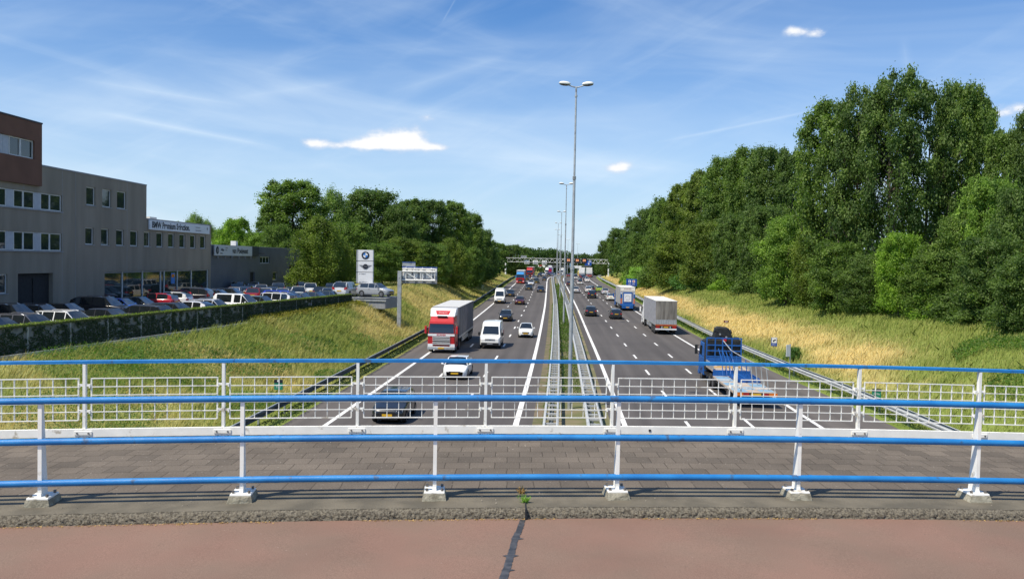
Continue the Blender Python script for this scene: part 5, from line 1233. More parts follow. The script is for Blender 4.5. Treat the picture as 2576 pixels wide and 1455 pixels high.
# trucks ----------------------------------------------------------------
def truck_cab(t, W, z1, c_main, c_low, style):
    hw = W/2; P = lambda n, m, mb, **k: mb.build(n, m, t, **k)
    mb = MB(); mb.hexa([(-hw+.02, .06, .45), (hw-.02, .06, .45), (hw-.02, 2.25, .45), (-hw+.02, 2.25, .45)], [(-hw+.03, .0, 1.75), (hw-.03, .0, 1.75), (hw-.03, 2.25, 1.75), (-hw+.03, 2.25, 1.75)])
    P('cab_lower', c_low, mb, bevel=.05)
    mb = MB(); mb.hexa([(-hw+.03, .0, 1.755), (hw-.03, .0, 1.755), (hw-.03, 2.25, 1.755), (-hw+.03, 2.25, 1.755)], [(-hw+.12, .18, 2.75), (hw-.12, .18, 2.75), (hw-.10, 2.25, 2.75), (-hw+.10, 2.25, 2.75)]); P('cab', c_main, mb, bevel=.04)
    mb = MB(); mb.hexa([(-hw+.12, .16, 2.755), (hw-.12, .16, 2.755), (hw-.10, 2.25, 2.755), (-hw+.10, 2.25, 2.755)], [(-hw+.24, .75, z1), (hw-.24, .75, z1), (hw-.18, 2.2, z1), (-hw+.18, 2.2, z1)]); P('cab_roof', c_main, mb, bevel=.06)
    mb = MB(); mb.quad((-hw+.10, .001, 1.80), (hw-.10, .001, 1.80), (hw-.19, .136, 2.64), (-hw+.19, .136, 2.64)); P('windscreen', M['glass'], mb)
    mb = MB(); mb.hexa([(-hw+.14, -.08, 2.66), (hw-.14, -.08, 2.66), (hw-.14, .2, 2.66), (-hw+.14, .2, 2.66)], [(-hw+.16, -.04, 2.76), (hw-.16, -.04, 2.76), (hw-.16, .2, 2.78), (-hw+.16, .2, 2.78)]); P('sun_visor', c_main if style == 'red' else M['black'], mb)
    for s in (1, -1):
        mb = MB(); x = s*(hw-.01); mb.poly([(x, .35, 1.85), (x, 1.35, 1.85), (s*(hw-.06), 1.35, 2.5), (s*(hw-.06), .5, 2.5)]); P('side_window', M['glass'], mb)
        mb = MB(); mb.box(min(s*(hw+.06), s*(hw+.26)), max(s*(hw+.06), s*(hw+.26)), -.10, .06, 1.75, 2.45); P('mirror', c_main, mb, bevel=.03)
        MB().tube([(s*(hw-.05), .1, 2.45), (s*(hw+.1), .0, 2.4)], .025, 6).tube([(s*(hw-.05), .1, 1.72), (s*(hw+.1), .0, 1.8)], .025, 6).build('mirror_arm', M['black'], t)
        mb = MB(); mb.hexa([(s*hw*.62, .0, .62), (s*(hw-.03), .02, .62), (s*(hw-.03), .2, .62), (s*hw*.62, .2, .62)], [(s*hw*.60, .0, .84), (s*(hw-.03), .02, .84), (s*(hw-.03), .2, .84), (s*hw*.60, .2, .84)]); P('headlight', M['lamp'], mb)
    P('bumper', M['galv'] if style == 'red' else c_low, MB().box(-hw+.0, hw-.0, -.08, .45, .32, .61), bevel=.04)
    P('licence_plate', M['plate'], MB().box(-.27, .27, -.105, -.082, .40, .52))
    if style == 'red':
        for i, z_ in enumerate((1.46, 1.30, 1.14, .94, .80)):
            P('grille_bar', M['signwhite'], MB().box(-hw*.64, hw*.64, -.045, .02, z_, z_+.055))
        P('grille', M['black'], MB().box(-hw*.60, hw*.60, -.02, .035, .74, 1.52))
        P('name_band', M['signwhite'], MB().box(-hw+.04, hw-.04, -.03, .02, 1.55, 1.74))
        text('SCANIA', .19, M['red'], t, (0, -.036, 1.645), sx=1.25, ext=.004, bold=.006)
    else:
        P('grille', M['black'], MB().box(-hw*.5, hw*.5, -.02, .035, .70, 1.45)); P('grille_bar', M['galv'], MB().box(-hw*.5, hw*.5, -.03, .02, 1.05, 1.10))
def tube_wheels(t, W, ys, r=.5):
    for y in ys:
        for s in (1, -1): wheel(t, s*(W/2-.02), y, r, .30)
def artic(kind):
    t = bpy.data.objects.new('articulated_truck', None); COL.objects.link(t); W = 2.5; hw = W/2
    main, low, box, roof, rear = {'truck_red': (M['red'], M['red'], M['darkcurtain'], M['curtain_roof'], M['dirtytarp']), 'truck_blue': (M['skyblue'], M['red'], M['curtain'], M['creamroof'], M['dirtytarp']),
        'truck_grey': (M['white'], M['white'], M['curtain'], M['creamroof'], M['dirtytarp']), 'truck_lift': (M['truckblue'], M['truckblue'], M['boxgrey'], M['creamroof'], M['boxgrey']), 'truck_darkred': (M['red'], M['darkred'], M['darkred'], M['creamroof'], M['dirtytarp']),
        'truck_white': (M['white'], M['white'], M['white'], M['creamroof'], M['white'])}[kind]
    truck_cab(t, W, 3.55 if kind != 'truck_red' else 3.35, main, low, 'red' if kind == 'truck_red' else 'plain')
    L0, L1 = 3.0, (16.4 if kind not in ('truck_lift',) else 13.5); zb, zt = 1.22, 4.0
    if kind == 'truck_red':
        mb = MB(); mb.hexa([(-hw+.14, .62, 3.25), (hw-.14, .62, 3.25), (hw-.1, 2.3, 3.3), (-hw+.1, 2.3, 3.3)], [(-hw+.06, 1.35, 3.95), (hw-.06, 1.35, 3.95), (hw-.04, 2.3, 3.98), (-hw+.04, 2.3, 3.98)]); df = mb.build('roof_deflector', M['signwhite'], t, bevel=.04)
        mb = MB(); mb.quad((-.55, .795, 3.42), (.55, .795, 3.42), (.68, 1.155, 3.77), (-.68, 1.155, 3.77)); mb.build('name_plate', M['red'], df)
        text('transport', .17, M['signwhite'], df, (0, .965, 3.60), rot=(R(44), 0, 0), sx=1.2, ext=.003)
        MB().box(-.45, .45, .45, .62, 3.22, 3.33).build('roof_hatch', M['black'], t)
    tr = MB().box(-hw, hw, L0, L1, zb, zt-.03).build('trailer', box, t)
    MB().box(-hw-.01, hw+.01, L0-.01, L1+.01, zt-.029, zt+.02).build('trailer_roof', roof, t)
    for s in (1, -1):
        MB().box(min(s*hw, s*(hw+.02)), max(s*hw, s*(hw+.02)), L0, L1, zb-.12, zb+.06).build('side_rail', M['galv'], tr)
        mb = MB()
        for k in range(9): y_ = L0+.5+k*(L1-L0-1)/8; mb.box(min(s*hw, s*(hw+.012)), max(s*hw, s*(hw+.012)), y_-.02, y_+.02, zb+.06, zt-.06)
        mb.build('curtain_strap', M['steelgrey'] if box is not M['white'] else M['galv'], tr)
        MB().box(min(s*(hw-.1), s*(hw-.05)), max(s*(hw-.1), s*(hw-.05)), 6.2, L1-4.6, .55, .95).build('side_guard', M['galv'], t)
    MB().box(-.45, .45, 2.2, L1-.1, .75, 1.05).box(-hw+.1, hw-.1, L1-4.4, L1-.2, .85, 1.2).build('chassis', M['black'], t)
    tube_wheels(t, W, (1.35, 3.6)); tube_wheels(t, W, (L1-3.9, L1-2.6, L1-1.3) if kind != 'truck_lift' else (L1-3.6, L1-2.3))
    for s in (1, -1): MB().box(min(s*(hw-.5), s*(hw-.02)), max(s*(hw-.5), s*(hw-.02)), L1-.45, L1-.40, .35, .8).build('mud_flap', M['black'], t)
    rr = MB().box(-hw+.02, hw-.02, L1+.001, L1+.03, zb, zt-.06).build('rear_curtain' if rear is M['dirtytarp'] else 'rear_door', rear, t)
    if kind == 'truck_lift':
        MB().box(-hw+.05, hw-.05, L1+.031, L1+.05, zt-.65, zt-.12).build('rear_banner', M['creamroof'], rr)
        text('KRAMER', .3, M['red'] if False else M['darkred'], rr, (0, L1+.056, zt-.33), rot=(PI/2, 0, PI), sx=1.1, ext=.003)
        for s in (1, -1): MB().box(min(s*.95, s*1.22), max(s*.95, s*1.22), L1+.031, L1+.07, .9, 3.1).build('rear_post', M['truckblue'], rr); MB().box(min(s*1.0, s*1.17), max(s*1.0, s*1.17), L1+.071, L1+.09, 1.2, 2.1).build('reflector', M['amber'], rr); MB().cyl((s*1.08, L1+.071, 2.95), (s*1.08, L1+.10, 2.95), .12, n=14).build('white_lamp', M['lamp'], rr)
        MB().box(-.78, .78, L1+.031, L1+.10, 1.25, 3.15).build('lift_frame', M['truckblue'], rr); MB().box(-.62, .62, L1+.101, L1+.16, 1.55, 2.9).build('lift_platform', M['signwhite'], rr)
        mb = MB()
        for k in range(24): a0, a1 = 2*PI*k/24*.9, 2*PI*(k+1)/24*.9; mb.quad(*[(r_*math.cos(a), L1+.165, 2.2+r_*math.sin(a)) for r_, a in ((.40, a0), (.36, a0), (.36, a1), (.40, a1))])
        mb.build('ring_emblem', M['silverlogo'], rr)
        MB().box(-.95, .95, L1+.02, L1+.35, .42, 1.22).build('lift_box', M['truckblue'], t, bevel=.03); MB().box(-.9, .9, L1+.351, L1+.37, .9, 1.0).build('lift_edge', M['logoblue'], t)
    else:
        MB().box(-hw+.02, hw-.02, L1+.031, L1+.05, zb, zb+.55).build('rear_board', M['galv'], rr)
        mb = MB()
        for k in range(9): x = -hw+.12+k*(W-.24)/8; mb.box(x-.02, x+.02, L1+.051, L1+.07, zb+.02, zb+.62)
        mb.build('board_strap', M['steelgrey'], rr)
        MB().box(-hw, hw, L1, L1+.06, zb-.17, zb-.01).build('reflector_bar', M['rustred'], t)
        mb = MB(); mb.box(-hw, hw, L1-.02, L1+.08, .58, .74); mb.build('under_bar', M['signwhite'], t)
        MB().box(-hw+.02, hw-.02, L1, L1+.05, .76, 1.02).build('lamp_board', M['black'], t)
        for s in (1, -1): MB().box(min(s*.75, s*1.2), max(s*.75, s*1.2), L1+.051, L1+.085, .80, 1.0).build('tail_light', M['tail'], t); MB().box(min(s*.45, s*.52), max(s*.45, s*.52), L1+.051, L1+.08, .78, 1.0).build('bracket', M['signwhite'], t)
    if kind != 'truck_lift': MB().box(-.27, .27, L1+.052, L1+.07, .82, .95).build('licence_plate', M['plate'], t)
    else: MB().box(-.27, .27, L1+.351, L1+.37, .55, .68).build('licence_plate', M['plate'], t)
    return t
M['darkcurtain'] = mk('curtain_slate', (.13,.125,.15), rough=.65, col2=(.085,.082,.10), vscale=1.1); M['curtain_roof'] = mk('pale_roof_tarp', (.60,.59,.56), rough=.6, var=.1); M['skyblue'] = mk('cab_sky_blue', (.02,.24,.6), rough=.35, var=.06); M['darkred'] = mk('dark_red_paint', (.26,.015,.015), rough=.35, var=.1)
M['boxgrey'] = mk('box_grey', (.46,.45,.43), rough=.55, col2=(.40,.40,.39), vscale=1.2); M['rustred'] = mk('reflector_red', (.45,.09,.02), rough=.5, var=.2)

def road_rz(Y, oncoming): return heading(Y) if oncoming else heading(Y)+PI
G_L, G_R = 'vehicles driving towards the bridge', 'vehicles driving away from the bridge'
def drive(kind, px, py, color, label, left=True, cat='car', Y=None, o=None, builder=None, length=None, name='road_car'):
    """nearest bumper stands at the surveyed point"""
    if Y is None:
        d = ray(px, py); yy_ = np.arange(15, 700, .25); k = np.argmax(CAM_H+d[2]*yy_/d[1] <= Zr(yy_)); Y = float(yy_[k]); o = d[0]*Y/d[1]-float(Cx(Y))
    L_ = length if length is not None else KN[kind]['L']
    Yc = Y+L_/2; p = along(Yc, o)
    return place(kind, p.x, p.y, p.z+.005, road_rz(Yc, left), color, label, cat, G_L if left else G_R, builder, name)
n_ = .789
WHT, BLK, NAV, SIL, GRY = (.90,.90,.87), (.010,.011,.014), (.012,.018,.035), (.48,.50,.53), (.12,.13,.14)
# oncoming carriageway
drive('truck_red', 1405.4*n_, 1126*n_, None, 'red lorry with white grille bars and grey curtain trailer, nearest of the lorries', cat='truck', builder=artic, length=0, name='articulated_truck')
drive('van_round', 1560.8*n_, 1112*n_, WHT, 'big white van with black mirrors driving beside the red lorry', cat='van', builder=van_proto, length=5.3, name='delivery_van')
drive('wedge', 1448*n_, 1212*n_, WHT, 'white wedge-nosed car right behind the thin blue handrail')
drive('hatchback', 1233*n_, 1354*n_, (.008,.009,.012), 'dark grey car seen through the wire mesh, nearest on the left carriageway')
drive('city', 1674.9*n_, 1077*n_, WHT, 'small round white city car in the lane beside the median')
drive('hatchback', 1610*n_, 1025*n_, BLK, 'black hatchback with bright headlights behind the big white van')
drive('van_box', 1591*n_, 968*n_, WHT, 'white high-roof delivery van in the slow lane behind the red lorry', cat='van', builder=van_proto, length=5.6, name='delivery_van')
drive('sedan', 1625*n_, 945.5*n_, NAV, 'dark blue car just behind the white high-roof delivery van')
drive('sedan', 1655.6*n_, 971.5*n_, (.07,.008,.010), 'dark red saloon in the middle lane with headlights on')
drive('hatchback', 1685*n_, 925*n_, (.008,.014,.010), 'black hatchback with greenish headlights in the middle lane')
drive('estate', 1723*n_, 931.5*n_, NAV, 'dark estate car alone in the lane beside the median')
drive('hatchback', 1692*n_, 910*n_, (.62,.64,.68), 'silver hatchback ahead of the olive car in the middle lane')
drive('suv', 1709*n_, 904*n_, (.05,.05,.022), 'dark olive car half hidden behind the silver hatchback')
drive('sedan', 1701.3*n_, 892*n_, (.25,.25,.24), 'grey saloon behind the olive car')
drive('city', 1735*n_, 894.8*n_, (.02,.015,.016), 'small black car near the median just before the far bend')
drive('truck_blue', 1657.6*n_, 904*n_, None, 'lorry with sky blue cab top and red front', cat='truck', length=0, builder=artic, name='articulated_truck')
drive('mpv', 1677.4*n_, 893.4*n_, (.05,.045,.02), 'olive brown van overtaking the sky blue lorry')
drive('truck_darkred', 1687.3*n_, 883.5*n_, None, 'bright red lorry following the sky blue one', cat='truck', length=0, builder=artic, name='articulated_truck')
for (o_, Y_, kd, c_, lb) in [(-7.6, 352, 'sedan', NAV, 'dark blue saloon beside the bright red lorry'), (-4.3, 362, 'sedan', BLK, 'black saloon next to the median ahead of the far traffic'), (-7.6, 377, 'hatchback', SIL, 'silver hatchback far off in the middle lane'),
     (-4.3, 385, 'hatchback', (.10,.14,.22), 'blue-grey hatchback far off beside the silver one'), (-4.2, 402, 'sedan', BLK, 'far black saloon with bright lights nearest the totem'), (-7.5, 404, 'suv', (.16,.05,.05), 'far reddish car beside the black saloon with bright lights'), (-10.6, 398, 'estate', (.18,.19,.2), 'far grey estate car in front of the white lorry'), (-4.3, 425, 'city', (.4,.2,.05), 'tiny orange-brown car at the far bend')]:
    drive(kd, 0, 0, c_, lb, Y=Y_, o=o_)
drive('truck_white', 0, 0, None, 'white-fronted lorry far off below the farther gantry', cat='truck', Y=432, o=-10.8, length=0, builder=artic, name='articulated_truck')
drive('truck_white', 0, 0, None, 'farthest white lorry on the oncoming side', cat='truck', Y=470, o=-7.6, length=0, name='articulated_truck')
# departing carriageway
drive('sedan', 1835.5*n_, 934*n_, SIL, 'silver saloon next to the nearest lamp post', False)
drive('hatchback', 1815*n_, 912.5*n_, (.035,.010,.012), 'dark maroon car left of the silver saloon, by the median', False)
drive('mpv', 1849*n_, 907*n_, WHT, 'boxy white small van with dark rear window', False, cat='van')
drive('city', 1871.3*n_, 899*n_, WHT, 'rounded white small van next to the hard shoulder line', False, cat='van')
drive('hatchback', 1875.8*n_, 933*n_, (.72,.72,.70), 'white hatchback partly behind the black cars', False)
drive('estate', 1885*n_, 931*n_, BLK, 'black estate car squeezed between white hatchback and black SUV', False)
drive('suv', 1887.2*n_, 951*n_, BLK, 'black SUV behind the black estate car', False)
drive('hatchback', 1910.5*n_, 930.5*n_, (.30,.48,.06), 'lime green hatchback near the right edge line', False)
drive('hatchback', 1929.5*n_, 939.5*n_, (.52,.55,.60), 'silver blue hatchback next to the lime green one', False)
drive('wedge', 1947*n_, 958.8*n_, (.75,.75,.68), 'cream white low car with dark hood left of the tail-lift lorry', False)
drive('sedan', 1884*n_, 1009*n_, BLK, 'black saloon with orange licence plate alone in the fast lane', False)
drive('hatchback', 1964.5*n_, 1018*n_, (.018,.022,.020), 'dark green hatchback left of the grey curtain lorry', False)
def drive_truck(kind, px, py, L_, label): 
    d = ray(px, py); yy_ = np.arange(15, 700, .25); k = np.argmax(CAM_H+d[2]*yy_/d[1] <= Zr(yy_)); Y = float(yy_[k]); o = d[0]*Y/d[1]-float(Cx(Y)); p = along(Y+L_, o)
    rz = road_rz(Y+L_/2, False); T_ = Vector((math.sin(-heading(Y+L_/2)), math.cos(heading(Y+L_/2)), 0)); q = along(Y, o)+T_*L_
    return place(kind, q.x, q.y, q.z+.005, rz, None, label, 'truck', G_R, artic, 'articulated_truck')
drive_truck('truck_lift', 2000*n_, 991*n_, 13.87, 'grey box lorry with blue rear tail lift and round emblem')
drive_truck('truck_grey', 2122*n_, 1067*n_, 16.45, 'lorry with dirty grey curtain trailer, white roof and orange reflectors')
for (o_, Y_, kd, c_, lb) in [(7.4, 318, 'mpv', WHT, 'white small van farther off beside the nearest lamp post'), (10.2, 296, 'hatchback', (.03,.01,.012), 'dark maroon hatchback behind the rounded white van'), (10.0, 312, 'suv', (.012,.012,.03), 'dark blue SUV in the queue before the far bend'),
     (9.9, 330, 'estate', (.05,.012,.012), 'dark maroon estate car in the queue before the far bend'), (4.4, 352, 'sedan', (.14,.012,.02), 'dark red saloon by the median in the distance'), (4.4, 376, 'hatchback', (.35,.02,.025), 'bright red hatchback by the median in the distance'),
     (7.4, 345, 'hatchback', SIL, 'silver hatchback in the distance between red and white cars'), (10.4, 350, 'hatchback', (.06,.05,.05), 'brown-grey hatchback in the distance below the white lorries'), (13.0, 352, 'sedan', (.30,.05,.04), 'red saloon in the distance under the right white lorry'), (7.6, 395, 'van_box', (.75,.55,.03), 'yellow van in the distance beside the white lorries'),
     (13.2, 378, 'mpv', (.12,.2,.42), 'blue van at the far right of the queue')]:
    if kd.startswith('van'): drive(kd, 0, 0, c_, lb, False, 'van', Y=Y_, o=o_, length=5.6, name='delivery_van')
    else: drive(kd, 0, 0, c_, lb, False, Y=Y_, o=o_, cat='van' if kd == 'mpv' else 'car')
for (o_, Y_, lb) in [(9.2, 372, 'left of the two white box lorries in the distance'), (12.6, 362, 'right of the two white box lorries in the distance')]:
    p = along(Y_+16, o_); place('truck_white', p.x, p.y, p.z, road_rz(Y_, False), None, lb, 'truck', G_R, artic, 'articulated_truck')
for (X_, Y_, lb) in [(9.75, 36.0, 'dark blue car just emerging under the bridge, left one'), (13.2, 36.0, 'dark blue car just emerging under the bridge, right one')]:
    place('sedan', X_, Y_, .005, road_rz(36, False), (.012,.02,.085), lb, 'car', G_R, name='road_car')

# crane truck
def crane_truck():
    Yr_, Yh_ = 50.6, 61.2; o_ = 11.0
    L_ = 13.6; q = along(Yr_, o_); hd = heading(56)
    T_ = Vector((math.sin(-hd), math.cos(hd), 0)); f = q+T_*L_
    t = thing('crane_truck', 'blue flatbed lorry with folded black crane behind the cab', 'truck', f, hd+PI, G_R)
    W = 2.5; hw = W/2
    truck_cab(t, W, 3.0, M['truckblue'], M['truckblue'], 'plain')
    for ch in KIDS.get(t.as_pointer(), []):
        if ch.name.startswith('mirror') or ch.name.startswith('cab_roof'): ch.data.materials.clear(); ch.data.materials.append(M['craneblack'])
    # crane
    mb = MB(); mb.box(-1.27, 1.22, 2.42, 3.1, .9, 3.12).box(-1.15, -.8, 2.5, 3.0, 1.2, 3.3); mb.build('crane_base', M['craneblack'], t, bevel=.05)
    mb = MB(); mb.hexa([(-1.0, 2.5, 2.6), (.95, 2.5, 2.45), (.95, 3.05, 2.45), (-1.0, 3.05, 2.6)], [(-.35, 2.5, 4.0), (.55, 2.5, 4.05), (.55, 3.05, 4.05), (-.35, 3.05, 4.0)]); mb.build('crane_knuckle', M['craneblack'], t, bevel=.12)
    mb = MB(); mb.tube([(-.6, 2.8, 3.7), (.9, 2.8, 3.2), (1.05, 2.8, 1.6)], .15, 8).tube([(.6, 2.95, 3.8), (-.5, 2.95, 3.1), (-.95, 2.95, 2.2)], .13, 8); mb.build('crane_arm', M['craneblack'], t, smooth=40)
    for p_ in ((-.2, 3.06, 3.3), (.25, 3.06, 3.5)): MB().cyl(p_, (p_[0], p_[1]+.06, p_[2]), .07, n=12).build('pin', M['galv'], t)
    MB().box(-.2, .1, 3.0, 3.2, 3.0, 3.2).build('hose_reel', M['red'], t)
    # headboard frame
    hb = MB(); y = 3.35
    for z_ in (1.95, 2.35, 2.75, 3.25): hb.box(-hw, hw, y, y+.07, z_-.04, z_+.04)
    for x in (-hw+.04, -.55, .1, .62, hw-.04): hb.box(x-.04, x+.04, y+.001, y+.069, 1.35, 3.28)
    hb.box(-hw, hw, y+.002, y+.05, 1.3, 1.93); hb.build('headboard', M['truckblue'], t)
    # upper bed and lower bed
    y1, y2 = 3.45, 6.3
    bd = MB().box(-hw, hw, y1, y2, 1.22, 1.34).build('upper_deck', M['wood'], t)
    for s in (1, -1): MB().box(min(s*hw, s*(hw-.05)), max(s*hw, s*(hw-.05)), y1, y2, 1.341, 1.72).build('drop_side', M['galv'], bd)
    MB().box(-hw+.2, .6, y1+.8, y1+.95, 1.341, 1.45).box(-hw+.4, 1.0, y1+1.5, y1+1.62, 1.341, 1.42).build('timber_beam', M['yellow_wood'], bd)
    MB().box(-hw, hw, y2+.001, y2+.06, .92, 1.34).build('step_panel', M['truckblue'], t)
    MB().box(-hw, hw, y2+.06, L_, .82, .94).build('lower_deck', M['wood'], t)
    mb = MB(); y = 6.8
    MB().box(-hw, .25, y, y+2.6, .941, 1.02).build('blue_floor_frame', M['truckblue'], t)
    for k in range(8): mb.box(-hw+.1, .3, y+.1+k*.32, y+.22+k*.32, 1.03, 1.20)
    for x in (-hw+.1, -.3, .25): mb.box(x-.04, x+.04, y, y+2.7, 1.04, 1.22)
    mb.build('loading_ramp', M['truckblue'], t)
    for (x0, x1, ya, yb) in ((-1.2, -.3, 9.8, 11.2), (.35, 1.2, 9.6, 10.8), (-.25, .3, 11.3, 12.4), (-1.2, -.35, 12.3, 13.2), (.4, 1.2, 11.9, 13.4), (.3, 1.2, 6.6, 8.8)): MB().box(x0, x1, ya, yb, .941, .952).build('blue_board', M['paleblue'], t)
    # rack of upright poles leaning along the right side, with a rail on top
    for k in range(8):
        yy_ = 5.2+k*1.05; x_ = -.35+k*-.09; top = 2.35-k*.02
        MB().cyl((x_, yy_, .95 if yy_ > 6.3 else 1.34), (x_+.12, yy_-.1, top), .032, n=8).build('rack_pole', M['galv'] if k > 3 else M['truckblue'], t)
    MB().tube([(.1, 3.6, 3.1), (-.2, 5.0, 2.55), (-.5, 8.0, 2.35), (-.95, 12.6, 2.2)], .035, 8).build('rack_rail', M['galv'], t)
    for k in range(4): MB().tube([(.75-k*.24, 5.4+k*.1, 2.7-k*.1), (.72-k*.24, 6.6, 2.0+.1*(k%2)), (.7-k*.24, 7.0+.15*k, 1.05)], .028, 6).build('blue_tube', M['truckblue'], t)
    MB().box(-.45, .45, 2.3, L_-.2, .55, .82).box(-hw+.05, hw-.05, 2.4, L_-2, .60, .80).build('chassis', M['black'], t)
    tube_wheels(t, W, (1.4, 4.9, 6.1, 11.4), .47)
    MB().box(-hw, hw, L_, L_+.06, .72, .94).build('lamp_bar', M['craneblack'], t)
    for x0, x1, m_ in ((-hw, -.75, 'amber'), (-.74, -.4, 'tail'), (.4, .74, 'tail'), (.75, hw, 'amber')): MB().box(x0, x1, L_+.061, L_+.08, .74, .92).build('rear_light', M[m_], t)
    MB().box(-.3, .3, L_+.061, L_+.075, .76, .9).build('licence_plate', M['plate'], t)
M['yellow_wood'] = mk('timber', (.62,.42,.16), rough=.7, var=.15)
crane_truck()

# ------------------------------------------------------------------ parked cars
G_P = 'cars parked in the dealer car park'
WD = math.atan(.19)
def front_row(px, kind, color, label, nose=True, back=0.0, turn=0):
    u = (px-1287.5)/2158; Y = (29.4+8.47)/(.19-u); X = float(wallX(Y))-2.75-back
    rz = PI/2-WD+R(turn) if nose else -PI/2-WD+R(turn)
    place(kind, X, Y, LOT_Z+.004, rz, color, label, 'car', G_P, name='parked_car')
for a in [(-20, 'sedan', NAV, 'dark car cut by the left picture edge behind the mossy wall'), (63, 'estate', (.10,.10,.11), 'grey estate car with bright roof rails at left behind the wall'), (165, 'estate', WHT, 'white car second from left behind the mossy wall'), (268, 'sedan', (.03,.03,.035), 'low dark car with chrome roof line, third behind the wall'),
          (355, 'estate', (.02,.02,.022), 'black estate with tall red tail lights beside the wall', False), (435, 'hatchback', (.02,.022,.02), 'black hatchback right of the estate with tall red tail lights'), (480, 'city', (.75,.74,.74), 'white small car with red rear lights against the wall', False),
          (530, 'estate', (.55,.56,.58), 'silver estate car left of the white MPV'), (600, 'mpv', WHT, 'white tall MPV with large side windows against the wall'), (652, 'hatchback', (.04,.07,.07), 'dark teal hatchback behind the nose of the white MPV'), (684, 'suv', (.8,.8,.8), 'white SUV seen from behind right of the white MPV', False),
          (716, 'mpv', (.02,.05,.45), 'bright blue small van by the wall'), (752, 'hatchback', (.10,.12,.13), 'grey hatchback right of the bright blue van'), (790, 'sedan', (.07,.08,.09), 'dark grey car low behind the wall near its far end'), (826, 'sedan', (.06,.07,.08), 'grey coupe, last one low behind the wall')]:
    front_row(*a)
def back_row(px, kind, color, label, nose=True, out=5.0, turn=0):
    Y = -(FX0+out)/(FS-(px-1287.5)/2158); X = FX0+FS*Y+out
    rz = (PI/2 if nose else -PI/2)+R(turn)-FS
    place(kind, X, Y, LOT_Z+.004, rz, color, label, 'car', G_P, name='parked_car')
for a in [(20, 'suv', (.008,.009,.012), 'black car in deep shade by the office wall, far left'), (95, 'estate', (.05,.06,.08), 'blue-grey estate in the shade before the dark entrance'), (160, 'sedan', (.012,.013,.016), 'black saloon with pale headlight before the office wall'),
          (255, 'suv', (.006,.006,.009), 'large black SUV left of the shop window'), (300, 'sedan', (.01,.10,.55), 'bright blue saloon next to the large black SUV'), (345, 'sedan', (.03,.03,.032), 'dark saloon right of the bright blue one'), (390, 'hatchback', (.42,.015,.03), 'crimson hatchback in front of the shop window', False),
          (428, 'hatchback', (.78,.78,.76), 'white hatchback right of the crimson one', False), (450, 'city', (.5,.02,.03), 'red small car behind the white hatchback', False, 4.0), (478, 'suv', (.02,.015,.018), 'black SUV with red rear light before the shop window', False), (508, 'estate', (.03,.035,.045), 'dark estate with upright red lamp before the shop window', False),
          (545, 'sedan', (.012,.013,.015), 'black saloon by the corner of the dark hall'), (580, 'hatchback', (.02,.02,.024), 'dark hatchback below the pale hall sign')]:
    back_row(*a, **({} if len(a) > 4 else {'out': 6.5}))
def away(px, Y, kind, color, label, turn=0):
    X = (px-1287.5)/2158*Y; place(kind, X, Y, LOT_Z+.004, PI+R(turn), color, label, 'car', G_P, name='parked_car')
for a in [(619, 103, 'hatchback', BLK, 'black hatchback with orange plate, rear to the camera before the hall', 10), (657, 110, 'sedan', (.42,.44,.46), 'silver saloon before the hall behind the black hatchback', 15), (686, 103, 'hatchback', (.02,.022,.03), 'black hatchback with sun glint before the hall', 12), (700, 111, 'suv', (.10,.11,.12), 'grey SUV before the hall windows', 14),
          (735, 104, 'sedan', (.012,.02,.05), 'dark blue saloon with wide red tail lights', 14), (781, 112, 'suv', (.72,.73,.74), 'white SUV with dark rear window under the drooping tree', 12), (806, 107, 'sedan', (.01,.012,.02), 'black saloon right of the white SUV under the tree', 8), (835, 114, 'suv', (.02,.028,.035), 'dark SUV behind the black saloon under the tree', 10),
          (866, 108, 'wedge', (.78,.78,.78), 'white fastback with yellow plate left of the sign tower', 14), (760, 118, 'suv', (.01,.01,.012), 'black car in front of the hall door', 20), (850, 122, 'sedan', (.5,.5,.5), 'pale saloon far back under the trees', 20)]:
    away(*a)
for a in [(590, 98, 'hatchback', (.6,.6,.62), 'silver hatchback low beside the dark hall', 12), (640, 97, 'estate', (.3,.02,.03), 'red estate car between the rows before the hall', 10), (668, 98, 'sedan', (.8,.8,.8), 'white saloon between the rows before the hall', 12), (712, 98, 'hatchback', (.5,.52,.55), 'silver hatchback between the rows, left of the wide-lit dark blue saloon', 12),
          (752, 99, 'suv', (.75,.76,.78), 'light SUV between the rows under the drooping tree', 12), (826, 103, 'hatchback', (.3,.32,.35), 'grey hatchback left of the white fastback', 12), (886, 112, 'estate', (.05,.06,.07), 'dark estate behind the sign tower', 12), (600, 112, 'suv', (.02,.02,.025), 'black SUV at the hall door with the slit window', 12), (640, 118, 'hatchback', (.7,.7,.7), 'white hatchback far back along the hall', 12)]:
    away(*a)
# display ramp at the wall end with two cars on it
c = Vector((-17.3, 97.5, 3.5)); t = thing('display_ramp', 'low dark display ramp at the end of the retaining wall', 'ramp', c, R(-12))
MB().hexa([(-1.2, -3, -.6), (4.2, -3, -.6), (4.2, 1.2, -.6), (-1.2, 1.2, -.6)], [(-1.2, -3, .42), (4.2, -3, .55), (4.2, 1.2, .62), (-1.2, 1.2, .5)]).build('deck', M['steelgrey'], t)
MB().box(-1.3, 4.3, -3.12, -3.0, .2, .36).box(-1.3, 4.3, -3.12, -3.0, .5, .6).build('edge_rail', M['galv'], t)
place('hatchback', -15.4, 96.6, 4.13, R(68), (.30,.32,.34), 'grey car on the display ramp below the sign tower', 'car', G_P, name='parked_car')
place('suv', -18.9, 97.6, 3.95, R(172), (.55,.57,.58), 'silver car beside the display ramp below the sign tower', 'car', G_P, name='parked_car')

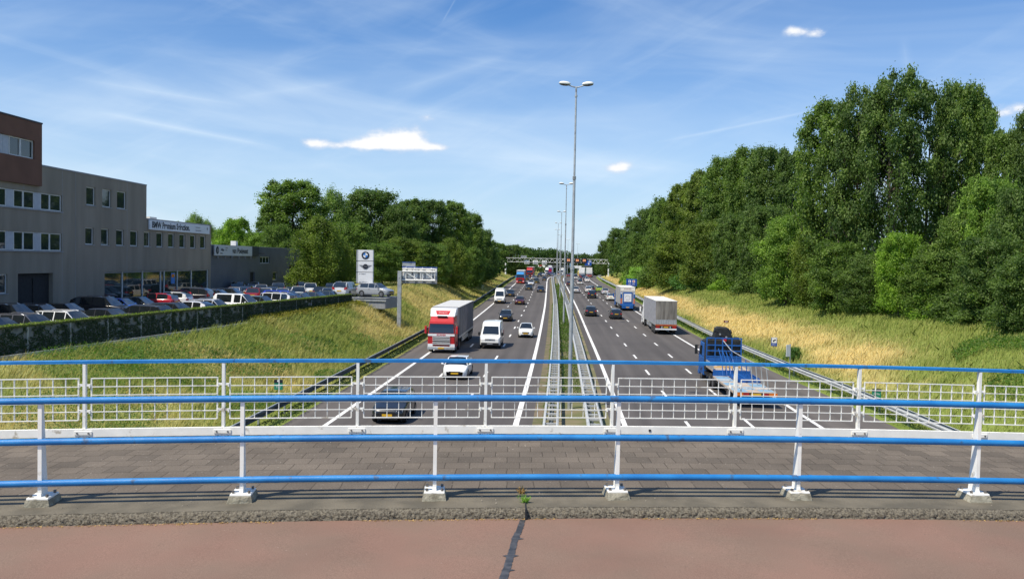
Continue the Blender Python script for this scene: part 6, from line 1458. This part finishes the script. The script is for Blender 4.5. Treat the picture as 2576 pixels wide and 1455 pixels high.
# ------------------------------------------------------------------ trees
def crown_cards(seed, H, Rr, base, kind, nclump, nleaf, leaf):
    """points/normals of leaves in clumps through a crown; H overall height, base = height where foliage starts"""
    g = np.random.default_rng(seed); P = []; Nn = []; tone = []; centres = []
    for c in range(nclump):
        t = g.random()**(.85 if kind != 'bush' else 1.1)
        if kind == 'poplar': env = math.sin(PI*min(1, .16+.76*t))**.55
        elif kind == 'round': env = math.sin(PI*min(1, .20+.72*t))**.5
        elif kind == 'birch': env = (math.sin(PI*min(1, .08+.86*t))**.8)
        else: env = math.sqrt(max(.02, 1-(t*.97)**2))
        a = g.uniform(0, 2*PI); env *= 1+.13*math.sin(3*a+seed)+.10*math.sin(5*a+7*t+seed*2); rr = Rr*env*(g.uniform(.12, 1.0)**.5)*g.uniform(.86, 1.10)
        z = base+(H-base)*t*g.uniform(.96, 1.03); c0 = np.array([rr*math.cos(a), rr*math.sin(a), z])
        rc = Rr*g.uniform(.13, .235)*(1.05-.35*t if kind != 'bush' else .95); centres.append((c0, rc, t))
        n = int(nleaf*g.uniform(.7, 1.3)); v = g.normal(size=(n, 3)); v /= np.linalg.norm(v, axis=1, keepdims=True)
        rad = (rc*np.where(g.random(n) < .28, g.uniform(.8, 2.1, n), g.random(n)**.42))[:, None]; sq = np.array([1, 1, .72 if kind != 'birch' else 1.35])
        off_ = v*rad*sq
        if kind == 'poplar': off_[:, 2] += g.random(n)**3*rc*.75
        if kind == 'birch': off_[:, 2] -= g.random(n)**2*rc*1.2
        P.append(c0+off_)
        nn = v*.55+np.array([0, 0, .45])+g.normal(size=(n, 3))*.45; Nn.append(nn/np.linalg.norm(nn, axis=1, keepdims=True))
        tone.append(np.clip(.42+g.normal()*.26+g.normal(size=n)*.16, 0, 1))
    P, Nn, tone = np.concatenate(P), np.concatenate(Nn), np.concatenate(tone)
    P[:, 2] = np.maximum(P[:, 2], .15)
    return P, Nn, leaf*g.uniform(.65, 1.25, len(P)), tone, centres
def cards_mesh(name, P, Nn, size, tone):
    n = len(P); up = rng.normal(size=(n, 3)); a = np.cross(Nn, up); a /= np.linalg.norm(a, axis=1, keepdims=True)+1e-9; b = np.cross(Nn, a)
    s = size[:, None]; V = np.stack([P-a*s, P-b*s*.6, P+a*s, P+b*s*.6], 1).reshape(-1, 3); F = np.arange(4*n).reshape(n, 4)
    return npmesh(name, V, F, {'tone': np.repeat(tone, 4)})
TREE = {}
def tree_proto(key, kind, seed, H, Rr, base, nclump, nleaf, leaf, trunk_r, limbs=14):
    P, Nn, size, tone, cs = crown_cards(seed, H, Rr, base, kind, nclump, nleaf, leaf)
    crown = cards_mesh('crown', P, Nn, size, tone); crown.materials.append(M['leaf'])
    g = random.Random(seed); mb = MB()
    pts = [(0, 0, -.6)]; x = y = 0
    for k in range(1, 8): x += g.uniform(-.22, .22); y += g.uniform(-.22, .22); pts.append((x, y, (H*.86)*k/7))
    mb.tube(pts, [trunk_r*(1-.86*k/7)*1.0+.02 for k in range(8)], 8)
    cs2 = sorted(cs, key=lambda c: -c[1])[:limbs*2]; g.shuffle(cs2)
    for c0, rc, t in cs2[:limbs]:
        zz = max(H*.12, min(H*.78, c0[2]-np.hypot(c0[0], c0[1])*g.uniform(.5, 1.0))); f = zz/(H*.86)*7; i = min(6, int(f)); p = Vector(pts[i]).lerp(Vector(pts[i+1]), f-i)
        q = Vector(c0); m1 = p.lerp(q, .5)+Vector((0, 0, -.06*(q-p).length)); r0 = max(.03, trunk_r*(1-.8*zz/H)*.45)
        mb.tube([p, m1, q], [r0, r0*.6, r0*.2], 6)
        for _ in range(2): e = q+Vector((g.uniform(-1, 1), g.uniform(-1, 1), g.uniform(-.2, 1)))*rc*.9; mb.tube([m1.lerp(q, .5), e], [r0*.4, r0*.12], 5)
    me = bpy.data.meshes.new('trunk'); me.from_pydata(mb.v, [], mb.f); me.polygons.foreach_set('use_smooth', [True]*len(me.polygons)); me.materials.append(M['bark']); me.update()
    TREE[key] = (crown, me, float(np.percentile(P[:, 2], 99.6)), float(np.percentile(np.hypot(P[:, 0], P[:, 1]), 96)))
tree_proto('poplar1', 'poplar', 1, 24, 6.2, 6.0, 255, 190, .21, .42, 22)
tree_proto('poplar2', 'poplar', 2, 22, 5.6, 5.0, 230, 190, .21, .40, 18)
tree_proto('poplar3', 'poplar', 12, 24, 6.6, 7.5, 150, 200, .21, .52, 30)
tree_proto('round1', 'round', 3, 17, 7.2, 2.2, 330, 155, .21, .36, 16)
tree_proto('round2', 'round', 4, 15, 6.4, 1.5, 300, 155, .19, .32, 14)
tree_proto('birch', 'birch', 5, 16, 5.2, 1.0, 260, 150, .155, .22, 12)
tree_proto('bush1', 'bush', 6, 5.0, 4.2, .3, 130, 110, .17, .10, 5)
tree_proto('bush2', 'bush', 7, 4.0, 3.4, .2, 110, 110, .15, .09, 5)
def plant(key, X, Y, H, Rw, tint, label, cat='tree', group=None, z=None, name=None):
    crown, trunk, H0, R0 = TREE[key]; z = float(terrain(X, Y))-.05 if z is None else z
    t = thing(name or ('bush' if key.startswith('bush') else 'tree'), label, cat, (X, Y, z), random.uniform(0, 2*PI), group)
    t.scale = (Rw/R0, Rw/R0*random.uniform(.9, 1.1), H/H0)
    c = bpy.data.objects.new('crown', crown); COL.objects.link(c); adopt(c, t); c.color = (*tint, 1)
    w = bpy.data.objects.new('trunk' if not key.startswith('bush') else 'stems', trunk); COL.objects.link(w); adopt(w, t)
    return t
GL_T, GR_T = 'trees along the left side of the motorway', 'trees along the right side of the motorway'
D, MD, LT, OL, PL, BR = (1.0,1.02,.85), (1.25,1.25,.9), (1.6,1.65,.95), (1.35,1.2,.75), (1.7,1.65,1.5), (1.8,1.9,.8)
# px centre, top row, half-width px, distance, kind, tint, label
left_trees = [
 (490,540,42,160,'birch',PL,'pale thin-leaved tree peeping over the showroom roof'), (520,556,28,165,'birch',PL,'small pale tree at the right end of the showroom roof'), (452,560,26,170,'poplar2',PL,'faint pale tree tip left over the showroom roof'),
 (590,551,50,148,'round2',BR,'bright green tree above the pale hall sign'), (648,585,42,146,'round2',LT,'light green tree behind the hall roof vent'), (695,566,44,142,'round1',MD,'mid-green tree above the dark hall'), (560,578,34,150,'round2',LT,'light green tree low behind the hall sign'),
 (735,457,78,158,'poplar1',MD,'tallest poplar on the left with ragged top'), (680,520,45,156,'poplar2',MD,'poplar limb crown left of the tallest left poplar'), (835,478,52,166,'birch',PL,'grey-green hazy tree right of the tallest left poplar'),
 (800,545,66,124,'birch',OL,'drooping olive-brown tree beside the dark hall'), (852,600,40,130,'birch',OL,'thin drooping tree left of the sign tower'), (775,640,45,126,'bush1',OL,'low olive foliage under the drooping tree'),
 (930,478,88,172,'round1',D,'dark dome-shaped tree above the sign tower'), (1000,520,52,168,'round1',D,'dark tree right of the dome-shaped one'), (880,560,60,150,'round2',MD,'mid-green tree behind the sign tower'),
 (1030,502,46,182,'poplar2',D,'dark ragged poplar left of centre of the left wood'), (1085,505,44,188,'poplar1',D,'dark poplar with double tip in the left wood'), (1140,508,46,196,'poplar2',MD,'poplar with flat top in the left wood'), (1180,535,40,206,'round1',MD,'sloping-crowned tree at the right shoulder of the left wood'),
 (960,612,50,142,'round2',MD,'leafy tree right behind the sign tower'), (1015,600,56,150,'round2',OL,'olive lower tree behind the cantilever road sign'), (1080,612,54,156,'round2',MD,'lower green tree behind the cantilever road sign'), (1130,600,50,166,'birch',OL,'olive brown tree right of the cantilever road sign'),
 (1175,622,42,182,'round2',MD,'lower tree above the round sign back'), (1208,580,36,226,'round1',D,'tree where the left wood starts to fall away'), (1226,605,28,258,'round1',MD,'tree left of the gantry leg'), (1256,612,24,342,'round2',MD,'tree just above the left gantry leg'),
 (1205,650,34,214,'round2',D,'dark low tree near the end of the left wood'), (1228,655,24,262,'bush1',BR,'low tree left of the gantry leg'),
 (1285,616,28,345,'round1',D,'distant tree above the left end of the gantry beam'), (1312,622,26,375,'round2',D,'distant tree over the gantry beam, next right'), (1290,668,26,350,'bush1',BR,'light green shrub left of the sky blue lorry'), (1240,690,18,300,'bush2',BR,'light green shrub at the foot of the left gantry leg')]
for px, top, hw_, Y, kd, tint, lb in left_trees:
    X = (px-1287.5)/2158*Y; z0 = float(terrain(X, Y))-.05 if Y > 120 or X > -20 else LOT_Z
    H = at(px, top, Y).z-z0; plant(kd, X, Y, max(3, H), max(2.2, hw_/2158*Y*1.05), tint, lb, group=GL_T, z=z0)
right_trees = [
 (1522,604,24,350,'round1',D,'distant tree at the right end of the gantry'), (1552,575,32,342,'round1',D,'tree just right of the gantry leg'), (1604,548,38,262,'round1',D,'dark tree right of the gantry with sloping crown'), (1630,524,42,240,'round1',D,'dark round tree in the far part of the right wood'), (1668,500,40,222,'round1',MD,'tree above the blue services sign'),
 (1612,590,40,232,'round2',MD,'lower tree above the blue services sign'), (1566,620,30,338,'round2',MD,'low tree right of the right gantry leg'),
 (1710,462,44,205,'poplar2',OL,'olive thin tree rising left in the right wood'), (1760,434,50,188,'poplar2',OL,'olive feathery tree above the tail-lift lorry'), (1812,400,50,176,'poplar1',MD,'tree with pointed top left of the flat-topped group'), (1868,376,52,166,'poplar1',MD,'flat-topped tree, left of its group'), (1925,374,52,158,'poplar1',D,'flat-topped tree, middle of its group'), (1985,384,50,150,'poplar2',D,'flat-topped tree, right of its group'),
 (1700,580,60,178,'round2',OL,'olive lower tree behind the tail-lift lorry'), (1775,560,58,160,'round1',OL,'olive tree with bare forked trunk'), (1850,540,60,150,'round1',D,'dark lower tree above the grey curtain lorry'), (1920,520,60,140,'round1',D,'dark middle-height tree in the right wood'),
 (1975,545,62,118,'round2',LT,'light green tree in front of the right wood'), (2050,560,58,112,'birch',OL,'thin olive tree below the giant poplars'),
 (2075,262,78,108,'poplar1',MD,'giant poplar, leftmost with stepped crown'), (2150,226,74,102,'poplar3',D,'giant poplar with narrow second tip'), (2228,184,80,98,'poplar3',D,'tallest giant poplar at the right'), (2325,208,66,99,'poplar3',D,'giant poplar right of the tallest'), (2405,216,58,100,'poplar1',MD,'giant poplar with twin tips, fourth from left'), (2455,260,46,102,'poplar2',MD,'slim giant poplar with fading right edge'),
 (2110,610,70,100,'round2',MD,'leafy undertree below the giant poplars, left'), (2185,640,66,94,'round2',D,'dark undertree below the giant poplars, middle'), (2262,588,62,88,'round1',BR,'bright green round tree in front of the giant poplars'), (2345,640,70,84,'round2',MD,'undertree right of the bright green round tree'),
 (2410,540,72,84,'round2',MD,'broad tree right below the giant poplars'), (2480,450,72,82,'round1',LT,'large light tree near the right picture edge'), (2560,470,72,72,'round2',D,'dark foreground tree cut by the right picture edge'), (2520,330,60,94,'poplar2',MD,'tree with thin crown near the right picture edge'), (2578,285,50,92,'poplar1',D,'tall tree cut by the right picture edge'),
 (2490,600,80,70,'round2',D,'dark leafy tree above the green mound'), (2590,640,90,60,'round2',D,'very dark tree at the lower right picture edge')]
for px, top, hw_, Y, kd, tint, lb in right_trees:
    X = (px-1287.5)/2158*Y; z0 = float(terrain(X, Y))-.05
    H = at(px, top, Y).z-z0; plant(kd, X, Y, max(3, H), max(2.2, hw_/2158*Y*1.12), tint, lb, group=GR_T, z=z0)
# shrub belt at the foot of the right wood
GB = 'shrubs along the foot of the wood'
sh = [(1583,680,22,235,BR,'flowering pale shrub beside the right gantry leg'), (1600,672,24,215,(2.2,2.3,1.5),'cream-flowered shrub left of the blue services sign'), (1640,665,34,205,MD,'green shrub right of the blue services sign'), (1690,660,36,190,MD,'green shrub above the tail-lift lorry roof'), (1740,668,40,172,(.8,1.1,1.0),'bluish shrub behind the tail-lift lorry'),
      (1790,672,42,160,(.85,1.15,1.0),'bluish shrub right of the tail-lift lorry'), (1845,676,40,150,BR,'light shrub above the grey curtain lorry'), (1900,672,44,140,D,'dark shrub behind the A9 sign'), (1955,676,44,132,MD,'mid-green shrub above the blue information sign'), (2020,676,46,122,D,'dark shrub in the middle of the belt'),
      (2080,690,46,114,OL,'brownish shrub below the thin olive tree'), (2140,700,50,106,MD,'green shrub below the tallest poplar'), (2205,706,54,98,LT,'light green shrub below the bright round tree'), (2275,716,60,91,LT,'bright shrub right of the belt middle'), (2345,724,62,84,BR,'yellow-green shrub before the dark edge trees'), (2420,735,70,77,D,'dark shrub above the green mound'), (2500,745,76,70,D,'dark shrub at the right, over the mound'), (2575,755,80,64,D,'dark shrub cut by the right edge')]
for px, top, hw_, Y, tint, lb in sh:
    X = (px-1287.5)/2158*Y; z0 = float(terrain(X, Y))-.05; H = max(2.6, at(px, top, Y).z-z0)
    plant(random.choice(['bush1', 'bush2']), X, Y, H, hw_/2158*Y*1.2, tint, lb, 'shrub', GB, z0)
# far second storey of the wood behind the right and left belts: uncounted masses
def wood_mass(name, label, pts, seed, leaf=.45, n=26000, tint=(.6,.7,.6)):
    g = np.random.default_rng(seed); P = []; cl = 0
    for (x, y, z0, h, r) in pts:
        k = n//len(pts); m_ = 24
        for c in range(m_):
            a = g.uniform(0, 2*PI); t = g.random(); rr = r*math.sin(PI*min(1, .15+.8*t))**.6*g.random()**.5; c0 = np.array([x+rr*math.cos(a), y+rr*math.sin(a), z0+h*t*.95])
            v = g.normal(size=(k//m_, 3)); v /= np.linalg.norm(v, axis=1, keepdims=True); P.append(c0+v*(r*.30*g.random(k//m_)**.4)[:, None])
    P = np.concatenate(P); Nn = g.normal(size=P.shape)+np.array([0, 0, .6]); Nn /= np.linalg.norm(Nn, axis=1, keepdims=True)
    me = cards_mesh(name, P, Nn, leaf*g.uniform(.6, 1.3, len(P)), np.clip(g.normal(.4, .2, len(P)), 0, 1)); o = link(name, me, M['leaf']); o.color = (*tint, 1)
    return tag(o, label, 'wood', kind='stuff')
pts = []
for px in range(1318, 1560, 8):
    Y = 560+abs(px-1440)*-.3+random.uniform(-20, 20); top = np.interp(px, [1318,1345,1380,1430,1470,1500,1530,1560], [622,627,626,633,641,645,630,600])+random.uniform(-2, 3)
    p = at(px, top, Y); pts.append((p.x, Y, -2, p.z+2, 7.5))
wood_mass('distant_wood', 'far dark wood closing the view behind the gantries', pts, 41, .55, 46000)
pts = []
for px, Y, top in [(1600,300,600),(1650,280,560),(1700,250,540),(1740,240,520),(1790,225,500),(1840,215,480),(1890,200,470),(1940,190,470),(1990,180,480),(2050,150,520),(2120,140,560),(2200,135,600),(2290,130,610),(2380,130,560),(2450,130,520),(2540,125,520)]:
    p = at(px, top, Y); pts.append((p.x, Y, 3, p.z-3, 9))
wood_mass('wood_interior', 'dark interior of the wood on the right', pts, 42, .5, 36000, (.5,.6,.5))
pts = []
for px, Y, top in [(1296,430,652),(1318,450,655),(1336,480,655),(1280,400,650),(1320-60,420,640),(1205,350,640),(1190,260,625),(1130,230,600),(1070,215,590),(1010,205,590),(950,200,600),(890,190,600),(840,185,600),(780,185,600),(700,180,610),(620,185,610)]:
    p = at(px, top, Y); pts.append((p.x, Y, 3, p.z-3, 9))
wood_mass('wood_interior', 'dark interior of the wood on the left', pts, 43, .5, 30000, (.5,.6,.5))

# ------------------------------------------------------------------ grass on the banks (uncountable)
def blades(name, label, n, side, seed, y0=16, y1=330):
    g = np.random.default_rng(seed); u = g.random(n); Y = y0*(y1/y0)**(u**.8); t = g.random(n)
    if side < 0:
        lc = np.where(Y < 94, wallX(Y)-Cx(Y)+1.0, -25.0); o = -15.6+(lc+15.6)*t
    else:
        o = (Rguard(Y)+.15)+(Rcrest(Y)+4-Rguard(Y))*t
    X = Cx(Y)+o; Z = terrain(X, Y)-.05; gd = goldness(X, Y)
    sc = np.clip(Y/55, .55, 2.6)
    L_ = g.uniform(.25, .62, n)*(.65+.8*vnoise(X, Y, 1.4, 4))*np.where(t < .06, .6, 1.0)*np.clip(sc, .8, 1.25); W_ = g.uniform(.010, .024, n)*sc
    az = g.normal(R(35), .7, n); lean = g.uniform(.25, 1.0, n)
    dx, dy = np.cos(az)*lean, np.sin(az)*lean; dirx, diry = -np.sin(az), np.cos(az); ra = g.uniform(0, PI, n); wx, wy = np.cos(ra), np.sin(ra)
    B0 = np.stack([X, Y, Z], -1); hv = np.sqrt(np.clip(1-lean*lean*.5, .2, 1))
    tip = B0+np.stack([dx*L_*.8, dy*L_*.8, hv*L_], -1); mid = B0+np.stack([dx*L_*.25, dy*L_*.25, hv*L_*.6], -1); wv = np.stack([wx, wy, np.zeros(n)], -1)*W_[:, None]
    V = np.stack([B0-wv, B0+wv, mid+wv*.9, tip, mid-wv*.9], 1).reshape(-1, 3); F = np.arange(5*n).reshape(n, 5)
    tone = np.clip(vnoise(X, Y, 1.1, 6)*.5+g.random(n)*.5, 0, 1); gg = np.clip(gd+g.normal(size=n)*.13, 0, 1)
    o_ = link(name, npmesh(name, V, F, {'tone': np.repeat(tone, 5), 'gold': np.repeat(gg, 5)}), M['grass']); return tag(o_, label, 'grass', kind='stuff')
blades('grass', 'tall wind-blown green grass on the left bank', 150000, -1, 61)
blades('grass', 'tall golden dry grass on the right bank', 170000, 1, 62)
# leafy ground cover: dark weeds under the left rail, ivy mound and brambles
def cover(name, label, X, Y, h, size, tint, seed):
    g = np.random.default_rng(seed); n = len(X); Z = terrain(X, Y)+h*g.random(n)**.7; P = np.stack([X, Y, Z], -1)
    Nn = g.normal(size=(n, 3))*.55+np.array([0, 0, 1.]); Nn /= np.linalg.norm(Nn, axis=1, keepdims=True)
    me = cards_mesh(name, P, Nn, size*g.uniform(.6, 1.3, n)*np.clip(Y/60, .7, 2), np.clip(g.normal(.4, .22, n)+(vnoise(X, Y, 1.7, seed)-.5)*.5, 0, 1)); o = link(name, me, M['leaf']); o.color = (*tint, 1)
    return tag(o, label, 'ground cover', kind='stuff')
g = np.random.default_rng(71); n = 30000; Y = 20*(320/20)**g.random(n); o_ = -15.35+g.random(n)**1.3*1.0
cover('roadside_weeds', 'dark green weeds in the shade of the left guard rail', Cx(Y)+o_, Y, .5, .06, (.25,.30,.25), 71)  # tint darkened to hold the rail's shade besides the leaf colour
n = 14000; Y = 20*(300/20)**g.random(n); o_ = Rguard(Y)-.6+g.random(n)*1.3
cover('roadside_weeds', 'green weeds along the foot of the right guard rail', Cx(Y)+o_, Y, .22, .05, (.5,.62,.42), 72)
n = 90000; Y = g.uniform(22, 62, n); t_ = g.random(n); o_ = np.interp(Y, [18,45,66], [21,22.5,28])+t_*14; Xm = Cx(Y)+o_; k = vnoise(Xm, Y, 3, 77)*.7+t_*.7 > .42; Xm, Y = Xm[k], Y[k]
hm = .45
g2_ = np.random.default_rng(73); me_n = len(Xm)
cover('ivy_mound', 'mounded bright green creeper on the right bank', Xm, Y, hm, .085, (.95,1.12,.65), 73)
n = 22000; Xs = []; Ys_ = []
for cx_, cy_, r_ in [(-20.5,52,3.2),(-17.5,58,2.4),(-23,47,2.5),(-14.5,47,1.6),(-16,70,2.0),(-13.0,78,1.8),(-19.5,40,2.8),(-12.5,60,1.2)]:
    m_ = int(n*r_/17.5); a = g.uniform(0, 2*PI, m_); rr = r_*np.sqrt(g.random(m_)); Xs.append(cx_+rr*np.cos(a)); Ys_.append(cy_+rr*np.sin(a)*1.8)
cover('brambles', 'dark green bramble patches in the grass of the left bank', np.concatenate(Xs), np.concatenate(Ys_), .42, .075, (.8,1.05,.65), 74)
n = 9000; Y = g.uniform(70, 94, n); Xw = wallX(Y)+.2+g.random(n)**1.5*1.2
o = cover('dry_weeds', 'rusty brown weeds at the foot of the retaining wall', Xw, Y, .5, .06, (2.2,1.3,.8), 75)
n = 22000; Y = 30*(260/30)**g.random(n); o_ = g.uniform(-.62, .74, n); k = vnoise(Y, o_*0, 4, 79) > np.interp(Y, [30,60,110], [.42,.35,.05]); Y, o_ = Y[k], o_[k]
cover('median_weeds', 'green weeds growing in the median between the rails', Cx(Y)+o_, Y, .42, .05, (.78,.85,.52), 76)
n = 2500; Y = 34*(160/34)**g.random(n); o_ = -1.55+g.random(n)*.3
cover('median_weeds', 'sparse weeds in the soil strip left of the median rail', Cx(Y)+o_, Y, .22, .05, (1.2,1.1,.6), 78)
# single shrub by the right guard rail
p = hit(1995, 915); plant('bush2', p.x, p.y, 1.5, .85, (.8,1.05,.8), 'small dark shrub behind the right guard rail in the golden grass', 'shrub')
